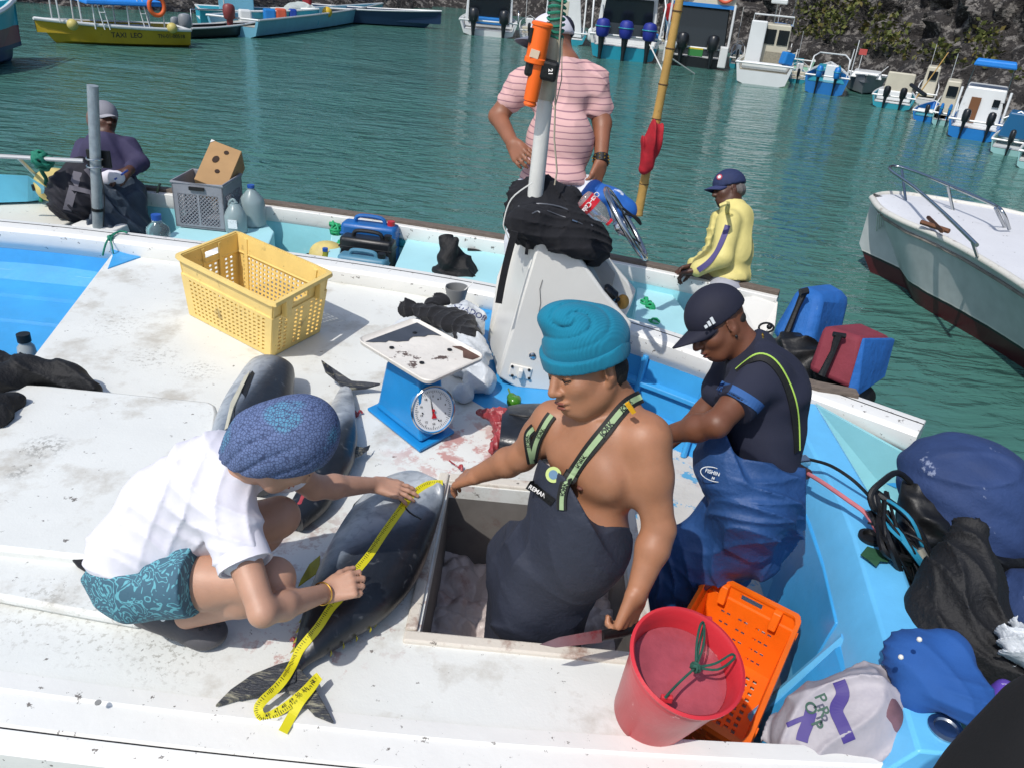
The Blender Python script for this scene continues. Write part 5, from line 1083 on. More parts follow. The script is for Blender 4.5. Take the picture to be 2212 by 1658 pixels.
wb = B.build('body', sk, WM); tw = bvh(wb); facebits(WM, wq, wr_, s, 'a8605a')
M_ws = mat('white_cotton', 'd9d7e0', .85, var=.03, vs=10, bump=.15, bs=250, bdist=.002, bump2=(.25, 12, .012))
B = Body(.0048); B.chain([P(295, 1190, .31), P(370, 1095, .42), P(448, 1045, .49), P(502, 1015, .545)], [.108, .108, .104, .07], .05)
B.ell(P(280, 1185, .31), (.095, .11, .085), None, .04).chain([P(440, 1050, .5), shN, shN.lerp(eN, .40)], [.09, .066, .063], .035).chain([P(470, 1010, .53), shF, shF.lerp(eF, .34)], [.09, .066, .06], .035)
B.cone(P(330, 1180, .34), P(430, 1150, .38), .09, .06, .05)
B.fold = folds(.009, [((.3, .8, .6), 34, 1), ((.8, .3, -.4), 46, .8), ((.2, .5, 1), 26, .9)], 2, False)
ax = (eN - shN).normalized()
B.cut(neck + (hc - neck) * .16, (hc - neck)); 
wsh = B.build('tshirt', M_ws, WM)
# hem ring hides the sleeve's round end; sleeve openings are cut square with thin cuffs
for sh_, el_, r_, t_ in ((shN, eN, .064, .58), (shF, eF, .061, .50)):
    c = sh_.lerp(el_, t_); d = (el_ - sh_).normalized(); x, y, z = frame(d); q = MB()
    q.loft([[sh_.lerp(el_, t0) + (x * math.cos(a) + y * math.sin(a)) * (r0 * (1 + .05 * math.sin(a * 3 + 1)) ) for a in [2 * PI * j / 24 for j in range(24)]] for t0, r0 in ((t_ - .30, r_ - .004), (t_ - .12, r_ + .001), (t_, r_ + .002), (t_, r_ - .004), (t_ - .2, r_ - .010))]); q.build('sleeve', M_ws, WM, 60)
M_sh = mat('teal_print_cotton', '2f5f70', .8, var=.1, vs=8, bump=.3, bs=20, bdist=.01)
nt = M_sh.node_tree; N = nt.nodes; vo = N.new('ShaderNodeTexVoronoi'); vo.feature = 'DISTANCE_TO_EDGE'; vo.inputs['Scale'].default_value = 28
nz = N.new('ShaderNodeTexNoise'); nz.inputs['Scale'].default_value = 16; nz.inputs['Distortion'].default_value = 2.2; tc = N.new('ShaderNodeTexCoord'); nt.links.new(tc.outputs['Object'], nz.inputs[0])
w_ = N.new('ShaderNodeMath'); w_.operation = 'MULTIPLY'; w_.inputs[1].default_value = 34; nt.links.new(nz.outputs[0], w_.inputs[0]); sn = N.new('ShaderNodeMath'); sn.operation = 'SINE'; nt.links.new(w_.outputs[0], sn.inputs[0])
rm = N.new('ShaderNodeMapRange'); rm.inputs[1].default_value = .55; rm.inputs[2].default_value = .75; nt.links.new(sn.outputs[0], rm.inputs[0]); mx = N.new('ShaderNodeMix'); mx.data_type = 'RGBA'; nt.links.new(rm.outputs[0], mx.inputs[0]); mx.inputs[6].default_value = (*srgb('3f6274'), 1); mx.inputs[7].default_value = (*srgb('62a5b2'), 1); nt.links.new(mx.outputs[2], N['Principled BSDF'].inputs['Base Color'])
B = Body(.005); B.ell(P(292, 1228, .255), (.112, .125, .11), None, .04).chain([P(308, 1258, .25), P(400, 1258, .30)], [.096, .086], .04).chain([P(345, 1190, .28), P(425, 1178, .33)], [.096, .086], .04)
dN = (kN - hipL).normalized(); B.cut(P(412, 1255, .32), dN); B.fold = folds(.008, [((.5, .8, .2), 30, 1), ((.1, .6, .9), 40, .8)], 4); B.build('shorts', M_sh, WM)
# headscarf
M_hs = mat('blue_patterned_scarf', '41507c', .85, var=.1, vs=10, bump=.3, bs=30, bdist=.008); nt = M_hs.node_tree; N = nt.nodes
tc = N.new('ShaderNodeTexCoord'); vo = N.new('ShaderNodeTexVoronoi'); vo.feature = 'DISTANCE_TO_EDGE'; vo.distance = 'EUCLIDEAN'; vo.inputs['Scale'].default_value = 125; vo.inputs['Randomness'].default_value = .65; nt.links.new(tc.outputs['Object'], vo.inputs['Vector'])
rm = N.new('ShaderNodeMapRange'); rm.inputs[1].default_value = .06; rm.inputs[2].default_value = .13; nt.links.new(vo.outputs['Distance'], rm.inputs[0])
n2 = N.new('ShaderNodeTexNoise'); n2.inputs['Scale'].default_value = 9; nt.links.new(tc.outputs['Object'], n2.inputs[0]); r2 = N.new('ShaderNodeMapRange'); r2.inputs[1].default_value = .6; r2.inputs[2].default_value = .68; nt.links.new(n2.outputs[0], r2.inputs[0])
m2 = N.new('ShaderNodeMix'); m2.data_type = 'RGBA'; nt.links.new(r2.outputs[0], m2.inputs[0]); m2.inputs[6].default_value = (*srgb('5d6e96'), 1); m2.inputs[7].default_value = (*srgb('5388a6'), 1)
mx = N.new('ShaderNodeMix'); mx.data_type = 'RGBA'; nt.links.new(rm.outputs[0], mx.inputs[0]); mx.inputs[6].default_value = (*srgb('3b486a'), 1); nt.links.new(m2.outputs[2], mx.inputs[7]); nt.links.new(mx.outputs[2], N['Principled BSDF'].inputs['Base Color'])
B = Body(.0042); B.ell(P(634, 944, .66), (.122, .103, .104), rotm(wr_.col[2], wr_.col[1], wr_.col[0]), .03).ell(P(575, 958, .645), (.108, .092, .086), rotm(wr_.col[2], wr_.col[1], wr_.col[0]), .04).cone(P(560, 955, .65), P(515, 985, .60), .08, .045, .04).cone(P(520, 985, .60), P(512, 1015, .57), .03, .012, .02)
ang = rotm(wr_.col[2], wr_.col[1], wr_.col[0])
def sf(X, Yy, Z):
    c = P(515, 985, .6); a = wr_.col[1]; b_ = wr_.col[0]
    u = (X - c.x) * a.x + (Yy - c.y) * a.y + (Z - c.z) * a.z; v = (X - c.x) * b_.x + (Yy - c.y) * b_.y + (Z - c.z) * b_.z; w = (X - c.x) * wr_.col[2].x + (Yy - c.y) * wr_.col[2].y + (Z - c.z) * wr_.col[2].z
    th = np.arctan2(u, v); q = np.abs(np.sin(th * 7.5 + np.sin(w * 26) * .5)); return .007 * (1 - q) ** 2 * np.clip(1.25 - w * 5.5, 0, 1)
B.fold = sf; B.cut(wq(.062, 0, .0), wr_.col[0] * .8 - wr_.col[2] * .60); B.build('headscarf', M_hs, WM)
# clog shoes
M_cl = mat('grey_clog_rubber', '4b4a4e', .6, var=.12, vs=14, bump=.15, bs=80)
for c0, c1_, nm in ((P(315, 1322, .05), P(440, 1362, .035), 0), (P(440, 1215, .04), P(540, 1235, .035), 1)):
    B = Body(.005); B.cone(c0, c1_, .042, .048, .02).ell(c1_, (.07, .056, .036), eul(0, 0, -20), .02); B.cut(Vector((0, 0, .004)), (0, 0, -1)); so_ = B.build('clog', M_cl, WM); tcg = bvh(so_)
    if nm == 0:
        q = MB()
        for x, y in ((395, 1340), (412, 1352), (430, 1360), (447, 1362), (462, 1358), (440, 1345), (455, 1342), (420, 1338)):
            p = onto(tcg, P(x, y, .08), CF, .0008); q.lathe([(.0055, 0), (.0055, .001), (0, .001)], p, (-CF + Vector((0, 0, .4))), 8)
        q.build('vent_holes', M_black, so_)
        q = MB(); q.lathe([(.008, 0), (.008, .004), (0, .004)], onto(tcg, P(352, 1335, .08), CF, .0), -CF, 10); q.build('strap_rivet', M_steel, so_)
q = MB(); bc = wN.lerp(eN, .08); d = (eN - wN).normalized(); x, y, z = frame(d); q.tube([bc + (x * math.cos(a) + y * math.sin(a)) * .030 for a in [i * PI / 14 for i in range(28)]], .0022, 5, loop=True)
q.ell(bc + (-CF * .031) + CU * -.006, (.010, .004, .007)); q.build('bracelet', mat('gold', 'c9a04a', .25, 1), WM)
# ---------------------------------------------------------------- man in teal beanie standing in the hold
BM = thing('person', 'bare chested man in teal beanie and dark bib overalls standing in the open hatch', 'person', (.15, 2.0, -.6)); BM['near'] = 1
sk2 = skin('skin_tan', 'a06f52')
G = (-CR * .72 - CF * .62 - CU * .22); G.z = 0; G.normalize(); Lf = Vector((0, 0, 1)).cross(G).normalized()      # chest direction, his left
rt = rotm(G, Lf, Vector((0, 0, 1)))
sN, sF = J(1392, 952, 2.12), J(1196, 915, 2.27); eN2, wN2 = J(1424, 1142, 2.15), J(1374, 1285, 2.14); eF2, wF2 = J(1128, 985, 2.37), J(1030, 1025, 2.52)
chest2 = J(1298, 995, 2.22); belly = J(1258, 1140, 2.30); hips2 = Vector((.15, 1.93, .06)); nk = J(1318, 880, 2.19)
B = Body(.0042)
B.ell(chest2, (.112, .155, .15), rt, .05).ell(belly, (.122, .145, .16), rt, .05).ell(hips2, (.12, .14, .15), rt, .05).cone(chest2 + Vector((0, 0, .10)), nk, .085, .058, .06)
B.cone(nk, sN + Vector((0, 0, .012)), .05, .050, .045).cone(nk, sF + Vector((0, 0, .01)), .05, .045, .045)
for a in (1, -1): B.ell(chest2 + G * .075 + Lf * (a * .066) + Vector((0, 0, .01)), (.036, .062, .05), rt, .05)
B.ell(sN, (.070, .070, .074), rt, .04).chain([sN, sN.lerp(eN2, .4), eN2], [.062, .056, .043], .03).ell(sN.lerp(eN2, .38) + G * .012, (.052, .05, .085), rt, .04).chain([eN2, eN2.lerp(wN2, .28), wN2], [.043, .045, .028], .02)
B.ell(sF, (.062, .062, .066), rt, .03).chain([sF, sF.lerp(eF2, .4), eF2], [.056, .054, .042], .03).chain([eF2, eF2.lerp(wF2, .3), wF2], [.042, .044, .028], .02)
kd = (J(1350, 1352, 2.15) - wN2).normalized(); tK = hand(B, wN2, kd, (CR * .75 - CF * .65), 1.05, -1, (48, 62, 66, 70), 3, (30, 55))
fd = (J(962, 1042, 2.64) - wF2).normalized(); hand(B, wF2, fd, (CU * .75 - CF * .6), 1.0, 1, (28, 30, 30, 34), 5, (28, 30))
hf = (-CR * .80 - CU * .36 - CF * .48); hu = (CU * .90 - CR * .22 - CF * .30); hc2 = J(1262, 785, 2.11); s2 = 1.06
bq, br = head(B, hc2, hf, hu, s2, neck=nk, nr=.066)
B.ell(bq(.02, .03, -.075), (.045, .04, .04), br, .03)
bb = B.build('body', sk2, BM); tb = bvh(bb); facebits(BM, bq, br, s2, '7c4638', '17100e')
q = MB(); q.ell(onto(tb, J(1250, 1046, 2.2), CF, -.002), (.011, .011, .006)); q.build('nipple', mat('nipple', '5b3328', .6), BM)
# hair at the nape
B = Body(.005); B.ell(bq(-.065, 0, -.03), (.055, .07, .05), br, .02).ell(bq(-.05, .06, -.035), (.03, .02, .035), br, .02).ell(bq(-.05, -.06, -.035), (.03, .02, .035), br, .02); B.fold = folds(.006, [((1, .3, .2), 160, 1)], 3); B.build('hair', mat('black_hair', '0d0b0b', .6, bump=.5, bs=200), BM)
# beanie
M_be = mat('teal_knit', '07738f', .95, var=.12, vs=10, bump=.25, bs=40, bdist=.004, sheen=.05)
nt = M_be.node_tree; N = nt.nodes; tc = N.new('ShaderNodeTexCoord'); wv = N.new('ShaderNodeTexWave'); wv.wave_type = 'BANDS'; wv.inputs['Scale'].default_value = 55; wv.inputs['Distortion'].default_value = 1.2; mp = N.new('ShaderNodeMapping'); mp.inputs['Rotation'].default_value = (0, .3, .9); nt.links.new(tc.outputs['Object'], mp.inputs[0]); nt.links.new(mp.outputs[0], wv.inputs['Vector']); b2 = N.new('ShaderNodeBump'); b2.inputs['Strength'].default_value = .35; b2.inputs['Distance'].default_value = .002; nt.links.new(wv.outputs['Fac'], b2.inputs['Height']); ob_ = N['Principled BSDF'].inputs['Normal'].links[0].from_socket; nt.links.new(ob_, b2.inputs['Normal']); nt.links.new(b2.outputs[0], N['Principled BSDF'].inputs['Normal'])
B = Body(.0045); bu = (br.col[2] + CR * .10).normalized(); bl_ = perp(br.col[1], bu); brt = rotm(bl_.cross(bu) * 1, bl_, bu)
bc = bq(-.02, 0, .055)
B.ell(bc, (.124, .108, .098), brt, .03).ell(J(1205, 690, 2.06), (.055, .05, .04), None, .03).ell(J(1240, 682, 2.06), (.06, .055, .034), None, .03).ell(J(1290, 712, 2.10), (.07, .06, .045), None, .03)
def bf(X, Yy, Z):
    c = J(1235, 690, 2.0); dx = (X - c.x) * CR.x + (Yy - c.y) * CR.y + (Z - c.z) * CR.z; dy = (X - c.x) * CU.x + (Yy - c.y) * CU.y + (Z - c.z) * CU.z
    r = np.sqrt(dx ** 2 + (dy * 1.6) ** 2); th = np.arctan2(dy, dx); q = np.abs(np.sin(r * 62 + th * 1.0)); return .009 * (1 - q) ** 3 * np.clip(1.3 - r * 8, 0, 1)
B.fold = bf; B.cut(bq(0, 0, .018), -bu + br.col[0] * -.05); B.build('beanie', M_be, BM)
B = Body(.0045); B.ell(bq(-.012, 0, .03), (.127, .111, .115), brt, .01); B.cut(bq(0, 0, .060), bu + bl_ * .16 + brt.col[0] * .22); B.cut(bq(0, 0, .006), -bu + br.col[0] * -.06); B.fold = folds(.004, [((.4, .3, .9), 30, 1)], 2); B.build('beanie_cuff', M_be, BM)
# overalls
M_ov = mat('dark_navy_oilskin', '262b3a', .72, var=.15, vs=7, dirt=('5d6478', 12, .62, .18, .35), bump=.35, bs=9, bdist=.03, bump2=(.25, 60, .004))
FV = [((.5, .85, .12), 24, 1), ((.85, -.4, .2), 30, .8), ((.3, .6, -.5), 20, .5)]
B = Body(.0055); B.ell(belly + G * .01 + Vector((0, 0, -.03)), (.138, .160, .17), rt, .05).ell(hips2, (.155, .17, .20), rt, .05).cone(hips2 + Lf * .07, hips2 + Lf * .085 + Vector((0, 0, -.42)), .11, .09, .05).cone(hips2 - Lf * .07, hips2 - Lf * .085 + Vector((0, 0, -.42)), .11, .09, .05).cone(J(1150, 1220, 2.34), J(1125, 1330, 2.46), .07, .09, .06).ell((belly + hips2) / 2, (.14, .165, .16), rt, .06)
B.fold = folds(.014, FV, 7, False); vcut(B, (1060, 1120), (1400, 1140), (1200, 1400)); OB = B
B = Body(.0055); B.ell(chest2 + G * .012 + Vector((0, 0, -.02)), (.118, .158, .17), rt, .08).ell((chest2 + belly) / 2 + G * .02, (.128, .155, .18), rt, .08).ell(belly + G * .014, (.136, .160, .18), rt, .08)
vcut(B, (1140, 972), (1236, 1040), (1180, 1150)); vcut(B, (1228, 1042), (1300, 1170), (1150, 1150)); B.fold = folds(.006, FV, 8, False); OB.subs.append((B, .03)); ovl = OB.build('overalls', M_ov, BM)
tall = bvh(bb, ovl)
M_sg = mat('pale_green_webbing', '94ab80', .7, var=.1, vs=30)
for pts, wd in (([(1150, 990), (1158, 955), (1178, 915), (1192, 895)], .030), ([(1222, 1048), (1262, 985), (1310, 925), (1352, 875), (1385, 856)], .036), ([(1213, 1100), (1214, 1070), (1222, 1040), (1232, 1020)], .030), ([(1150, 1000), (1142, 965), (1140, 940), (1152, 925)], .030)):
    a, nr = strap('shoulder_strap', pts, wd, mat('black_webbing', '101111', .7), BM, tall, .006, 2.15)
    q = MB(); q.rib([p - CF * .0035 for p in a], wd * .42, nr, .002); q.build('strap_stripe', M_sg, BM, 0)
    k = 3 if len(a) > 20 else 2
    for t in ((.22, .5, .78) if wd > .033 else (.5,)):
        i = int(t * (len(a) - 1)); d = (a[min(i + 1, len(a) - 1)] - a[max(i - 1, 0)]).normalized(); text('JORK', wd * .55, a[i] - CF * .0065, d, perp(CU - CR * .6, d) if d.dot(CU) < .7 else -CR, M_black, BM)
q = MB(); q.box(J(1362, 880, 2.02), (.012, .008, .035), eul(0, -40, 0)); q.build('strap_buckle', mat('yellow_plastic', 'd9a01c', .4), BM)
c = onto(tall, J(1202, 1038, 2.0), CF, .004, .1); q = MB(); q.lathe([(.022, 0), (.022, .002), (0, .002)], c, -CF - CR * .3, 20); q.build('round_badge', mat('badge_green', 'b7c67a', .6), BM)
q = MB(); q.lathe([(.013, .002), (.013, .003), (0, .003)], c, -CF - CR * .3, 20); q.build('badge_centre', mat('badge_blue', '5f7f9a', .6), BM)
lx = (CR * .82 - CU * .52); ly = (CU * .82 + CR * .52); c = onto(tall, J(1172, 1084, 2.0), CF, .005, .1)
q = MB(); q.grid(lambda u, v: c + lx * (u - .5) * .082 + ly * (v - .5) * .026, 6, 2); me = q.mesh('label_patch'); stick(me, tall, CF, .006); lp = link('label_patch', me, M_black, BM)
text('REMANZ', .0165, c - CF * .018 - lx * .004, lx, ly, mat('label_white', 'e0dcd8', .4), BM)
# fish knife
kn_ = thing('knife', 'long fish knife with bloody blade hanging from the man\'s left hand', 'knife', J(1340, 1360, 2.25))
k0_, k1_ = J(1300, 1372, 2.12), J(1166, 1391, 2.06); kd_ = (k1_ - k0_).normalized(); ky = perp(CU, kd_)
q = MB(); q.prism([k0_ + ky * .017, k0_.lerp(k1_, .7) + ky * .012, k1_, k0_.lerp(k1_, .75) - ky * .014, k0_ - ky * .018], CF * .002); q.build('blade', mat('bloody_steel', '96787c', .3, .6, var=.2, vs=20, dirt=('8a1c24', 9, .47, .1, .85)), kn_, 0)
q = MB(); q.tube([k0_, J(1345, 1362, 2.15), J(1385, 1350, 2.18)], [.012, .015, .013], 10, flat=1.3); q.build('handle', M_black, kn_)
# ---------------------------------------------------------------- man in navy cap and blue overalls
CM = thing('person', 'man in navy cap, navy t-shirt and blue overalls bending over in the cockpit', 'person', (.85, 2.5, -.45)); CM['near'] = 1
sk3 = skin('skin_brown', '6d4430')
s3 = .95; hf = (-CR * .80 - CU * .52 - CF * .12); hu = (CU * .82 - CR * .42 - CF * .18); hc3 = J(1548, 697, 2.68); nk3 = J(1625, 770, 2.70)
Gc = (-CR * .9 - CF * .25); Gc.z = 0; Gc.normalize(); Lc = Vector((0, 0, 1)).cross(Gc).normalized(); rc_ = rotm(Gc, Lc, Vector((0, 0, 1)))
spn = [J(1640, 1040, 2.75), J(1655, 940, 2.72), J(1650, 850, 2.70)]
sNc, sFc = J(1640, 812, 2.60), J(1590, 800, 2.84); eC, wC = J(1548, 915, 2.50), J(1430, 940, 2.66); eD, wD = J(1520, 890, 2.9), J(1440, 960, 2.95)
B = Body(.005); B.chain(spn, [.105, .10, .10], .05).ell(spn[2], (.11, .14, .11), rc_, .05).cone(spn[2], nk3, .08, .052, .05)
B.chain([sNc, sNc.lerp(eC, .5), eC], [.056, .05, .041], .02).chain([eC, eC.lerp(wC, .35), wC], [.041, .043, .027], .02).chain([sFc, eD], [.05, .04], .02).chain([eD, wD], [.04, .026], .02)
hand(B, wC, (J(1395, 960, 2.72) - wC), CU * .7 - CF * .5, .95, 1, (40, 45, 50, 55)); hand(B, wD, (J(1400, 985, 2.98) - wD), CU, .95, 1, (40, 45, 50, 55))
cq, crr = head(B, hc3, hf, hu, s3, neck=nk3, nr=.062); cb = B.build('body', sk3, CM); facebits(CM, cq, crr, s3, '6a3a34', '0f0c0b')
M_nv = mat('navy_cap_cloth', '15172a', .8, var=.15, vs=14, bump=.2, bs=120, bdist=.002); capob(CM, cq, crr, s3 * 1.03, M_nv, M_nv, up=.02)
q = MB()
for i in range(3): p = cq(.045 + i * .014, .0955 - i * .004, .030) ; q.prism([p, p + crr.col[0] * .010, p + crr.col[0] * .010 + crr.col[2] * (.010 + .011 * (2 - i) * .6), p + crr.col[2] * (.010 + .011 * (2 - i) * .6)], crr.col[1] * .004)
q.build('cap_logo', M_label, CM, 0)
B = Body(.005); B.ell(cq(-.055, 0, -.022), (.045, .062, .034), crr, .02); B.build('hair', mat('short_hair', '1a1412', .7), CM)
B = Body(.0052); B.chain([J(1650, 1010, 2.74), J(1655, 930, 2.71), J(1650, 850, 2.70)], [.112, .112, .115], .05).ell(spn[2] + Vector((0, 0, .02)), (.118, .155, .10), rc_, .05).ell(J(1690, 860, 2.72), (.07, .10, .12), rc_, .05).cone(spn[2] + Vector((0, 0, .08)), nk3 + (nk3 - spn[2]) * -.1, .08, .07, .04)
B.chain([sNc, sNc.lerp(eC, .55)], [.078, .070], .03).chain([sFc, sFc.lerp(eD, .5)], [.07, .065], .03).chain([sNc, nk3], [.085, .07], .04).chain([sFc, nk3], [.08, .07], .04); B.cut(nk3 + (hc3 - nk3) * .30, (hc3 - nk3)); B.cut(sNc.lerp(eC, .66), (eC - sNc)) ; B.fold = folds(.010, FV, 3)
ts = B.build('tshirt', mat('navy_cotton', '1c2034', .85, var=.1, vs=8, bump=.2, bs=200, bdist=.002), CM)
M_bo = mat('blue_pvc', '20467a', .62, var=.2, vs=6, bump=.45, bs=11, bdist=.025, bump2=(.3, 40, .005)); FO = [((.5, .8, .4), 28, 1), ((.9, -.3, .3), 34, .9), ((.2, .4, 1), 22, .7)]
B = Body(.0058); hpc = J(1632, 1065, 2.74); B.ell(hpc, (.14, .15, .14), rc_, .05).ell(J(1600, 1010, 2.70), (.11, .13, .12), rc_, .05).ell(J(1690, 1040, 2.76), (.09, .12, .12), rc_, .05)
B.chain([J(1620, 1090, 2.68), J(1590, 1170, 2.84), J(1570, 1240, 3.08)], [.130, .105, .08], .05).chain([J(1620, 1090, 2.85), J(1510, 1190, 2.90), J(1455, 1270, 2.98), J(1440, 1320, 3.02)], [.13, .105, .09, .085], .05).cone(J(1690, 1090, 2.80), J(1650, 1210, 2.84), .10, .05, .05)
B.fold = folds(.018, FO, 5, False); vcut(B, (1500, 975), (1740, 1010), (1600, 1200)); vcut(B, (1741, 900), (1741, 1300), (1600, 1100)); OB = B
B = Body(.0058); B.ell(J(1585, 965, 2.68), (.10, .13, .15), rc_, .04).ell(J(1575, 1010, 2.68), (.11, .14, .12), rc_, .04); vcut(B, (1545, 880), (1620, 1060), (1540, 1000)); vcut(B, (1530, 885), (1560, 880), (1550, 1000)); B.fold = folds(.008, FO, 6, False); OB.subs.append((B, .03)); ov2 = OB.build('overalls', M_bo, CM)
tc3 = bvh(ts, ov2, cb)
a, nr = strap('shoulder_strap', [(1722, 975), (1718, 900), (1702, 835), (1672, 785), (1640, 770), (1608, 785), (1590, 800)], .028, mat('black_webbing', '101111', .7), CM, tc3, .005, 2.7)
for sg in (1,): q = MB(); q.tube([p + n_ * .013 * sg - CF * .003 for p, n_ in zip(a, nr)], .003, 5); q.build('lime_edging', mat('lime_edge', 'a9cf5a', .6), CM)
bx = (J(1640, 885, 2.5) - J(1553, 830, 2.5)).normalized(); by = perp(CU, bx)
q = MB(); c0 = J(1596, 858, 2.55); q.grid(lambda u, v: c0 + bx * (u - .5) * .15 + by * (v - .5) * .034, 12, 3); me = q.mesh('sleeve_band'); stick(me, tc3, CF, .004); link('sleeve_band', me, mat('blue_band', '2b568e', .8), CM)
q = MB(); cL = onto(tc3, J(1566, 843, 2.5), CF, .008, .2)
for r_ in (.014, .007): q.tube([cL + (CR * math.cos(t) + CU * math.sin(t)) * r_ for t in [i * PI / 10 for i in range(20)]], .0018, 4, loop=True)
q.build('sleeve_logo', mat('dark_logo', '1a2440', .8), CM)
c = onto(tc3, J(1556, 1030, 2.5), CF, .012, .3); q = MB(); q.tube([c + (CR * .95 - CU * .3) * math.cos(t) * .045 + (CU * .95 + CR * .3) * math.sin(t) * .022 for t in [i * PI / 16 for i in range(32)]], .0018, 4, loop=True); q.build('oval_print', M_label, CM)
text('FISHING', .017, c + CU * .005 - CF * .006, CR * .95 - CU * .3, CU, M_label, CM); text('M', .013, c - CU * .012 - CR * .004 - CF * .006, CR * .95 - CU * .3, CU, M_label, CM)
q = MB(); nd_ = (hc3 - nk3).normalized(); fx_ = perp(crr.col[0], nd_); fy_ = nd_.cross(fx_); nc_ = nk3 + nd_ * .018; pth = [nc_ + (fx_ * math.cos(a) + fy_ * math.sin(a)) * .076 - nd_ * .02 * math.cos(a) for a in [i * PI / 26 for i in range(52)]]
for i, p in enumerate(pth): q.ell(p, (.006, .006, .0045), eul(i * 40, i * 30, 0), 6, 4)
q.build('necklace', mat('gold', 'c9a04a', .25, 1), CM)
q = MB(); q.ell(cq(-.006, .082, -.058), (.005, .003, .006), crr); q.build('earring', M_black, CM)
# ================================================================ the other three men
M_stripe = band('pink_striped_cotton', [(0, 'd3a9a6'), (.025, '97707a'), (.0305, 'd8b2ae')], .85, 'Z', True, .0305, var=.1)
SM = thing('person', 'man in pink striped t-shirt, white trousers and cap standing behind the console', 'person', (.1, 4.4, 0))
sk4 = skin('skin_mid', '8a5a42'); s4 = 1.06; d4 = 4.1
Gs = (-CF * .95 - CR * .35); Gs.z = 0; Gs.normalize(); Ls = Vector((0, 0, 1)).cross(Gs).normalized(); rs = rotm(Gs, Ls, Vector((0, 0, 1)))
ch, be, hi = J(1205, 205, d4), J(1208, 310, d4), J(1195, 405, d4); nk4 = J(1218, 142, d4)
sA, eA, wA = J(1128, 182, d4), J(1076, 252, d4 + .05), J(1108, 312, d4 - .12); sB, eB, wB = J(1280, 182, d4), J(1301, 268, d4 + .02), J(1298, 352, d4 - .06)
B = Body(.0075); B.ell(ch, (.12, .15, .14), rs, .05).ell(be, (.13, .15, .18), rs, .05).cone(ch + Vector((0, 0, .06)), nk4, .07, .06, .03)
B.chain([sA, eA], [.062, .048], .03).chain([eA, wA], [.048, .032], .02).chain([sB, eB], [.062, .048], .03).chain([eB, wB], [.048, .032], .02)
hand(B, wA, J(1128, 345, d4 - .18) - wA, -CF * .8 - CR * .5, 1.05, -1, (20, 24, 28, 30), 6, (20, 10), .008); hand(B, wB, J(1284, 395, d4 - .08) - wB, CR * .7 - CF * .6, 1.08, -1, (22, 26, 30, 34), 5, (30, 10), .008)
hc4 = J(1190, 92, d4); hq, hr = head(B, hc4, -CR * .82 - CF * .45 - CU * .18, CU + CR * .03, s4, neck=nk4, nr=.074); sb = B.build('body', sk4, SM)
M_wc = mat('white_cap_cloth', 'cfcdd6', .8, var=.08, vs=10); capob(SM, hq, hr, s4 * 1.05, M_wc, mat('grey_brim', '6e7380', .8), bl=.10)
q = MB(); q.ell(hq(-.08, 0, .06), (.055, .082, .07), hr); q.build('cap_back', M_nv, SM)
q = MB()
for a in (1, -1): q.ell(hq(.093, a * .030, -.002), (.012, .028, .018), hr)
q.build('sunglasses', M_black, SM)
B = Body(.0075); B.ell(ch, (.138, .172, .135), rs, .07).cone(nk4 - Vector((0, 0, .04)), sA, .085, .068, .07).cone(nk4 - Vector((0, 0, .04)), sB, .085, .068, .07).ell(be, (.16, .178, .20), rs, .05).ell(hi + Vector((0, 0, .03)), (.158, .180, .12), rs, .05).cone(ch + Vector((0, 0, .08)), nk4, .10, .075, .05)
B.chain([sA, sA.lerp(eA, .5)], [.066, .066], .05).chain([sB, sB.lerp(eB, .6)], [.066, .066], .05); B.fold = folds(.016, [((.8, .3, .4), 22, 1), ((.3, .6, -.6), 30, .7), ((.9, -.2, .5), 48, .4)], 6, False)
B.cut(J(1212, 141, d4), (J(1206, 90, d4) - J(1212, 140, d4))); B.cut(J(1195, 412, d4), J(1190, 500, d4) - J(1195, 400, d4) + CR * .01)
sts = B.build('tshirt', M_stripe, SM)
M_wt = mat('white_trousers', 'cfd3da', .8, var=.06, vs=8, bump=.3, bs=12, bdist=.02)
B = Body(.009); B.ell(hi - Vector((0, 0, .04)), (.15, .18, .13), rs, .05)
for x0, x1 in ((1130, 1118), (1245, 1240)): B.chain([J(x0 + 15, 430, d4), J(x0, 520, d4 + .05), J(x1, 640, d4 + .15)], [.115, .085, .07], .04)
B.fold = folds(.015, FV, 2); B.build('trousers', M_wt, SM)
q = MB(); q.lathe([(.158, 0), (.16, .03)], J(1200, 412, d4) - Vector((0, 0, .02)), (0, 0, 1), 30, .95, 1.16, xr=Gs); q.build('belt', M_black, SM)
q = MB(); c = wB.lerp(eB, .06); d = (eB - wB).normalized(); x, y, z = frame(d); q.loft([[c + d * t + (x * math.cos(a) + y * math.sin(a)) * r_ for a in [i * PI / 10 for i in range(20)]] for t, r_ in ((-.022, .036), (-.022, .041), (.022, .042), (.022, .037))]); q.build('studded_bracelet', M_black, SM)
q = MB()
for a in range(0, 20, 2):
    for t in (-.010, .010): q.ell(c + d * t + (x * math.cos(a * PI / 10) + y * math.sin(a * PI / 10)) * .042, (.005, .005, .005), None, 6, 4)
q.build('studs', mat('gold', 'c9a04a', .25, 1), SM)
tS = bvh(sts)
q = MB(); q.tube(bez([onto(tS, J(x, y, 3.5), CF, .004, .3) for x, y in ((1190, 165), (1186, 210), (1184, 250))], 12), .0035, 5); q.build('shirt_cord', mat('brown_cord', '8d6868', .8), SM)
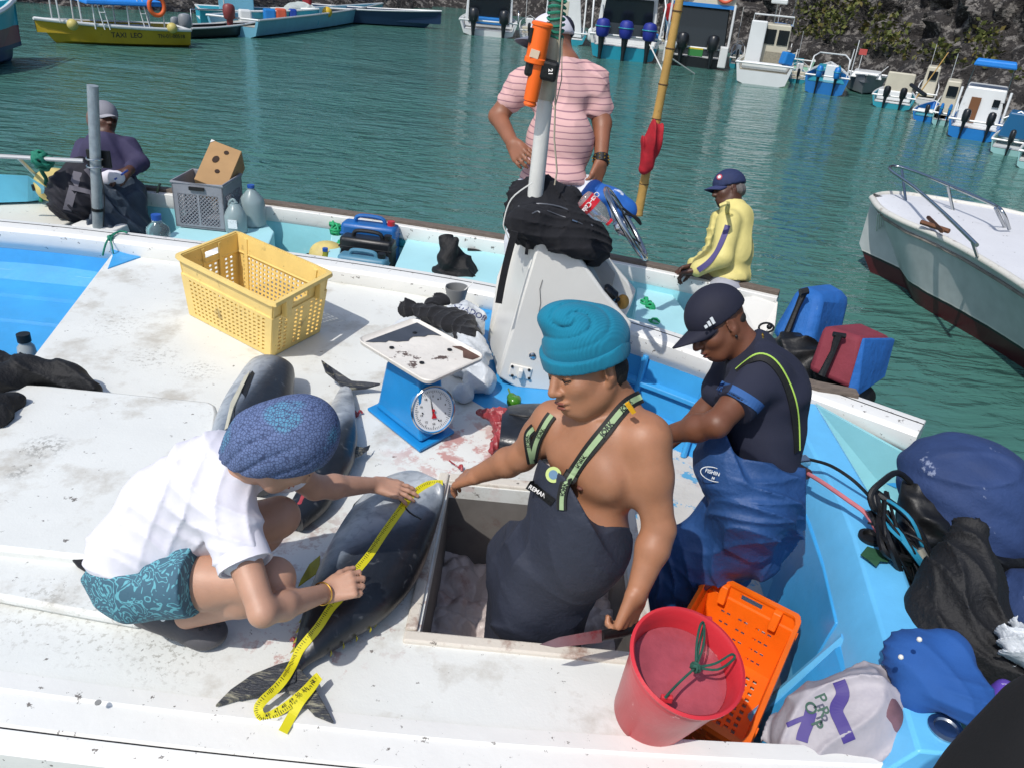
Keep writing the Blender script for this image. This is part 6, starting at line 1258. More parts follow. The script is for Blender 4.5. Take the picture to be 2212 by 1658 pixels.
# ---- man in the yellow jacket
YM = thing('person', 'older man in pale yellow jacket and blue cap standing in the turquoise boat, looking left', 'person', (1.3, 4.9, -.5))
d5 = 5.0; Gy = (-CR * .96 + CF * .1); Gy.z = 0; Gy.normalize(); Ly = Vector((0, 0, 1)).cross(Gy).normalized(); ry = rotm(Gy, Ly, Vector((0, 0, 1)))
nky = J(1580, 438, d5); chy = J(1583, 500, d5); hiy = J(1572, 585, d5); hcy = J(1573, 408, d5); sY, eY, wY = J(1574, 480, d5 - .13), J(1560, 556, d5 - .17), J(1502, 584, d5 - .12); sZ, eZ, wZ = J(1560, 478, d5 + .13), J(1540, 550, d5 + .12), J(1498, 575, d5)
B = Body(.008); B.ell(chy, (.10, .15, .15), ry, .05).cone(chy, nky, .07, .055, .05).chain([eY, wY], [.04, .028], .02).chain([eZ, wZ], [.04, .028], .02)
hand(B, wY, J(1482, 590, d5 - .1) - wY, CU, .95, 1, (50, 50, 50, 50), 3, (30, 30), .008); hand(B, wZ, J(1480, 578, d5) - wZ, CU, .95, 1, (50, 50, 50, 50), 3, (30, 30), .008)
yq, yr = head(B, hcy, -CR * .97 - CU * .12 - CF * .1, CU + CR * .02, .90, neck=nky); B.build('body', skin('skin_dark', '4f3124'), YM)
capob(YM, yq, yr, .95, mat('blue_cap_cloth', '202c52', .8, var=.2, vs=60), mat('blue_cap_brim', '27315c', .8), bl=.07)
q = MB(); q.lathe([(.018, 0), (.018, .003), (0, .003)], yq(.075, .055, .075), yr.col[1] + yr.col[0] * .8 + yr.col[2] * .3, 14); q.build('cap_badge', mat('red_ring', 'b03a4a', .6), YM)
q = MB(); q.lathe([(.012, .003), (.012, .005), (0, .005)], yq(.075, .055, .075), yr.col[1] + yr.col[0] * .8 + yr.col[2] * .3, 5); q.build('badge_star', M_label, YM)
q = Body(.007); q.ell(yq(-.07, 0, -.02), (.04, .068, .045), yr, .02).ell(yq(-.05, .055, -.015), (.035, .02, .03), yr, .02); q.fold = folds(.006, [((1, .5, .5), 90, 1)], 1); q.build('hair', mat('grey_hair', '5d5a5a', .8, bump=.6, bs=90), YM)
B = Body(.0078); B.ell(chy, (.11, .152, .165), ry, .05).ell(J(1580, 545, d5), (.125, .165, .16), ry, .05).ell(J(1574, 590, d5), (.13, .165, .09), ry, .04).cone(chy + Vector((0, 0, .1)), nky, .09, .07, .04)
B.chain([sY, eY, wY.lerp(eY, .1)], [.078, .062, .045], .025).chain([sZ, eZ, wZ.lerp(eZ, .1)], [.075, .06, .045], .025); B.cut(J(1578, 436, d5), CU); B.cut(J(1570, 612, d5), -CU); B.fold = folds(.018, [((.6, .5, .6), 30, 1), ((.2, -.8, .5), 42, .8)], 9, False)
yj = B.build('jacket', mat('pale_yellow_nylon', 'd3c67c', .6, var=.08, vs=9, bump=.3, bs=16, bdist=.015), YM); tY = bvh(yj)
a, nr = strap('sleeve_stripe', [(1572, 487), (1562, 515), (1548, 545), (1530, 568), (1508, 584)], .034, mat('purple_stripe', '4b4478', .7), YM, tY, .003, 4.8)
q = MB(); q.tube(bez([onto(tY, J(x, y, 4.6), CF, .004, .3) for x, y in ((1556, 445), (1572, 440), (1592, 442), (1600, 452))], 10), .014, 6); q.build('collar', MATS['pale_yellow_nylon'], YM)
B = Body(.009); B.ell(J(1568, 618, d5), (.115, .15, .10), ry, .05).chain([J(1560, 630, d5 - .07), J(1548, 700, d5)], [.10, .08], .04).chain([J(1575, 630, d5 + .07), J(1570, 700, d5 + .1)], [.10, .08], .04); B.build('trousers', mat('grey_trousers', 'a2a4ae', .8, var=.1, bump=.3, bs=12, bdist=.02), YM)
# ---- hooded man at the left
LM = thing('person', 'man in purple long sleeved shirt, grey cap and neck scarf behind the grey pole', 'person', (-3.0, 5.4, -.5))
d6 = 5.45; Gl = (-CF * .8 + CR * .55); Gl.z = 0; Gl.normalize(); Ll = Vector((0, 0, 1)).cross(Gl).normalized(); rl = rotm(Gl, Ll, Vector((0, 0, 1)))
nkl = J(226, 300, d6); chl = J(232, 335, d6); hil = J(240, 420, d6); hcl = J(224, 258, d6); s1, e1_, w1 = J(276, 315, d6), J(301, 352, d6), J(275, 372, d6 - .16); s2_, e2_, w2_ = J(182, 320, d6), J(166, 368, d6 - .02), J(200, 385, d6 - .2)
B = Body(.0085); B.ell(chl, (.11, .16, .15), rl, .05).cone(chl, nkl, .07, .055, .05).chain([e1_, w1], [.042, .030], .02); hand(B, w1, J(258, 378, d6 - .2) - w1, -CF + CU * .3, 1.0, -1, (25, 35, 40, 45), 5, (35, 10), .008)
lq, lr = head(B, hcl, CR * .78 - CF * .55 - CU * .12, CU + CR * .02, .92, neck=nkl); B.build('body', skin('skin_dark', '4f3124'), LM)
capob(LM, lq, lr, .98, mat('grey_cap_cloth', '7c7c84', .8), mat('grey_cap_brim', '93939a', .8), bl=.07)
B = Body(.0075); B.ell(lq(-.03, 0, .0), (.10, .095, .11), lr, .02).cone(lq(.0, 0, -.08), nkl, .07, .075, .03); B.cut(lq(.02, 0, 0), lr.col[0]); B.cut(lq(0, 0, .06), lr.col[2]); B.build('neck_scarf', mat('striped_scarf', '6b5348', .85, var=.4, vs=18), LM)
B = Body(.0085); B.ell(chl, (.125, .175, .16), rl, .05).ell(J(238, 390, d6), (.125, .165, .15), rl, .05).chain([s1, e1_, e1_.lerp(w1, .55)], [.064, .054, .044], .03).chain([s2_, e2_, w2_], [.064, .054, .045], .03).cone(chl + Vector((0, 0, .1)), nkl, .09, .07, .04); B.cut(J(226, 297, d6), CU); B.fold = folds(.012, FV, 4); B.build('shirt', mat('faded_purple_cotton', '363250', .85, var=.2, vs=6, bump=.3, bs=14, bdist=.015), LM)
B = Body(.009); B.ell(J(240, 425, d6), (.15, .19, .14), rl, .05).chain([J(225, 430, d6 - .1), J(235, 500, d6 - .1), J(240, 560, d6)], [.13, .12, .10], .05).chain([J(270, 430, d6), J(285, 500, d6), J(290, 560, d6)], [.11, .10, .09], .05); B.fold = folds(.028, FO, 3); B.build('waders', mat('grey_blue_waders', '303c4a', .5, var=.2, vs=7, bump=.4, bs=12, bdist=.02), LM)
q = MB(); q.box(J(262, 378, d6 - .26), (.11, .012, .012), eul(0, -35, 20)); tag(q.build('blue_tool', mat('blue_plastic', '2b4a9c', .4), None, 0, .003), 'thin blue tool held in the hand of the man in purple', 'tool')
heap('white_cloth', 'white cloth held at the waist of the man in purple', 'cloth', [(J(238, 380, d6 - .24), (.07, .02, .02)), (J(228, 388, d6 - .24), (.03, .02, .03)), (J(256, 384, d6 - .24), (.03, .02, .04))], M_wc, .007, folds(.01, FS, 2))
# backpack on the bow deck
GB = thing('backpack', 'grey and black backpack standing on the bow deck beside the yellow float', 'backpack', P(165, 460, 0)); B = Body(.008); d7 = 5.25
B.ell(J(165, 425, d7), (.17, .13, .17), None, .04).ell(J(175, 390, d7 + .03), (.12, .10, .14), None, .04); B.fold = folds(.016, FS, 14); gb_ = B.build('bag_body', mat('dark_bag_cloth', '1a1a24', .8, var=.2, bump=.3, bs=20, bdist=.01), GB); tG = bvh(gb_)
for pts, w in (([(168, 372), (160, 400), (150, 435), (145, 455)], .05), ([(150, 405), (180, 412), (210, 420)], .03), ([(200, 415), (205, 445), (205, 470)], .045), ([(185, 365), (200, 385), (205, 410)], .03)): strap('grey_panel', pts, w, mat('grey_bag_cloth', '6b6870', .8), GB, tG, .004, 4.9, .004, 14)
# ================================================================ moored boats across the harbour
WZ = -.75
M_w2 = mat('distant_white_paint', 'cfd2d2', .35, var=.08, vs=1.2, dirt=('8a8578', 2.5, .64, .1, .4)); M_dk = mat('dark_glass', '10161c', .15, spec=.6); M_ob = mat('outboard_black', '1d2126', .35, var=.2, vs=5); M_ring = mat('lifebuoy_orange', 'c8583c', .6, var=.2, vs=6)
M_tq = mat('distant_turquoise', '2f93a6', .4, var=.1, vs=2); M_bl = mat('distant_blue', '1d74bc', .4, var=.1, vs=2); M_yl = mat('taxi_yellow', 'a98f1a', .4, var=.12, vs=2, dirt=('6d6420', 3, .62, .08, .6)); M_cr = mat('cream_paint', 'b9b4a2', .5, var=.1, vs=3); M_hb = mat('black_hull', '14171b', .35); M_gr = mat('grey_hull', '80858a', .5, var=.1, vs=2)
KY, KZ = 1.0, 1.0
class Boat:
    def __init__(s, name, label, cat, stern, fwd, B, L, H, hull, inside, draft=.25, fl=.25, flare=.85, sheer=.35, grp='boats moored along the cliff', blunt=2.4, boot=None):
        s.ky, s.k = KY, KZ; s.o = thing(name, label, cat, stern, grp); s.p0 = Vector(stern); s.f = Vector(fwd).normalized(); s.l = Vector((-s.f.y, s.f.x, 0)); s.B, s.L, s.H = B, L, H
        rg = []; rb = []
        for i in range(15):
            t = i / 14; b = B / 2 * max(.03, (1 - t ** blunt)); h = H * (1 + sheer * t * t); x = t * L; xb = x * (1 - .10 * t); bw = b * flare
            T = s.T; rg.append([T(x, b, h), T(xb, bw, .08), T(xb * .97, 0, -draft * (1 - t * .8)), T(xb, -bw, .08), T(x, -b, h), T(x - .02, -b + min(.09, b * .8), h), T(x - .02, -b * .86 + .03, fl), T(x - .02, b * .86 - .03, fl), T(x - .02, b - min(.09, b * .8), h)])
        q = MB(); q.loft(rg); q.build('hull', hull, s.o, 30)
        q = MB()
        for sg in (1, -1): q.tube([r[0 if sg > 0 else 4] for r in rg], .045 * s.k, 6)
        q.tube([rg[0][0], rg[0][4]], .045 * s.k, 6); q.build('gunwale', M_w2, s.o, 40)
        q = MB(); q.add([p for r in rg[:-1] for p in (r[7] + Vector((0, 0, .01)), r[6] + Vector((0, 0, .01)))], [(2 * i, 2 * i + 1, 2 * i + 3, 2 * i + 2) for i in range(13)]); q.build('cockpit_sole', inside, s.o, 0)
    def T(s, x, y, z): return Vector((s.p0.x, s.p0.y, WZ)) + s.f * (x * s.k) + s.l * (y * s.ky) + Vector((0, 0, z * s.k))
    def box(s, nm, x0, x1, y0, y1, z0, z1, m, tp=0, bev=.03, par=None, back=0):
        T = s.T; q = MB(); q.box8([T(x0, y0, z0), T(x1, y0, z0), T(x1, y1, z0), T(x0, y1, z0), T(x0 + back, y0 + tp, z1), T(x1 - tp, y0 + tp, z1), T(x1 - tp, y1 - tp, z1), T(x0 + back, y1 - tp, z1)]); return q.build(nm, m, par or s.o, 0, bev)
    def tube(s, nm, pts, r, m, loop=False, par=None): q = MB(); q.tube([s.T(*p) for p in pts], r * s.k, 6, loop=loop); return q.build(nm, m, par or s.o, 60)
    def outboard(s, y, m=None, sc=1, cap=None, tilt=0):
        T = s.T; m = m or M_ob; B = MB(); h = s.H
        B.loft([[T(-.12 * sc + dx * sc - tilt * (z - .2) , y + dy * sc, h + z * sc) for dx, dy in [(math.cos(a) * r - .1, math.sin(a) * r * .75) for a in [i * PI / 8 for i in range(16)]]] for z, r in ((-.05, .17), (.0, .22), (.2, .25), (.38, .24), (.46, .18), (.49, .05))]); o = B.build('outboard', cap or m, s.o, 40)
        B = MB(); B.loft([[T(-.2 * sc + dx * sc, y + dy * sc, h + z * sc) for dx, dy in [(math.cos(a) * r, math.sin(a) * r * .6) for a in [i * PI / 6 for i in range(12)]]] for z, r in ((.0, .17), (-.25, .13), (-.5, .09), (-.85, .08), (-.9, .16), (-.93, .16), (-1.1, .05))]); B.build('engine_leg', m, o, 40)
        if cap: s.tube('cover_band', [(-.22 * sc + .26 * sc * math.cos(a), y + .2 * sc * math.sin(a), h + .26 * sc) for a in [i * PI / 8 for i in range(16)]], .02, M_tq, True, o)
        q = MB(); q.lathe([(.04 * s.k, 0), (.12 * s.k, .02), (.12 * s.k, .03), (.03 * s.k, .04)], T(-.42 * sc, y, h - 1.0 * sc), -s.f, 6); q.build('propeller', M_steel, o)
    def ring(s, x, y, z, r=.3): 
        q = MB(); c = s.T(x, y, z); q.tube([c + s.l * math.cos(a) * r * s.k + Vector((0, 0, 1)) * math.sin(a) * r * s.k for a in [i * PI / 12 for i in range(24)]], .065 * s.k, 8, loop=True); o = q.build('lifebuoy', M_ring, None, 60)
        return o
def away(p, q_, k=.8, skew=0):
    global KY, KZ
    a, b = P(*p, WZ), P(*q_, WZ); a.z = b.z = 0; m = (a + b) / 2; f = m.normalized(); r = Vector((f.y, -f.x, 0)); f = (f + r * skew).normalized()
    d = (Vector((m.x, m.y, WZ)) - CC).dot(CF); KY = math.hypot(q_[0] - p[0], q_[1] - p[1]) * d / FPX / 2.4; KZ = k; return m, f, 2.4
def ringtag(o, lb): tag(o, lb, 'lifebuoy', 'lifebuoys on the moored boats')
# first cabin boat at the top centre
c, f, w = away((990, 76), (1115, 82), 0.78); b = Boat('motor_boat', 'white cabin boat with two dark outboards, leftmost of the row under the cliff', 'boat', c, f, w, 7, .65, M_w2, M_w2)
b.box('cabin', 1.2, 4.5, -w * .42, w * .42, .3, 2.6, M_w2, .1); b.box('cabin_opening', 1.15, 1.22, -w * .36, w * .36, .5, 2.2, M_dk, 0, 0)
for y in (-.62, .62): b.outboard(y, None, 1.15)
b.box('stern_seat', .3, .9, -w * .3, w * .3, .5, .8, M_bl); b.tube('boarding_rail', [(0, -w * .5, .6), (-.15, -w * .5, 1.1), (.4, -w * .5, 1.2)], .03, M_steel)
# second one, half behind the mast
c, f, w = away((1165, 92), (1265, 100), 0.75); b = Boat('motor_boat', 'white boat with sloping cabin and rope tangle, half hidden by the mast', 'boat', c, f, w, 6.5, .55, M_tq, M_w2)
b.box('cabin', .9, 4, -w * .40, w * .40, .3, 2.5, M_w2, .35); b.box('side_window', .88, .95, -w * .05, w * .28, 1.1, 1.9, M_cr, 0, 0); b.tube('canopy_post', [(.1, w * .42, .4), (.6, w * .4, 2.8)], .04, M_w2); b.tube('canopy_post', [(.1, -w * .42, .4), (.6, -w * .4, 2.8)], .04, M_w2)
q = MB(); q.lathe([(.04, 0), (.12, .08), (.12, .4), (.04, .48)], b.T(-.1, -w * .58, .25), (0, 0, 1), 12); tag(q.build('fender', M_w2, None, 60), 'white fender hanging between the mast boat and the triple engine boat', 'fender')
# triple outboard boat
c, f, w = away((1270, 120), (1420, 142), 0.8); b = Boat('motor_boat', 'cabin boat with turquoise stern and three blue covered outboards', 'boat', c, f, w, 8.5, .9, band('triple_hull', [(-1.2, '1f8fa6'), (-.30, 'd2d4d2')], .35), M_w2, fl=.5)
b.box('cabin', 1.3, 5.5, -w * .44, w * .44, .5, 2.7, M_w2, .12, back=.2); b.box('cabin_opening', 1.22, 1.30, -w * .38, w * .38, .85, 2.25, M_dk, .1, 0, back=.15); b.box('upper_coaming', .9, 4, -w * .36, w * .36, 2.6, 3.6, M_cr, .1)
for y in (-.78, 0, .78): b.outboard(y, M_ob, 1.25, mat('blue_outboard_cover', '1b2a86', .6, var=.2, vs=6))
b.box('well_box', .1, .5, -w * .46, -w * .36, .8, 1.1, M_bl)
ringtag(b.ring(.85, .55, 3.1, .33), 'dark red lifebuoy, left one above the triple engine boat'); ringtag(b.ring(.85, -.55, 3.1, .33), 'dark red lifebuoy, right one above the triple engine boat')
text('GALAPAGOS', .2, b.T(1.18, 0, 2.48), -b.l, (0, 0, 1), M_black, b.o)
for sg in (1, -1): b.tube('grab_rail', [(.05, sg * w * .48, .9), (.1, sg * w * .5, 2.1), (1.0, sg * w * .46, 2.6)], .035, M_w2)
q = MB(); q.lathe([(.04, 0), (.13, .08), (.13, .48), (.04, .55)], b.T(-.1, -w * .62, .3), (.3, 0, 1), 12); tag(q.build('fender', M_w2, None, 60), 'white fender between the triple engine boat and the black hulled boat', 'fender')
# black hulled boat with two rings
c, f, w = away((1436, 128), (1565, 165), 0.74); b = Boat('motor_boat', 'black hulled cabin boat with two lifebuoys on its roof edge', 'boat', c, f, w, 8, .8, M_hb, M_w2, fl=.4)
b.box('cabin', 1.0, 5, -w * .46, w * .46, .4, 2.5, M_dk, .1, back=.2); b.box('roof', .6, 5.2, -w * .5, w * .5, 2.45, 3.5, M_cr, .1, back=.15); b.box('upper_cabin', 1.4, 5, -w * .44, w * .44, 3.45, 4.6, M_dk, .1); b.box('roof_trim', .55, .62, -w * .5, w * .5, 2.4, 2.55, M_bl, 0, 0)
for sg in (1, -1): b.box('stern_quarter', -.25, .4, sg * w * .5 - .3 * (sg > 0), sg * w * .5 + .3 * (sg < 0), .1, .95, M_w2); b.tube('cabin_post', [(.1, sg * w * .49, .9), (.5, sg * w * .49, 2.6)], .05, M_w2)
for y in (-.6, .55): b.outboard(y, None, 1.2)
b.box('painted_hatch', -.05, .02, -.28, .28, .45, .8, band('rasta', [(-1.2, '2f7a3a'), (-.2, 'c9b02c'), (-.05, 'b3402a')], .5), 0, .01)
ringtag(b.ring(.5, .75, 3.05, .34), 'orange lifebuoy, left one on the black hulled boat'); ringtag(b.ring(.5, -.75, 3.0, .34), 'orange lifebuoy, right one on the black hulled boat')
# white pilot house boat
c, f, w = away((1586, 172), (1702, 198), 0.66); b = Boat('fishing_launch', 'white launch with cream pilot house and a blue box on its stern', 'boat', c, f, w, 6.5, .85, M_w2, M_cr, fl=.55)
b.box('pilot_house', 1.3, 3.4, -w * .36, w * .40, .5, 2.4, M_cr, .08); b.box('side_panel', .9, 1.35, w * .10, w * .38, .55, 2.5, M_w2); 
for y0, y1 in ((-.75, -.3), (-.2, .25)): b.box('window', 1.26, 1.31, y0, y1, 1.6, 2.2, M_dk, 0, 0)
b.box('door', 1.27, 1.3, -.75, .1, .6, 1.3, mat('louvre', '8d8878', .6, var=.3, vs=20), 0, 0); b.tube('roof_rail', [(1.3, -w * .34, 2.4), (1.2, -w * .34, 2.75), (1.2, w * .36, 2.75), (1.3, w * .36, 2.4)], .035, M_w2); b.box('radar_bar', 1.8, 2.1, -.4, .3, 3.2, 3.4, M_w2); b.tube('radar_post', [(2, 0, 2.4), (2, 0, 3.2)], .04, M_steel); b.tube('aerial', [(1.6, -w * .3, 2.4), (1.5, -w * .3, 4.6)], .015, M_steel)
b.box('stern_bench', .15, .5, -w * .4, w * .4, .6, .9, M_w2)
q = MB(); q.box(b.T(.35, -w * .36, 1.15), (.32, .28, .34), eul(0, 10, 20)); tag(q.build('blue_box', M_bl, None, 0, .04), 'blue box standing on the stern of the white launch', 'box')
# small pale green boat behind
c, f, w = away((1700, 152), (1740, 168), 0.5); b = Boat('dinghy', 'small pale green open boat tucked behind the white launch', 'boat', c + f * 1.5, f, w * 1.6, 4, .7, mat('pale_green_paint', '9ccab0', .4), M_cr); b.tube('rail', [(.2, .5, .7), (.2, .5, 1.1), (2, .5, 1.2), (3, .2, 1.2)], .03, M_w2)
b.box('blue_locker', .1, .8, -.6, .6, .3, .75, M_tq)
# blue boat with canopy frame
c, f, w = away((1736, 192), (1822, 218), 0.56); b = Boat('motor_boat', 'blue sterned boat with turquoise deck and white arched rail', 'boat', c, f, w, 5.5, .85, band('blue_hull', [(-1.2, '1f6fb4'), (-.25, 'cfd4d4')], .4), M_tq, fl=.55)
for y in (-.48, .48): b.outboard(y, M_hb, 1.0, M_bl)
b.tube('arched_rail', [(1.2, w * .45, .9), (1.6, w * .42, 1.6), (2.6, w * .3, 1.75), (2.6, -w * .3, 1.75), (1.6, -w * .42, 1.6), (1.2, -w * .45, .9)], .035, M_w2); b.box('console', 1.3, 1.9, -.5, .2, .5, 1.3, M_w2); b.box('foredeck', 2.2, 4.6, -w * .3, w * .3, .9, 1.1, M_tq, .1); b.tube('rod', [(.3, -w * .5, .8), (.5, -w * .5, 2.6)], .025, M_w2); b.tube('rod', [(.1, -w * .42, .8), (.2, -w * .44, 2.2)], .025, M_w2)
# grey dinghy, bow to us
KY = KZ = .55
a_, b__ = P(1830, 196, WZ), P(1892, 214, WZ); mid = (a_ + b__) / 2; back = Vector((.35, .9, 0)); b = Boat('dinghy', 'grey hulled dinghy with white cabin top, bow towards us', 'boat', mid + back * 2.4, -back, 2.1, 4.5, .75, M_gr, M_w2, blunt=3, fl=.6); b.box('foredeck', 1.5, 3.6, -.8, .8, .75, 1.05, M_w2, .15); b.tube('bow_rail', [(3.9, .5, .95), (2.6, .9, 1.35), (1.2, .95, 1.3)], .025, M_w2); b.tube('flag_pole', [(2.5, -.5, 1), (2.5, -.5, 1.9)], .02, M_w2); q = MB(); q.box(b.T(2.5, -.5, 1.95), (.22, .03, .16)); q.build('flag', mat('red_flag', 'b8504a', .7), b.o)
# twin engines, white box
c, f, w = away((1884, 222), (1966, 250), 0.5); b = Boat('motor_boat', 'open boat with two black outboards, a white slatted seat and a leaning rod', 'boat', c, f, w, 5.5, .6, M_tq, M_w2)
for y in (-.45, .45): b.outboard(y, None, 1.05, None, .3)
b.box('slatted_seat', 1.0, 1.3, -w * .38, w * .3, .5, 1.7, M_cr, .05); b.box('locker', .9, 2.2, -w * .4, w * .4, .3, .8, M_w2); b.tube('rod', [(.4, -w * .5, .6), (.9, -w * .9, 2.9)], .03, mat('bamboo', 'b9934f', .5))
# small blue boat
c, f, w = away((1972, 252), (2040, 278), 0.45); b = Boat('dinghy', 'small white and blue open boat lying low in the water', 'boat', c, f, w, 4.5, .5, M_bl, M_tq); b.outboard(.3, None, .8); b.outboard(-.45, None, .8); b.box('thwart', 1.2, 1.6, -w * .4, w * .4, .3, .5, M_w2); b.tube('boom', [(1, w * .3, 1.2), (2.6, w * .8, 1.5)], .10, M_black)
# cabin boat with blue sun roof
c, f, w = away((2048, 285), (2146, 322), 0.5); b = Boat('motor_boat', 'white cabin boat with bright blue sun roof and brown door', 'boat', c, f, w, 6.5, .75, M_bl, M_w2, fl=.45)
b.box('cabin', 1.2, 4, -w * .42, w * .42, .45, 2.0, M_w2, .1, back=.15); b.box('door', 1.18, 1.24, .1, .55, .55, 1.6, mat('brown_door', '6b4526', .6), 0, 0); b.box('window', 1.20, 1.26, -.75, -.45, 1.3, 1.6, M_dk, 0, 0); b.box('window', 1.3, 1.34, -w * .40, -w * .28, .6, 1.5, M_dk, 0, 0)
for sg in (1, -1): b.tube('roof_post', [(1.3, sg * w * .38, 2.0), (1.3, sg * w * .36, 2.9)], .03, M_steel); b.tube('cabin_post', [(.2, sg * w * .45, .8), (.5, sg * w * .45, 2.0)], .05, M_w2)
b.box('sun_roof', .9, 2.4, -w * .40, w * .40, 2.85, 3.1, mat('bright_blue_canvas', '1c7fd6', .6, var=.15, vs=3), .08)
for y in (-.6, .5): b.outboard(y, None, 1.0)
# two at the right edge
c, f, w = away((2140, 322), (2205, 350), 0.44); b = Boat('motor_boat', 'low boat with blue windscreen canopy beside the blue roofed one', 'boat', c, f, w, 5, .6, mat('pale_sea_green', '8fbcbc', .4), M_w2); b.outboard(0, None, 1.1); b.box('windscreen_canopy', 1, 2.8, -w * .4, w * .4, .6, 1.7, mat('blue_screen', '1d5a84', .3), .3); b.tube('canopy_edge', [(1, -w * .4, 1.4), (1.2, 0, 1.75), (1, w * .4, 1.4)], .04, M_w2)
c, f, w = away((2198, 352), (2262, 385), 0.46); b = Boat('motor_boat', 'white boat with red striped canopy cut off by the right edge', 'boat', c, f, w, 5.5, .65, mat('pale_sea_green', '8fbcbc', .4), M_w2); b.outboard(0, None, 1.0); b.box('canopy', .8, 3.4, -w * .45, w * .45, .65, 2.3, band('red_canopy', [(-1, 'cfd2d2'), (1.05, 'a5453c')], .5), .45)
# more boats filling the row
def filler(p, q_, k, lb, hull, H=.6, eng=2, cab=None, off=0, canopy=None, rail=True):
    c, f, w = away(p, q_, k); b = Boat('motor_boat', lb, 'boat', c + f * off, f, w, 5.5, H, hull, M_w2); rn = random.Random(int(p[0]))
    for i in range(eng): b.outboard((i - (eng - 1) / 2) * .9, M_ob if i or eng < 2 else M_hb, 1.05, M_bl if cab == 'b' else None)
    if cab: b.box('cabin', 1.1, 3.2, -w * .38, w * .38, H * .6, 2.1, M_w2 if cab == 'w' else M_cr, .15, back=.2); b.box('window', 1.12, 1.22, -w * .25, w * .2, 1.35, 1.85, M_dk, 0, 0)
    else: b.box('console', 1.4, 1.9, -.45, .45, H * .6, 1.25, M_w2); b.box('stern_seat', .5, .9, -w * .36, w * .36, H * .6, .75, M_cr)
    if canopy:
        b.box('canopy', .9, 2.8, -w * .42, w * .42, 2.3, 2.42, canopy, .06)
        for a in (1, -1): b.tube('canopy_post', [(1, a * w * .4, H), (1, a * w * .4, 2.3)], .03, M_steel)
    if rail: b.tube('rail', [(.2, -w * .48, H), (.3, -w * .48, H + .45), (3, -w * .42, H + .5), (5, 0, H + .7), (3, w * .42, H + .5), (.3, w * .48, H + .45), (.2, w * .48, H)], .03, M_w2)
    b.tube('aerial', [(1.5, .5, 1), (1.4 + rn.uniform(-.3, .3), .6, 3.4)], .016, M_w2)
    return b
filler((1120, 82), (1162, 88), .55, 'small white open boat squeezed in left of the mast boat', M_w2, .55, 1)
filler((1700, 178), (1738, 190), .42, 'small turquoise skiff beside the white launch', M_tq, .5, 1, off=.6)
filler((1968, 238), (2010, 250), .45, 'cream cabined boat behind the low blue and white boat', M_w2, .6, 0, 'c', 2.2)
filler((1822, 178), (1862, 190), .45, 'white cabin boat behind the grey dinghy', M_w2, .7, 0, 'w', 3.5)
filler((2010, 268), (2052, 282), .45, 'white skiff with blue engines left of the blue roofed boat', mat('pale_sea_green', '8fbcbc', .4), .6, 2, 'b', .3)
filler((1418, 118), (1440, 124), .6, 'narrow white bow showing between the triple engine boat and the black hull', M_w2, .7, 0, None, 3)
filler((1640, 150), (1700, 166), .55, 'white cabin boat with a blue canopy behind the white launch', M_w2, .8, 0, 'w', 4.5, M_bl)
filler((1572, 150), (1600, 158), .55, 'turquoise skiff with clutter between black hull and white launch', M_tq, .6, 1, None, 1.0)
# ---- left shore: pink and blue bow at the edge
def side(p, q_):
    a, b = P(*p, WZ), P(*q_, WZ); a.z = b.z = 0; return a, b
KY = KZ = 1
bo, st = side((54, 128), (-260, 160)); d = (bo - st).normalized(); b = Boat('panga', 'turquoise, pink and blue bow of a boat cut off by the left edge', 'boat', st, d, 1.9, (bo - st).length, .8, band('tri_hull', [(-1.2, '1d3c66'), (-.42, '8a5560'), (-.12, '3fb2c4')], .4), M_tq, grp='boats at the left shore'); b.tube('bow_rail', [(b.L * .5, -.8, .95), (b.L * .5, -.8, 1.2), (b.L * .97, 0, 1.45)], .03, M_w2)
# yellow taxi boat
KY, KZ = .8, .72
bo, st = side((82, 92), (392, 96)); d = (bo - st).normalized(); L = (bo - st).length / KZ
b = Boat('taxi_boat', 'yellow water taxi with blue canopy and lifebuoy at the left shore', 'boat', st, d, 1.9, L, .55, M_yl, M_cr, grp='boats at the left shore', fl=.3, sheer=.25)
sd = b.l if (b.T(0, 1, 0) - CC).length < (b.T(0, -1, 0) - CC).length else -b.l; sg = 1 if sd is b.l else -1
b.tube('rub_strake', [(L * t, sg * (.95 * max(.03, 1 - t ** 2.4) + .02), .57 + .14 * t * t) for t in [i / 14 for i in range(15)]], .05, M_w2)
xd = (-b.f if (-b.f).dot(CR) > 0 else b.f); text('TAXI  LEO', .15, b.T(L * .46, sg * .925, .36), xd, (0, 0, 1), M_black, b.o); text('TN-01-00518', .115, b.T(L * .15, sg * .975, .36), xd, (0, 0, 1), M_black, b.o)
for t in (.80, .14): q = MB(); q.ell(b.T(L * t, sg * (1.0 if t < .5 else .75), .62), (.12, .12, .12)); tag(q.build('fender_ball', mat('fender_yellow', 'b9ab62', .5), None), 'yellow ball fender on the %s of the water taxi' % ('stern quarter' if t < .5 else 'bow'), 'fender', 'ball fenders on the water taxi')
for t in (.86, .72): b.tube('bow_hoop', [(L * t, .45, .65), (L * t, .40, 1.3), (L * t, -.40, 1.3), (L * t, -.45, .65)], .025, M_w2)
b.box('canopy', L * .15, L * .70, -.8, .8, 1.22, 1.36, mat('bright_blue_canvas', '1c7fd6', .6), .03)
for t in (.17, .42, .65):
    for s_ in (1, -1): b.tube('canopy_post', [(L * t, s_ * .7, .5), (L * t, s_ * .7, 1.25)], .025, M_w2)
for t in (.28, .56):
    for k in (0, .16): b.tube('ladder_rail', [(L * t + k, sg * .8, .5), (L * t + k + .15, sg * .7, 1.5)], .02, M_w2)
    for z in (.75, 1.0, 1.25): b.tube('ladder_rung', [(L * t + (z - .5) * .15, sg * .77, z), (L * t + (z - .5) * .15 + .16, sg * .77, z)], .015, M_w2)
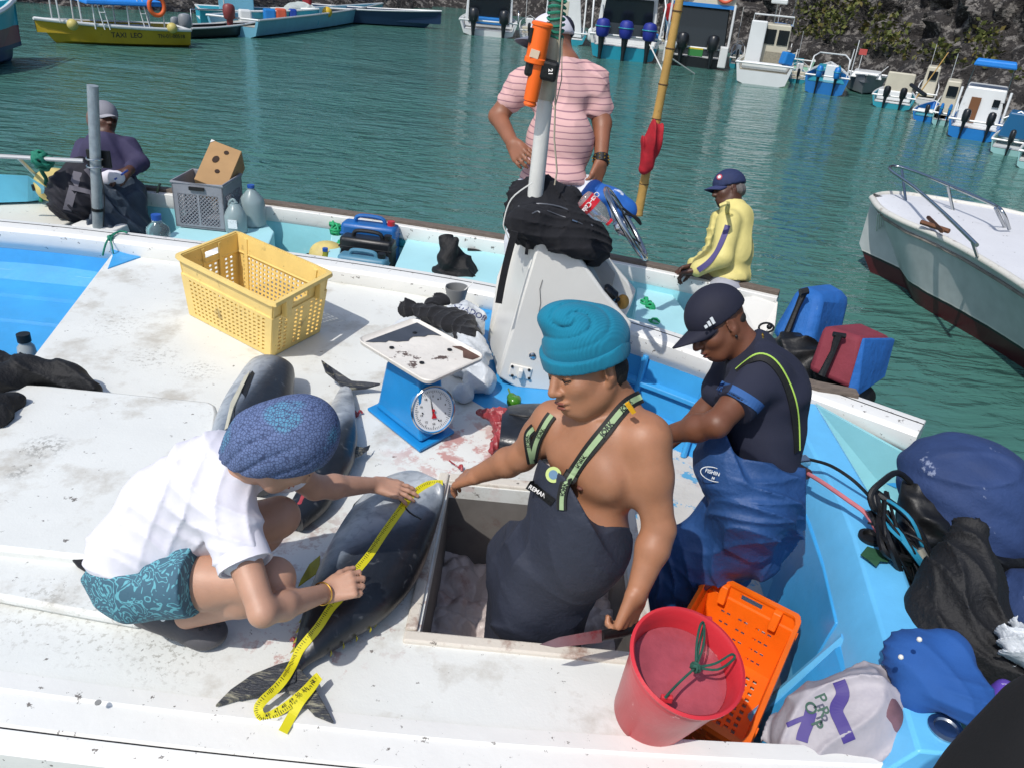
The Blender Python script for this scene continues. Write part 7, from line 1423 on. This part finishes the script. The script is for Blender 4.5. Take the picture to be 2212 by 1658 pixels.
b.box('bench', L * .2, L * .7, -.45, .45, .3, .55, M_w2); b.outboard(0, M_gr, .9)
q = MB(); c = b.T(L * .22, sg * .82, 1.25); q.tube([c + b.f * math.cos(a) * .17 + Vector((0, 0, 1)) * math.sin(a) * .20 for a in [i * PI / 12 for i in range(24)]], .05, 8, loop=True); ringtag(q.build('lifebuoy', mat('bright_ring', 'd8602c', .6), None, 60), 'bright orange lifebuoy hanging from the blue canopy of the water taxi')
# dark pontoon and float
KY = KZ = .6; b = Boat('work_skiff', 'dark netted skiff with grey outboards between the taxi and the pale blue panga', 'boat', P(395, 82, WZ), Vector((.5, 1, 0)), 1.3, 4.5, .45, M_hb, M_gr, grp='boats at the left shore'); b.outboard(.2, M_gr, .8); b.outboard(-.35, M_gr, .8); b.tube('frame', [(1, .5, .4), (1, .5, 1.1), (3, .4, 1.1), (3, .4, .4)], .03, M_steel)
# pale blue panga
st, bo = side((505, 78), (826, 40)); st2 = st; bo2 = bo; KY, KZ = .8, .68; d = (bo2 - st2).normalized(); L = (bo2 - st2).length / KZ
b = Boat('panga', 'pale blue open panga with red outboard and coloured boxes aboard', 'boat', st2, d, 2.0, L, .7, mat('powder_blue_paint', '6ea9bf', .4, var=.12, vs=2, dirt=('5a4a48', 4, .66, .08, .6)), M_cr, grp='boats at the left shore', fl=.4, sheer=.2)
b.outboard(0, mat('outboard_red', '7a3434', .5), 1.1); b.tube('staff', [(.5, .5, .6), (.3, .5, 2.6)], .03, M_w2)
for t, y, z0, w_, m_, lb in ((1.9, .4, .4, .5, M_w2, 'white tub on the pale blue panga'), (3.7, .2, .4, .5, M_bl, 'blue box on the pale blue panga'), (4.6, .1, .4, .45, M_ring, 'orange box on the pale blue panga'), (5.1, -.2, .4, .35, mat('deep_blue_plastic', '1b3f9a', .4), 'deep blue drum on the pale blue panga')):
    q = MB(); q.box(b.T(t, y, z0 + .25), (w_ * .7, w_ * .6, .36), eul(0, 0, 30)); tag(q.build('storage_box', m_, None, 0, .05), lb, 'box', 'boxes on the pale blue panga')
q = Body(.03); q.ell(b.T(6.6, 0, .75), (.5, .35, .25), None, .1).ell(b.T(6.1, .2, .75), (.3, .25, .2), None, .1); q.fold = folds(.06, [((1, .4, .3), 7, 1), ((.3, 1, .4), 9, 1)], 3); tag(q.build('net_bundle', mat('pale_net', 'a9b2b0', .8, bump=.6, bs=20), None), 'bundle of pale netting in the bow of the panga', 'net')
q = MB(); q.ell(b.T(7.6, -.75, .75), (.17, .17, .17)); tag(q.build('fender_ball', mat('taxi_y', 'c9a52a', .5), None), 'yellow ball fender at the bow of the pale blue panga', 'fender')
b = Boat('panga', 'dark blue hull with cream deck half hidden behind the pale blue panga', 'boat', P(640, 40, WZ), Vector((1, .25, 0)), 2.0, 8, .7, mat('deep_navy_hull', '1b3350', .4), M_cr, grp='boats at the left shore')
b = Boat('cabin_panga', 'boat with light blue cabin behind the work skiff', 'boat', P(430, 52, WZ), Vector((1, .5, 0)), 2.0, 5.5, .7, M_tq, M_w2, grp='boats at the left shore'); b.box('cabin', 1.0, 2.4, -.7, .7, .4, 2.4, mat('powder_blue_paint', '6ea9bf', .4), .05); b.box('window', 1.3, 2.0, -.72, -.69, 1.4, 1.9, M_dk, 0, 0)
# two small figures aboard
def small(lb, c, h, shirt, legs, skn, f=Vector((-.3, -1, 0))):
    o = thing('person', lb, 'person', c); c = Vector(c); k = h / 1.7; u = Vector((0, 0, 1)); r_ = u.cross(f).normalized(); T = lambda a, z: c + r_ * a * k + u * z * k
    B = Body(.03); B.chain([T(.09, .05), T(.1, .48), T(.08, .9)], [.05, .06, .08], .03).chain([T(-.09, .05), T(-.1, .48), T(-.08, .9)], [.05, .06, .08], .03).chain([T(0, .95), T(0, 1.35)], [.13, .15], .05).chain([T(.18, 1.4), T(.27, 1.12), T(.22, .88)], [.06, .045, .035], .03).chain([T(-.18, 1.4), T(-.27, 1.12), T(-.22, .88)], [.06, .045, .035], .03).chain([T(0, 1.4), T(0, 1.55)], [.06, .06], .03).ell(T(0, 1.62), (.09 * k, .1 * k, .12 * k), None, .03); B.build('body', skin('skin_dark', '4f3124'), o)
    B = Body(.03); B.chain([T(0, .92), T(0, 1.36)], [.155, .175], .05).chain([T(.18, 1.4), T(.26, 1.18)], [.085, .075], .03).chain([T(-.18, 1.4), T(-.26, 1.18)], [.085, .075], .03); B.build('shirt', shirt, o)
    B = Body(.03); B.chain([T(.09, .4), T(.08, .92)], [.085, .11], .03).chain([T(-.09, .4), T(-.08, .92)], [.085, .11], .03); B.build('shorts', legs, o)
small('distant person in red shirt and pale blue shorts between two cabin boats', P(1432, 122, WZ) + Vector((.1, .5, .5)), 1.35, mat('red_shirt', 'a02028', .8), mat('pale_shorts', '6f9ab8', .8), 0)
small('distant person in dark shirt and red shorts aboard the pale blue panga', P(635, 62, WZ) + Vector((.3, .6, .3)), 1.3, mat('dark_shirt', '2a2c34', .8), mat('red_shorts', '8a2028', .8), 0)
# mooring lines
for a, b__, lb in (((1400, 90), (1432, 155), 'mooring line from the triple engine boat'), ((1438, 118), (1500, 160), 'mooring line from the black hulled boat')):
    q = MB(); q.tube([P(a[0], a[1], -.1), P(b__[0], b__[1], WZ)], .02, 5); tag(q.build('mooring_line', mat('white_cord', 'd5d5d0', .7), None), lb, 'rope')
# ================================================================ grey launch at the right
RB = thing('launch', 'old grey launch with white deck, red bottom and steel bow rail at the right', 'boat', P(2060, 640, WZ))
zs = -.02; tip = P(1884, 428, zs)
near = [tip, P(1903, 452, zs), P(1950, 478, zs), P(2010, 503, zs), P(2072, 533, zs), P(2145, 575, zs), P(2212, 618, zs), P(2320, 690, zs), P(2500, 800, zs)]
wl = [P(1958, 625, WZ), P(1978, 655, WZ), P(2005, 672, WZ), P(2055, 700, WZ), P(2110, 732, WZ), P(2165, 765, WZ), P(2230, 808, WZ), P(2340, 880, WZ), P(2520, 1000, WZ)]
far = [tip, P(1905, 420, zs), P(1950, 420, zs), P(2010, 428, zs), P(2080, 440, zs), P(2150, 452, zs), P(2230, 470, zs), P(2350, 495, zs), P(2520, 530, zs)]
M_lh = band('launch_hull', [(-1.3, '4a1c20'), (-.60, '1c1f22'), (-.575, 'd0d0cc'), (-.56, 'bcc1c0'), (-.10, 'c4c8c7')], .4, var=.3)
q = MB(); rings = []
for a, b_, c_ in zip(near, wl, far):
    k = b_ + (b_ - a) * .5; k.z = -1.2; fb_ = c_ + (b_ - a) ; fb_.z = -1.2
    rings.append([a, a.lerp(b_, .5) + (a - b_).cross(near[4] - tip).normalized() * .02, b_, k, fb_, c_ + Vector((.05, .1, -.5)), c_])
q.loft(rings); q.build('hull', M_lh, RB, 40)
q = MB(); M_ld = stain('launch_deck', 'd2d3d6', .5, '8a8a84', .4); mid = [(a + c_) / 2 + Vector((0, 0, .05)) for a, c_ in zip(near, far)]
q.add([p for t in zip(near, mid, far) for p in t], [f_ for i in range(8) for f_ in ((3 * i, 3 * i + 1, 3 * i + 4, 3 * i + 3), (3 * i + 1, 3 * i + 2, 3 * i + 5, 3 * i + 4))]); q.build('deck', M_ld, RB, 60, fix=False)
q = MB(); q.tube(bez(near, 40), .035, 8, flat=.8); q.tube(bez(far, 40), .03, 8); q.build('gunwale', stain('worn_gunwale', 'c9c7bf', .5, '6b5040', .8, sc=8, th=.56), RB, 60)
q = MB(); q.tube([p + (p - b_).normalized() * -.10 + Vector((0, -.01, 0)) for p, b_ in zip(near, wl)], .014, 6); q.build('rub_strake', mat('rusty_strake', '8a8078', .7, var=.4, vs=12), RB, 60)
def rz(x, y, z=.22): return P(x, y, z)
q = MB(); q.tube(bez([rz(2110, 530), rz(2040, 462), rz(1975, 405), rz(1928, 372), rz(1922, 362), rz(1940, 360), rz(1990, 376), rz(2060, 405), rz(2140, 440), rz(2165, 458), rz(2180, 495, .05)], 60), .016, 8)
for a, b_ in (((1948, 368), (1958, 446)), ((2048, 404), (2060, 462)), ((2100, 520), (2112, 556)), ((2150, 450), (2175, 500))): q.tube([rz(*a), P(*b_, zs)], .014, 8)
q.build('bow_rail', M_steel, RB, 60)
q = MB(); q.tube([P(1990, 480, .05), P(2050, 500, .05)], .022, 6); q.tube([P(2005, 470, .05), P(2035, 500, .05)], .018, 6); q.build('anchor', mat('rusty_iron', '6b4630', .8, var=.3, vs=20), RB)
q = MB()
for k in range(3): q.tube(bez([P(1896 + k * 4, 462, -.08), P(1892 + k * 5, 510, -.4), P(1885 + k * 5, 548 + k * 3, -.65)], 8), .006, 5)
q.build('frayed_line', mat('white_cord', 'd5d5d0', .7), RB)
# ================================================================ outboards of the turquoise boat
M_bcv = mat('blue_canvas_cover', '1c5fa8', .75, var=.15, vs=5, dirt=('7d9fbd', 16, .64, .08, .5), bump=.5, bs=9, bdist=.03); M_rcv = mat('maroon_canvas_cover', '7d2c3a', .8, var=.15, vs=6, bump=.4, bs=9, bdist=.02)
def cover8(nm, m, pts, par, bev=.035):
    q = MB(); q.box8([J(*p) for p in pts]); return q.build(nm, m, par, 60, bev)
E1 = thing('outboard_motor', 'outboard motor under an all blue canvas cover', 'motor', J(1755, 760, 4.3), 'outboards on the turquoise boat')
cv = cover8('canvas_cover', M_bcv, [(1658, 722, 4.35), (1745, 784, 4.2), (1818, 738, 4.5), (1740, 700, 4.75), (1722, 616, 4.35), (1775, 632, 4.2), (1840, 638, 4.48), (1790, 606, 4.7)], E1, .05)
q = MB(); q.tube([J(1738, 628, 4.22), J(1722, 665, 4.24), J(1700, 720, 4.26)], [.022, .016, .02], 8); q.tube([J(1728, 632, 4.2), J(1745, 628, 4.2)], .02, 8); q.build('tilt_arm', M_black, E1)
q = Body(.01); q.ell(J(1715, 755, 4.25), (.12, .10, .08), None, .03).ell(J(1770, 790, 4.2), (.12, .1, .07), None, .03).cone(J(1740, 780, 4.25), J(1745, 900, 4.5), .08, .05, .03); q.fold = folds(.03, FS, 6); q.build('engine_block', M_black, E1)
E2 = thing('outboard_motor', 'outboard motor under a maroon and blue canvas cover', 'motor', J(1835, 840, 4.0), 'outboards on the turquoise boat')
cover8('canvas_cover', M_rcv, [(1742, 800, 4.0), (1850, 850, 3.88), (1905, 812, 4.12), (1800, 780, 4.3), (1776, 702, 4.0), (1862, 728, 3.86), (1931, 730, 4.12), (1855, 694, 4.25)], E2, .03)
cover8('cover_panel', M_bcv, [(1829, 845, 3.86), (1853, 856, 3.86), (1912, 815, 4.11), (1890, 800, 4.18), (1862, 730, 3.85), (1868, 731, 3.84), (1934, 733, 4.10), (1925, 729, 4.14)], E2, .012)
q = MB(); q.tube([J(1812, 722, 3.88), J(1800, 760, 3.9), J(1775, 812, 3.92)], [.022, .015, .02], 8); q.tube([J(1800, 722, 3.88), J(1826, 726, 3.88)], .014, 8); q.build('tilt_arm', M_black, E2)
q = Body(.01); q.ell(J(1840, 850, 4.1), (.12, .10, .07), None, .03).cone(J(1840, 850, 4.1), J(1845, 930, 4.4), .08, .05, .03); q.build('engine_block', M_black, E2)
q = MB(); q.tube([J(1655 + 16 * math.cos(a), 708 + 10 * math.sin(a), 4.2) for a in [i * PI / 8 for i in range(16)]], .006, 5, loop=True); q.ell(J(1662, 706, 4.2), (.015, .015, .015)); tag(q.build('fuel_line', M_black, None), 'black fuel line looped beside the blue covered outboard', 'hose')
q = MB(); q.prism([P(1705, 803, .13), P(1770, 822, .13), P(1850, 838, .13), P(1858, 852, .12), P(1770, 836, .12), P(1700, 815, .12)], (0, 0, -.04)); tag(q.build('plank', M_wood, None, 0, .006), 'grey weathered plank lying on the stern rail under the outboards', 'plank')
# ================================================================ our own outboards
M_nc = mat('navy_canvas_cover', '243a66', .8, var=.18, vs=5, dirt=('98a2ba', 9, .63, .03, .6), bump=.4, bs=9, bdist=.03, bump2=(.3, 160, .002))
N1 = thing('outboard_motor', 'big outboard under a smooth navy blue cover behind the transom', 'motor', J(2090, 1150, 2.85))
B = Body(.007); ct = J(2088, 1035, 2.85); r0 = eul(0, 0, 8)
B.ell(ct, (.235, .215, .15), r0, .05).ell(J(2095, 1085, 2.86), (.245, .215, .12), r0, .05).ell(J(2110, 1140, 2.84), (.20, .17, .13), r0, .05)
def nf(X, Yy, Z):
    c = J(2110, 1010, 2.7); dx = (X - c.x) * CR.x + (Yy - c.y) * CR.y + (Z - c.z) * CR.z; dy = (X - c.x) * CU.x + (Yy - c.y) * CU.y + (Z - c.z) * CU.z
    r = np.sqrt((dx / .15) ** 2 + (dy / .055) ** 2); return -.008 * np.exp(-((r - 1) / .16) ** 2) - .003 * np.sin(dx * 40 + dy * 60)
B.fold = nf; B.build('canvas_cover', M_nc, N1)
B = Body(.008); B.ell(J(2100, 1185, 2.82), (.19, .15, .09), r0, .03).ell(J(2000, 1130, 2.78), (.07, .08, .08), None, .03).ell(J(2130, 1230, 2.8), (.14, .1, .06), None, .03).cone(J(2080, 1200, 2.85), J(2090, 1330, 3.1), .09, .06, .04).cone(J(1985, 1060, 2.8), J(1960, 1200, 2.75), .045, .05, .03); B.fold = folds(.014, FS, 8); B.build('engine_block', M_black, N1)
q = MB(); q.tube([J(1983, 1185, 2.62), J(2020, 1258, 2.6)], .020, 12); q.build('tilt_tube', mat('zinc_tube', 'a8a89c', .4, .6), N1)
N2 = thing('outboard_motor', 'second navy covered outboard cut off by the right edge', 'motor', J(2230, 1400, 2.6)); B = Body(.008); B.ell(J(2250, 1330, 2.6), (.17, .16, .14), None, .05).ell(J(2240, 1390, 2.6), (.15, .14, .12), None, .05); B.fold = folds(.01, FS, 8); B.build('canvas_cover', M_nc, N2)
B = Body(.008); B.ell(J(2230, 1450, 2.6), (.13, .12, .08), None, .05); B.build('engine_block', M_black, N2)
# wiring
rn = random.Random(11)
for i in range(26):
    x0, y0 = 1885 + rn.uniform(-10, 40), 1080 + rn.uniform(-30, 60); x1, y1 = 1965 + rn.uniform(-20, 60), 1270 + rn.uniform(-60, 40); x2, y2 = (x0 + x1) / 2 + rn.uniform(-30, 45), (y0 + y1) / 2 + rn.uniform(-30, 30)
    q = MB(); q.tube(bez([J(x0, y0, 2.72), J(x2, y2, 2.62 + rn.uniform(-.05, .05)), J(x1, y1, 2.66)], 14), rn.choice((.004, .006, .009, .012)), 6); o_ = q.build('cable', M_black if i % 9 else mat('blue_cable', '2a86a8', .4), N1)
tag(MB().tube(bez([J(1885, 1062, 2.68), J(1890, 1100, 2.66), J(1880, 1068, 2.66), J(1905, 1040, 2.68), J(1940, 1020, 2.75), J(1975, 1050, 2.8)], 24), .011, 8).build('black_hose', M_black, None), 'thick black hose rising from the transom to the navy engine', 'hose')
M_pk = mat('pink_hose', 'c0727a', .5, var=.15, vs=20)
tag(MB().tube(bez([P(1738, 1018, .14), P(1775, 1040, .17), P(1830, 1078, .18), P(1870, 1108, .17), P(1895, 1145, .14), P(1912, 1160, .08)], 30), .0085, 8).build('pink_hose', M_pk, None), 'pink hose running over the light blue transom', 'hose')
tag(MB().tube(bez([P(1742, 990, .14), P(1790, 1003, .17), P(1835, 1030, .17), P(1868, 1060, .14), P(1888, 1085, .10), P(1900, 1105, .06)], 30), .0065, 8).build('black_cable', M_black, None), 'black cable running over the light blue transom above the pink hose', 'cable')
q = MB(); q.box(P(1733, 994, .135), (.055, .045, .03), eul(0, 0, 20)); tag(q.build('steel_clamp', M_steel, None, 0, .006), 'small steel clamp on the end of the black cable', 'clamp')
q = MB(); q.tube([P(1722, 1010, .135), P(1745, 1024, .145)], .021, 12); tag(q.build('hose_fitting', mat('brown_rubber', '4a2e28', .6), None), 'brown rubber fitting on the end of the pink hose', 'fitting')
q = MB(); gp = [P(x, y, .112) for x, y in ((1858, 1198), (1872, 1183), (1898, 1190), (1924, 1200), (1918, 1214), (1900, 1215), (1893, 1224), (1875, 1212))]; q.prism([p + Vector((0, 0, .006 * (i % 2))) for i, p in enumerate(gp)], (0, 0, .004)); tag(q.build('green_rag', mat('green_cloth', '1d4a30', .8, bump=.5, bs=30), None, 0, .001), 'small dark green rag on the light blue transom', 'rag')
heap('rusty_shackle', 'brown rusty lump of fittings in the turquoise stern corner', 'shackle', [(P(1866, 1035, -.28), (.035, .04, .03)), (P(1872, 1015, -.28), P(1860, 1050, -.28), .012, .02)], mat('rusty_iron', '6b4630', .8), .005, folds(.012, FS, 2))
# black tarpaulin hanging over the engine, bottom right
B = Body(.008)
B.cone(J(2085, 1140, 2.50), J(2070, 1260, 2.44), .03, .10, .04).cone(J(2075, 1250, 2.44), J(2040, 1370, 2.42), .085, .13, .05).cone(J(2110, 1145, 2.48), J(2130, 1370, 2.42), .025, .085, .03).cone(J(1995, 1300, 2.46), J(2100, 1390, 2.4), .05, .12, .05).cone(J(2110, 1400, 2.36), J(2220, 1470, 2.3), .10, .11, .05).cone(J(2080, 1290, 2.46), J(2160, 1450, 2.36), .06, .09, .05)
B.fold = folds(.022, [((.95, .2, .2), 30, 1), ((.7, .6, .1), 40, .8)], 15, False); tag(B.build('black_tarpaulin', M_tarp, None), 'black tarpaulin gathered over the stern between the navy engines', 'tarpaulin')
heap('white_bag', 'scrap of white plastic bag at the right edge above the tarpaulin', 'bag', [(J(2205, 1385, 2.2), (.05, .04, .025)), (J(2230, 1400, 2.2), (.05, .05, .03)), (J(2190, 1395, 2.2), J(2225, 1425, 2.2), .02, .02)], M_bag, .005, folds(.022, [((.9, .3, .2), 60, 1), ((.2, .9, .4), 80, .8)], 4, False))
heap('printed_bag', 'crumpled purple and white plastic bag under the blue hat', 'bag', [(J(2160, 1520, 2.1), (.04, .04, .03)), (J(2150, 1545, 2.1), (.035, .03, .03)), (J(2172, 1500, 2.12), (.03, .03, .03))], mat('purple_bag', '5a3fa0', .5, dirt=('d0cbd8', 9, .5, .05, .9)), .006, folds(.015, FS, 7))
# blue hat shaped cloth with two studs
BH = thing('blue_hood', 'bright blue hooded cloth with two white studs lying on the transom end', 'cloth', P(2030, 1480, .1)); B = Body(.0055)
B.ell(J(2030, 1455, 2.14), (.115, .14, .06), eul(0, 12, 25), .05).ell(J(1985, 1420, 2.15), (.085, .08, .055), None, .04).ell(J(2080, 1500, 2.1), (.06, .075, .05), None, .04).cone(J(2090, 1520, 2.1), J(2125, 1572, 2.08), .035, .02, .04).cone(J(1950, 1440, 2.16), J(1975, 1500, 2.12), .03, .05, .04).ell(J(2050, 1410, 2.16), (.06, .07, .06), None, .03); B.fold = folds(.016, FS2, 12, False); bh = B.build('cloth', mat('bright_blue_cloth', '1c4f92', .85, var=.1, vs=6, bump=.3, bs=160, bdist=.003), BH); th_ = bvh(bh)
for x, y in ((1946, 1418), (1986, 1380)): q = MB(); q.ell(onto(th_, J(x, y, 2.0), CF, .0, .2), (.007, .007, .007), None, 8, 6); q.build('stud', M_gel, BH)
# woven sack
WS = thing('woven_sack', 'open woven plastic sack with purple stripes and green letters in the stern corner', 'sack', P(1830, 1600, -.2)); B = Body(.006); ds = 2.16
B.ell(J(1850, 1570, ds), (.12, .11, .10), None, .05).ell(J(1780, 1570, ds), (.11, .10, .09), None, .05).cone(J(1870, 1520, ds), J(1900, 1490, ds + .05), .09, .055, .05).ell(J(1725, 1600, ds - .02), (.07, .08, .05), None, .05).ell(J(1900, 1600, ds), (.09, .08, .08), None, .04)
B.fold = folds(.022, FO, 22, False); wsk = B.build('sack_body', mat('woven_plastic', '9f9ba2', .55, var=.12, vs=5, bump=.3, bs=300, bdist=.001, bump2=(.5, 12, .015)), WS); tK_ = bvh(wsk)
for pts, w in (([(1812, 1470), (1822, 1500), (1805, 1530), (1818, 1560), (1835, 1600)], .034), ([(1752, 1535), (1745, 1560), (1735, 1585), (1732, 1600)], .03), ([(1700, 1565), (1730, 1552), (1760, 1545)], .012)): strap('purple_stripe', pts, w, mat('sack_purple', '3d2f78', .6), WS, tK_, .003, 1.9, .003, 20)
for ch_, lx_, ly_ in (('P', 1772, 1508), ('R', 1778, 1537), ('O', 1784, 1566), ('P', 1790, 1594)):
    pp = onto(tK_, J(lx_, ly_, 2.0), CF, .004, .3); _, nn_, _, _ = tK_.find_nearest(pp); nn_ = nn_ if nn_.dot(CF) < 0 else -nn_; nn_ = (nn_ * 1.2 - CF * .3).normalized(); xx = perp(-CU * .92 + CR * .38, nn_); text(ch_, .040, pp + nn_ * .004, xx, nn_.cross(xx), mat('sack_green', '1f4a3c', .6), WS)
heap('sack_contents', None, None, [(J(1905, 1530, ds - .03), (.045, .05, .05)), (J(1915, 1565, ds - .05), (.04, .04, .05))], mat('pinkish_net', '6d4f58', .8, var=.3, vs=20), .006, folds(.014, FO, 3), parent=WS)
# ================================================================ red bucket
BK = thing('red_bucket', 'red plastic bucket of water with a green cord handle on the deck corner', 'bucket', (.445, 1.47, 0))
bc0 = Vector((.452, 1.478, .002)); bt = Vector((.492, 1.405, .285)); ax = (bt - bc0); Hh = ax.length
M_rd = mat('red_bucket_plastic', 'c5303a', .32, var=.08, vs=6, dirt=('e3a5a0', 20, .66, .03, .7), bump=.08, bs=40)
q = MB(); q.lathe([(.0, .004), (.092, .0), (.098, .006), (.134, Hh - .03), (.137, Hh - .028), (.138, Hh - .004), (.146, Hh - .002), (.147, Hh + .005), (.139, Hh + .008), (.133, Hh), (.129, Hh - .03), (.095, .012), (.0, .012)], bc0, ax, 56); bkt = q.build('bucket_body', M_rd, BK, 40)
q = MB(); q.lathe([(.1265, Hh - .062), (.0, Hh - .061)], bc0, (0, 0, 1), 40); 
q2 = MB(); q2.lathe([(.1245, Hh * .80), (.0, Hh * .80 + .001)], bc0, ax, 48); q2.build('water_surface', mat('bucket_water', 'a04a54', .05, var=.3, vs=9, dirt=('c98a8a', 22, .66, .04, .6), bump=.3, bs=26), BK, 60)
kx, ky_, kz = frame(ax); rimc = bt
lug1 = J(1437, 1508, (P(1437, 1508, .285) - CC).dot(CF)); lug2 = P(1522, 1338, .285)
for lg in ((1440, 1508, .272), (1526, 1338, .275)): MB().box(P(*lg), (.028, .012, .02)).build('handle_lug', M_rd, BK, 0, .003)
kn = P(1503, 1440, .30)
M_cord = mat('dark_green_cord', '1f4f42', .8, var=.3, vs=80)
q = MB()
for pts in ([P(1437, 1505, .29), P(1465, 1475, .285), kn], [kn, P(1505, 1390, .33), P(1512, 1352, .34), P(1520, 1345, .33), P(1520, 1390, .32), kn], [kn, P(1545, 1432, .31), P(1580, 1412, .31), P(1585, 1422, .30), P(1550, 1445, .30), kn], [kn, P(1512, 1385, .32), P(1524, 1340, .29)]): q.tube(bez(pts, 24), .0032, 6)
for k in range(6): a = Vector((rn.uniform(-1, 1), rn.uniform(-1, 1), rn.uniform(-1, 1))).normalized(); b_ = a.cross(Vector((.2, .9, .3))).normalized(); q.tube([kn + (a * math.cos(t) + b_ * math.sin(t)) * .012 for t in [i * PI / 5 for i in range(10)]], .0035, 5, loop=True)
q.build('cord_handle', M_cord, BK)
# black bag in the very foreground
B = Body(.008); B.cone(J(2060, 1790, 1.15), J(2290, 1600, 1.15), .06, .09, .05).cone(J(2200, 1760, 1.15), J(2380, 1640, 1.15), .1, .12, .05); B.fold = folds(.008, FO, 2); tag(B.build('black_bag', mat('deep_black_cloth', '07070a', .95, bump=.5, bs=90, bdist=.002), None), 'dark black fabric of a bag filling the bottom right corner', 'bag')
# small flat chips and drain on the deck
q = MB(); q.lathe([(.008, 0), (.008, .003), (0, .003)], P(212, 1517, .036), (0, 0, 1), 12); q.build('deck_screw', mat('grey_screw', '8a8a88', .5), BOAT)
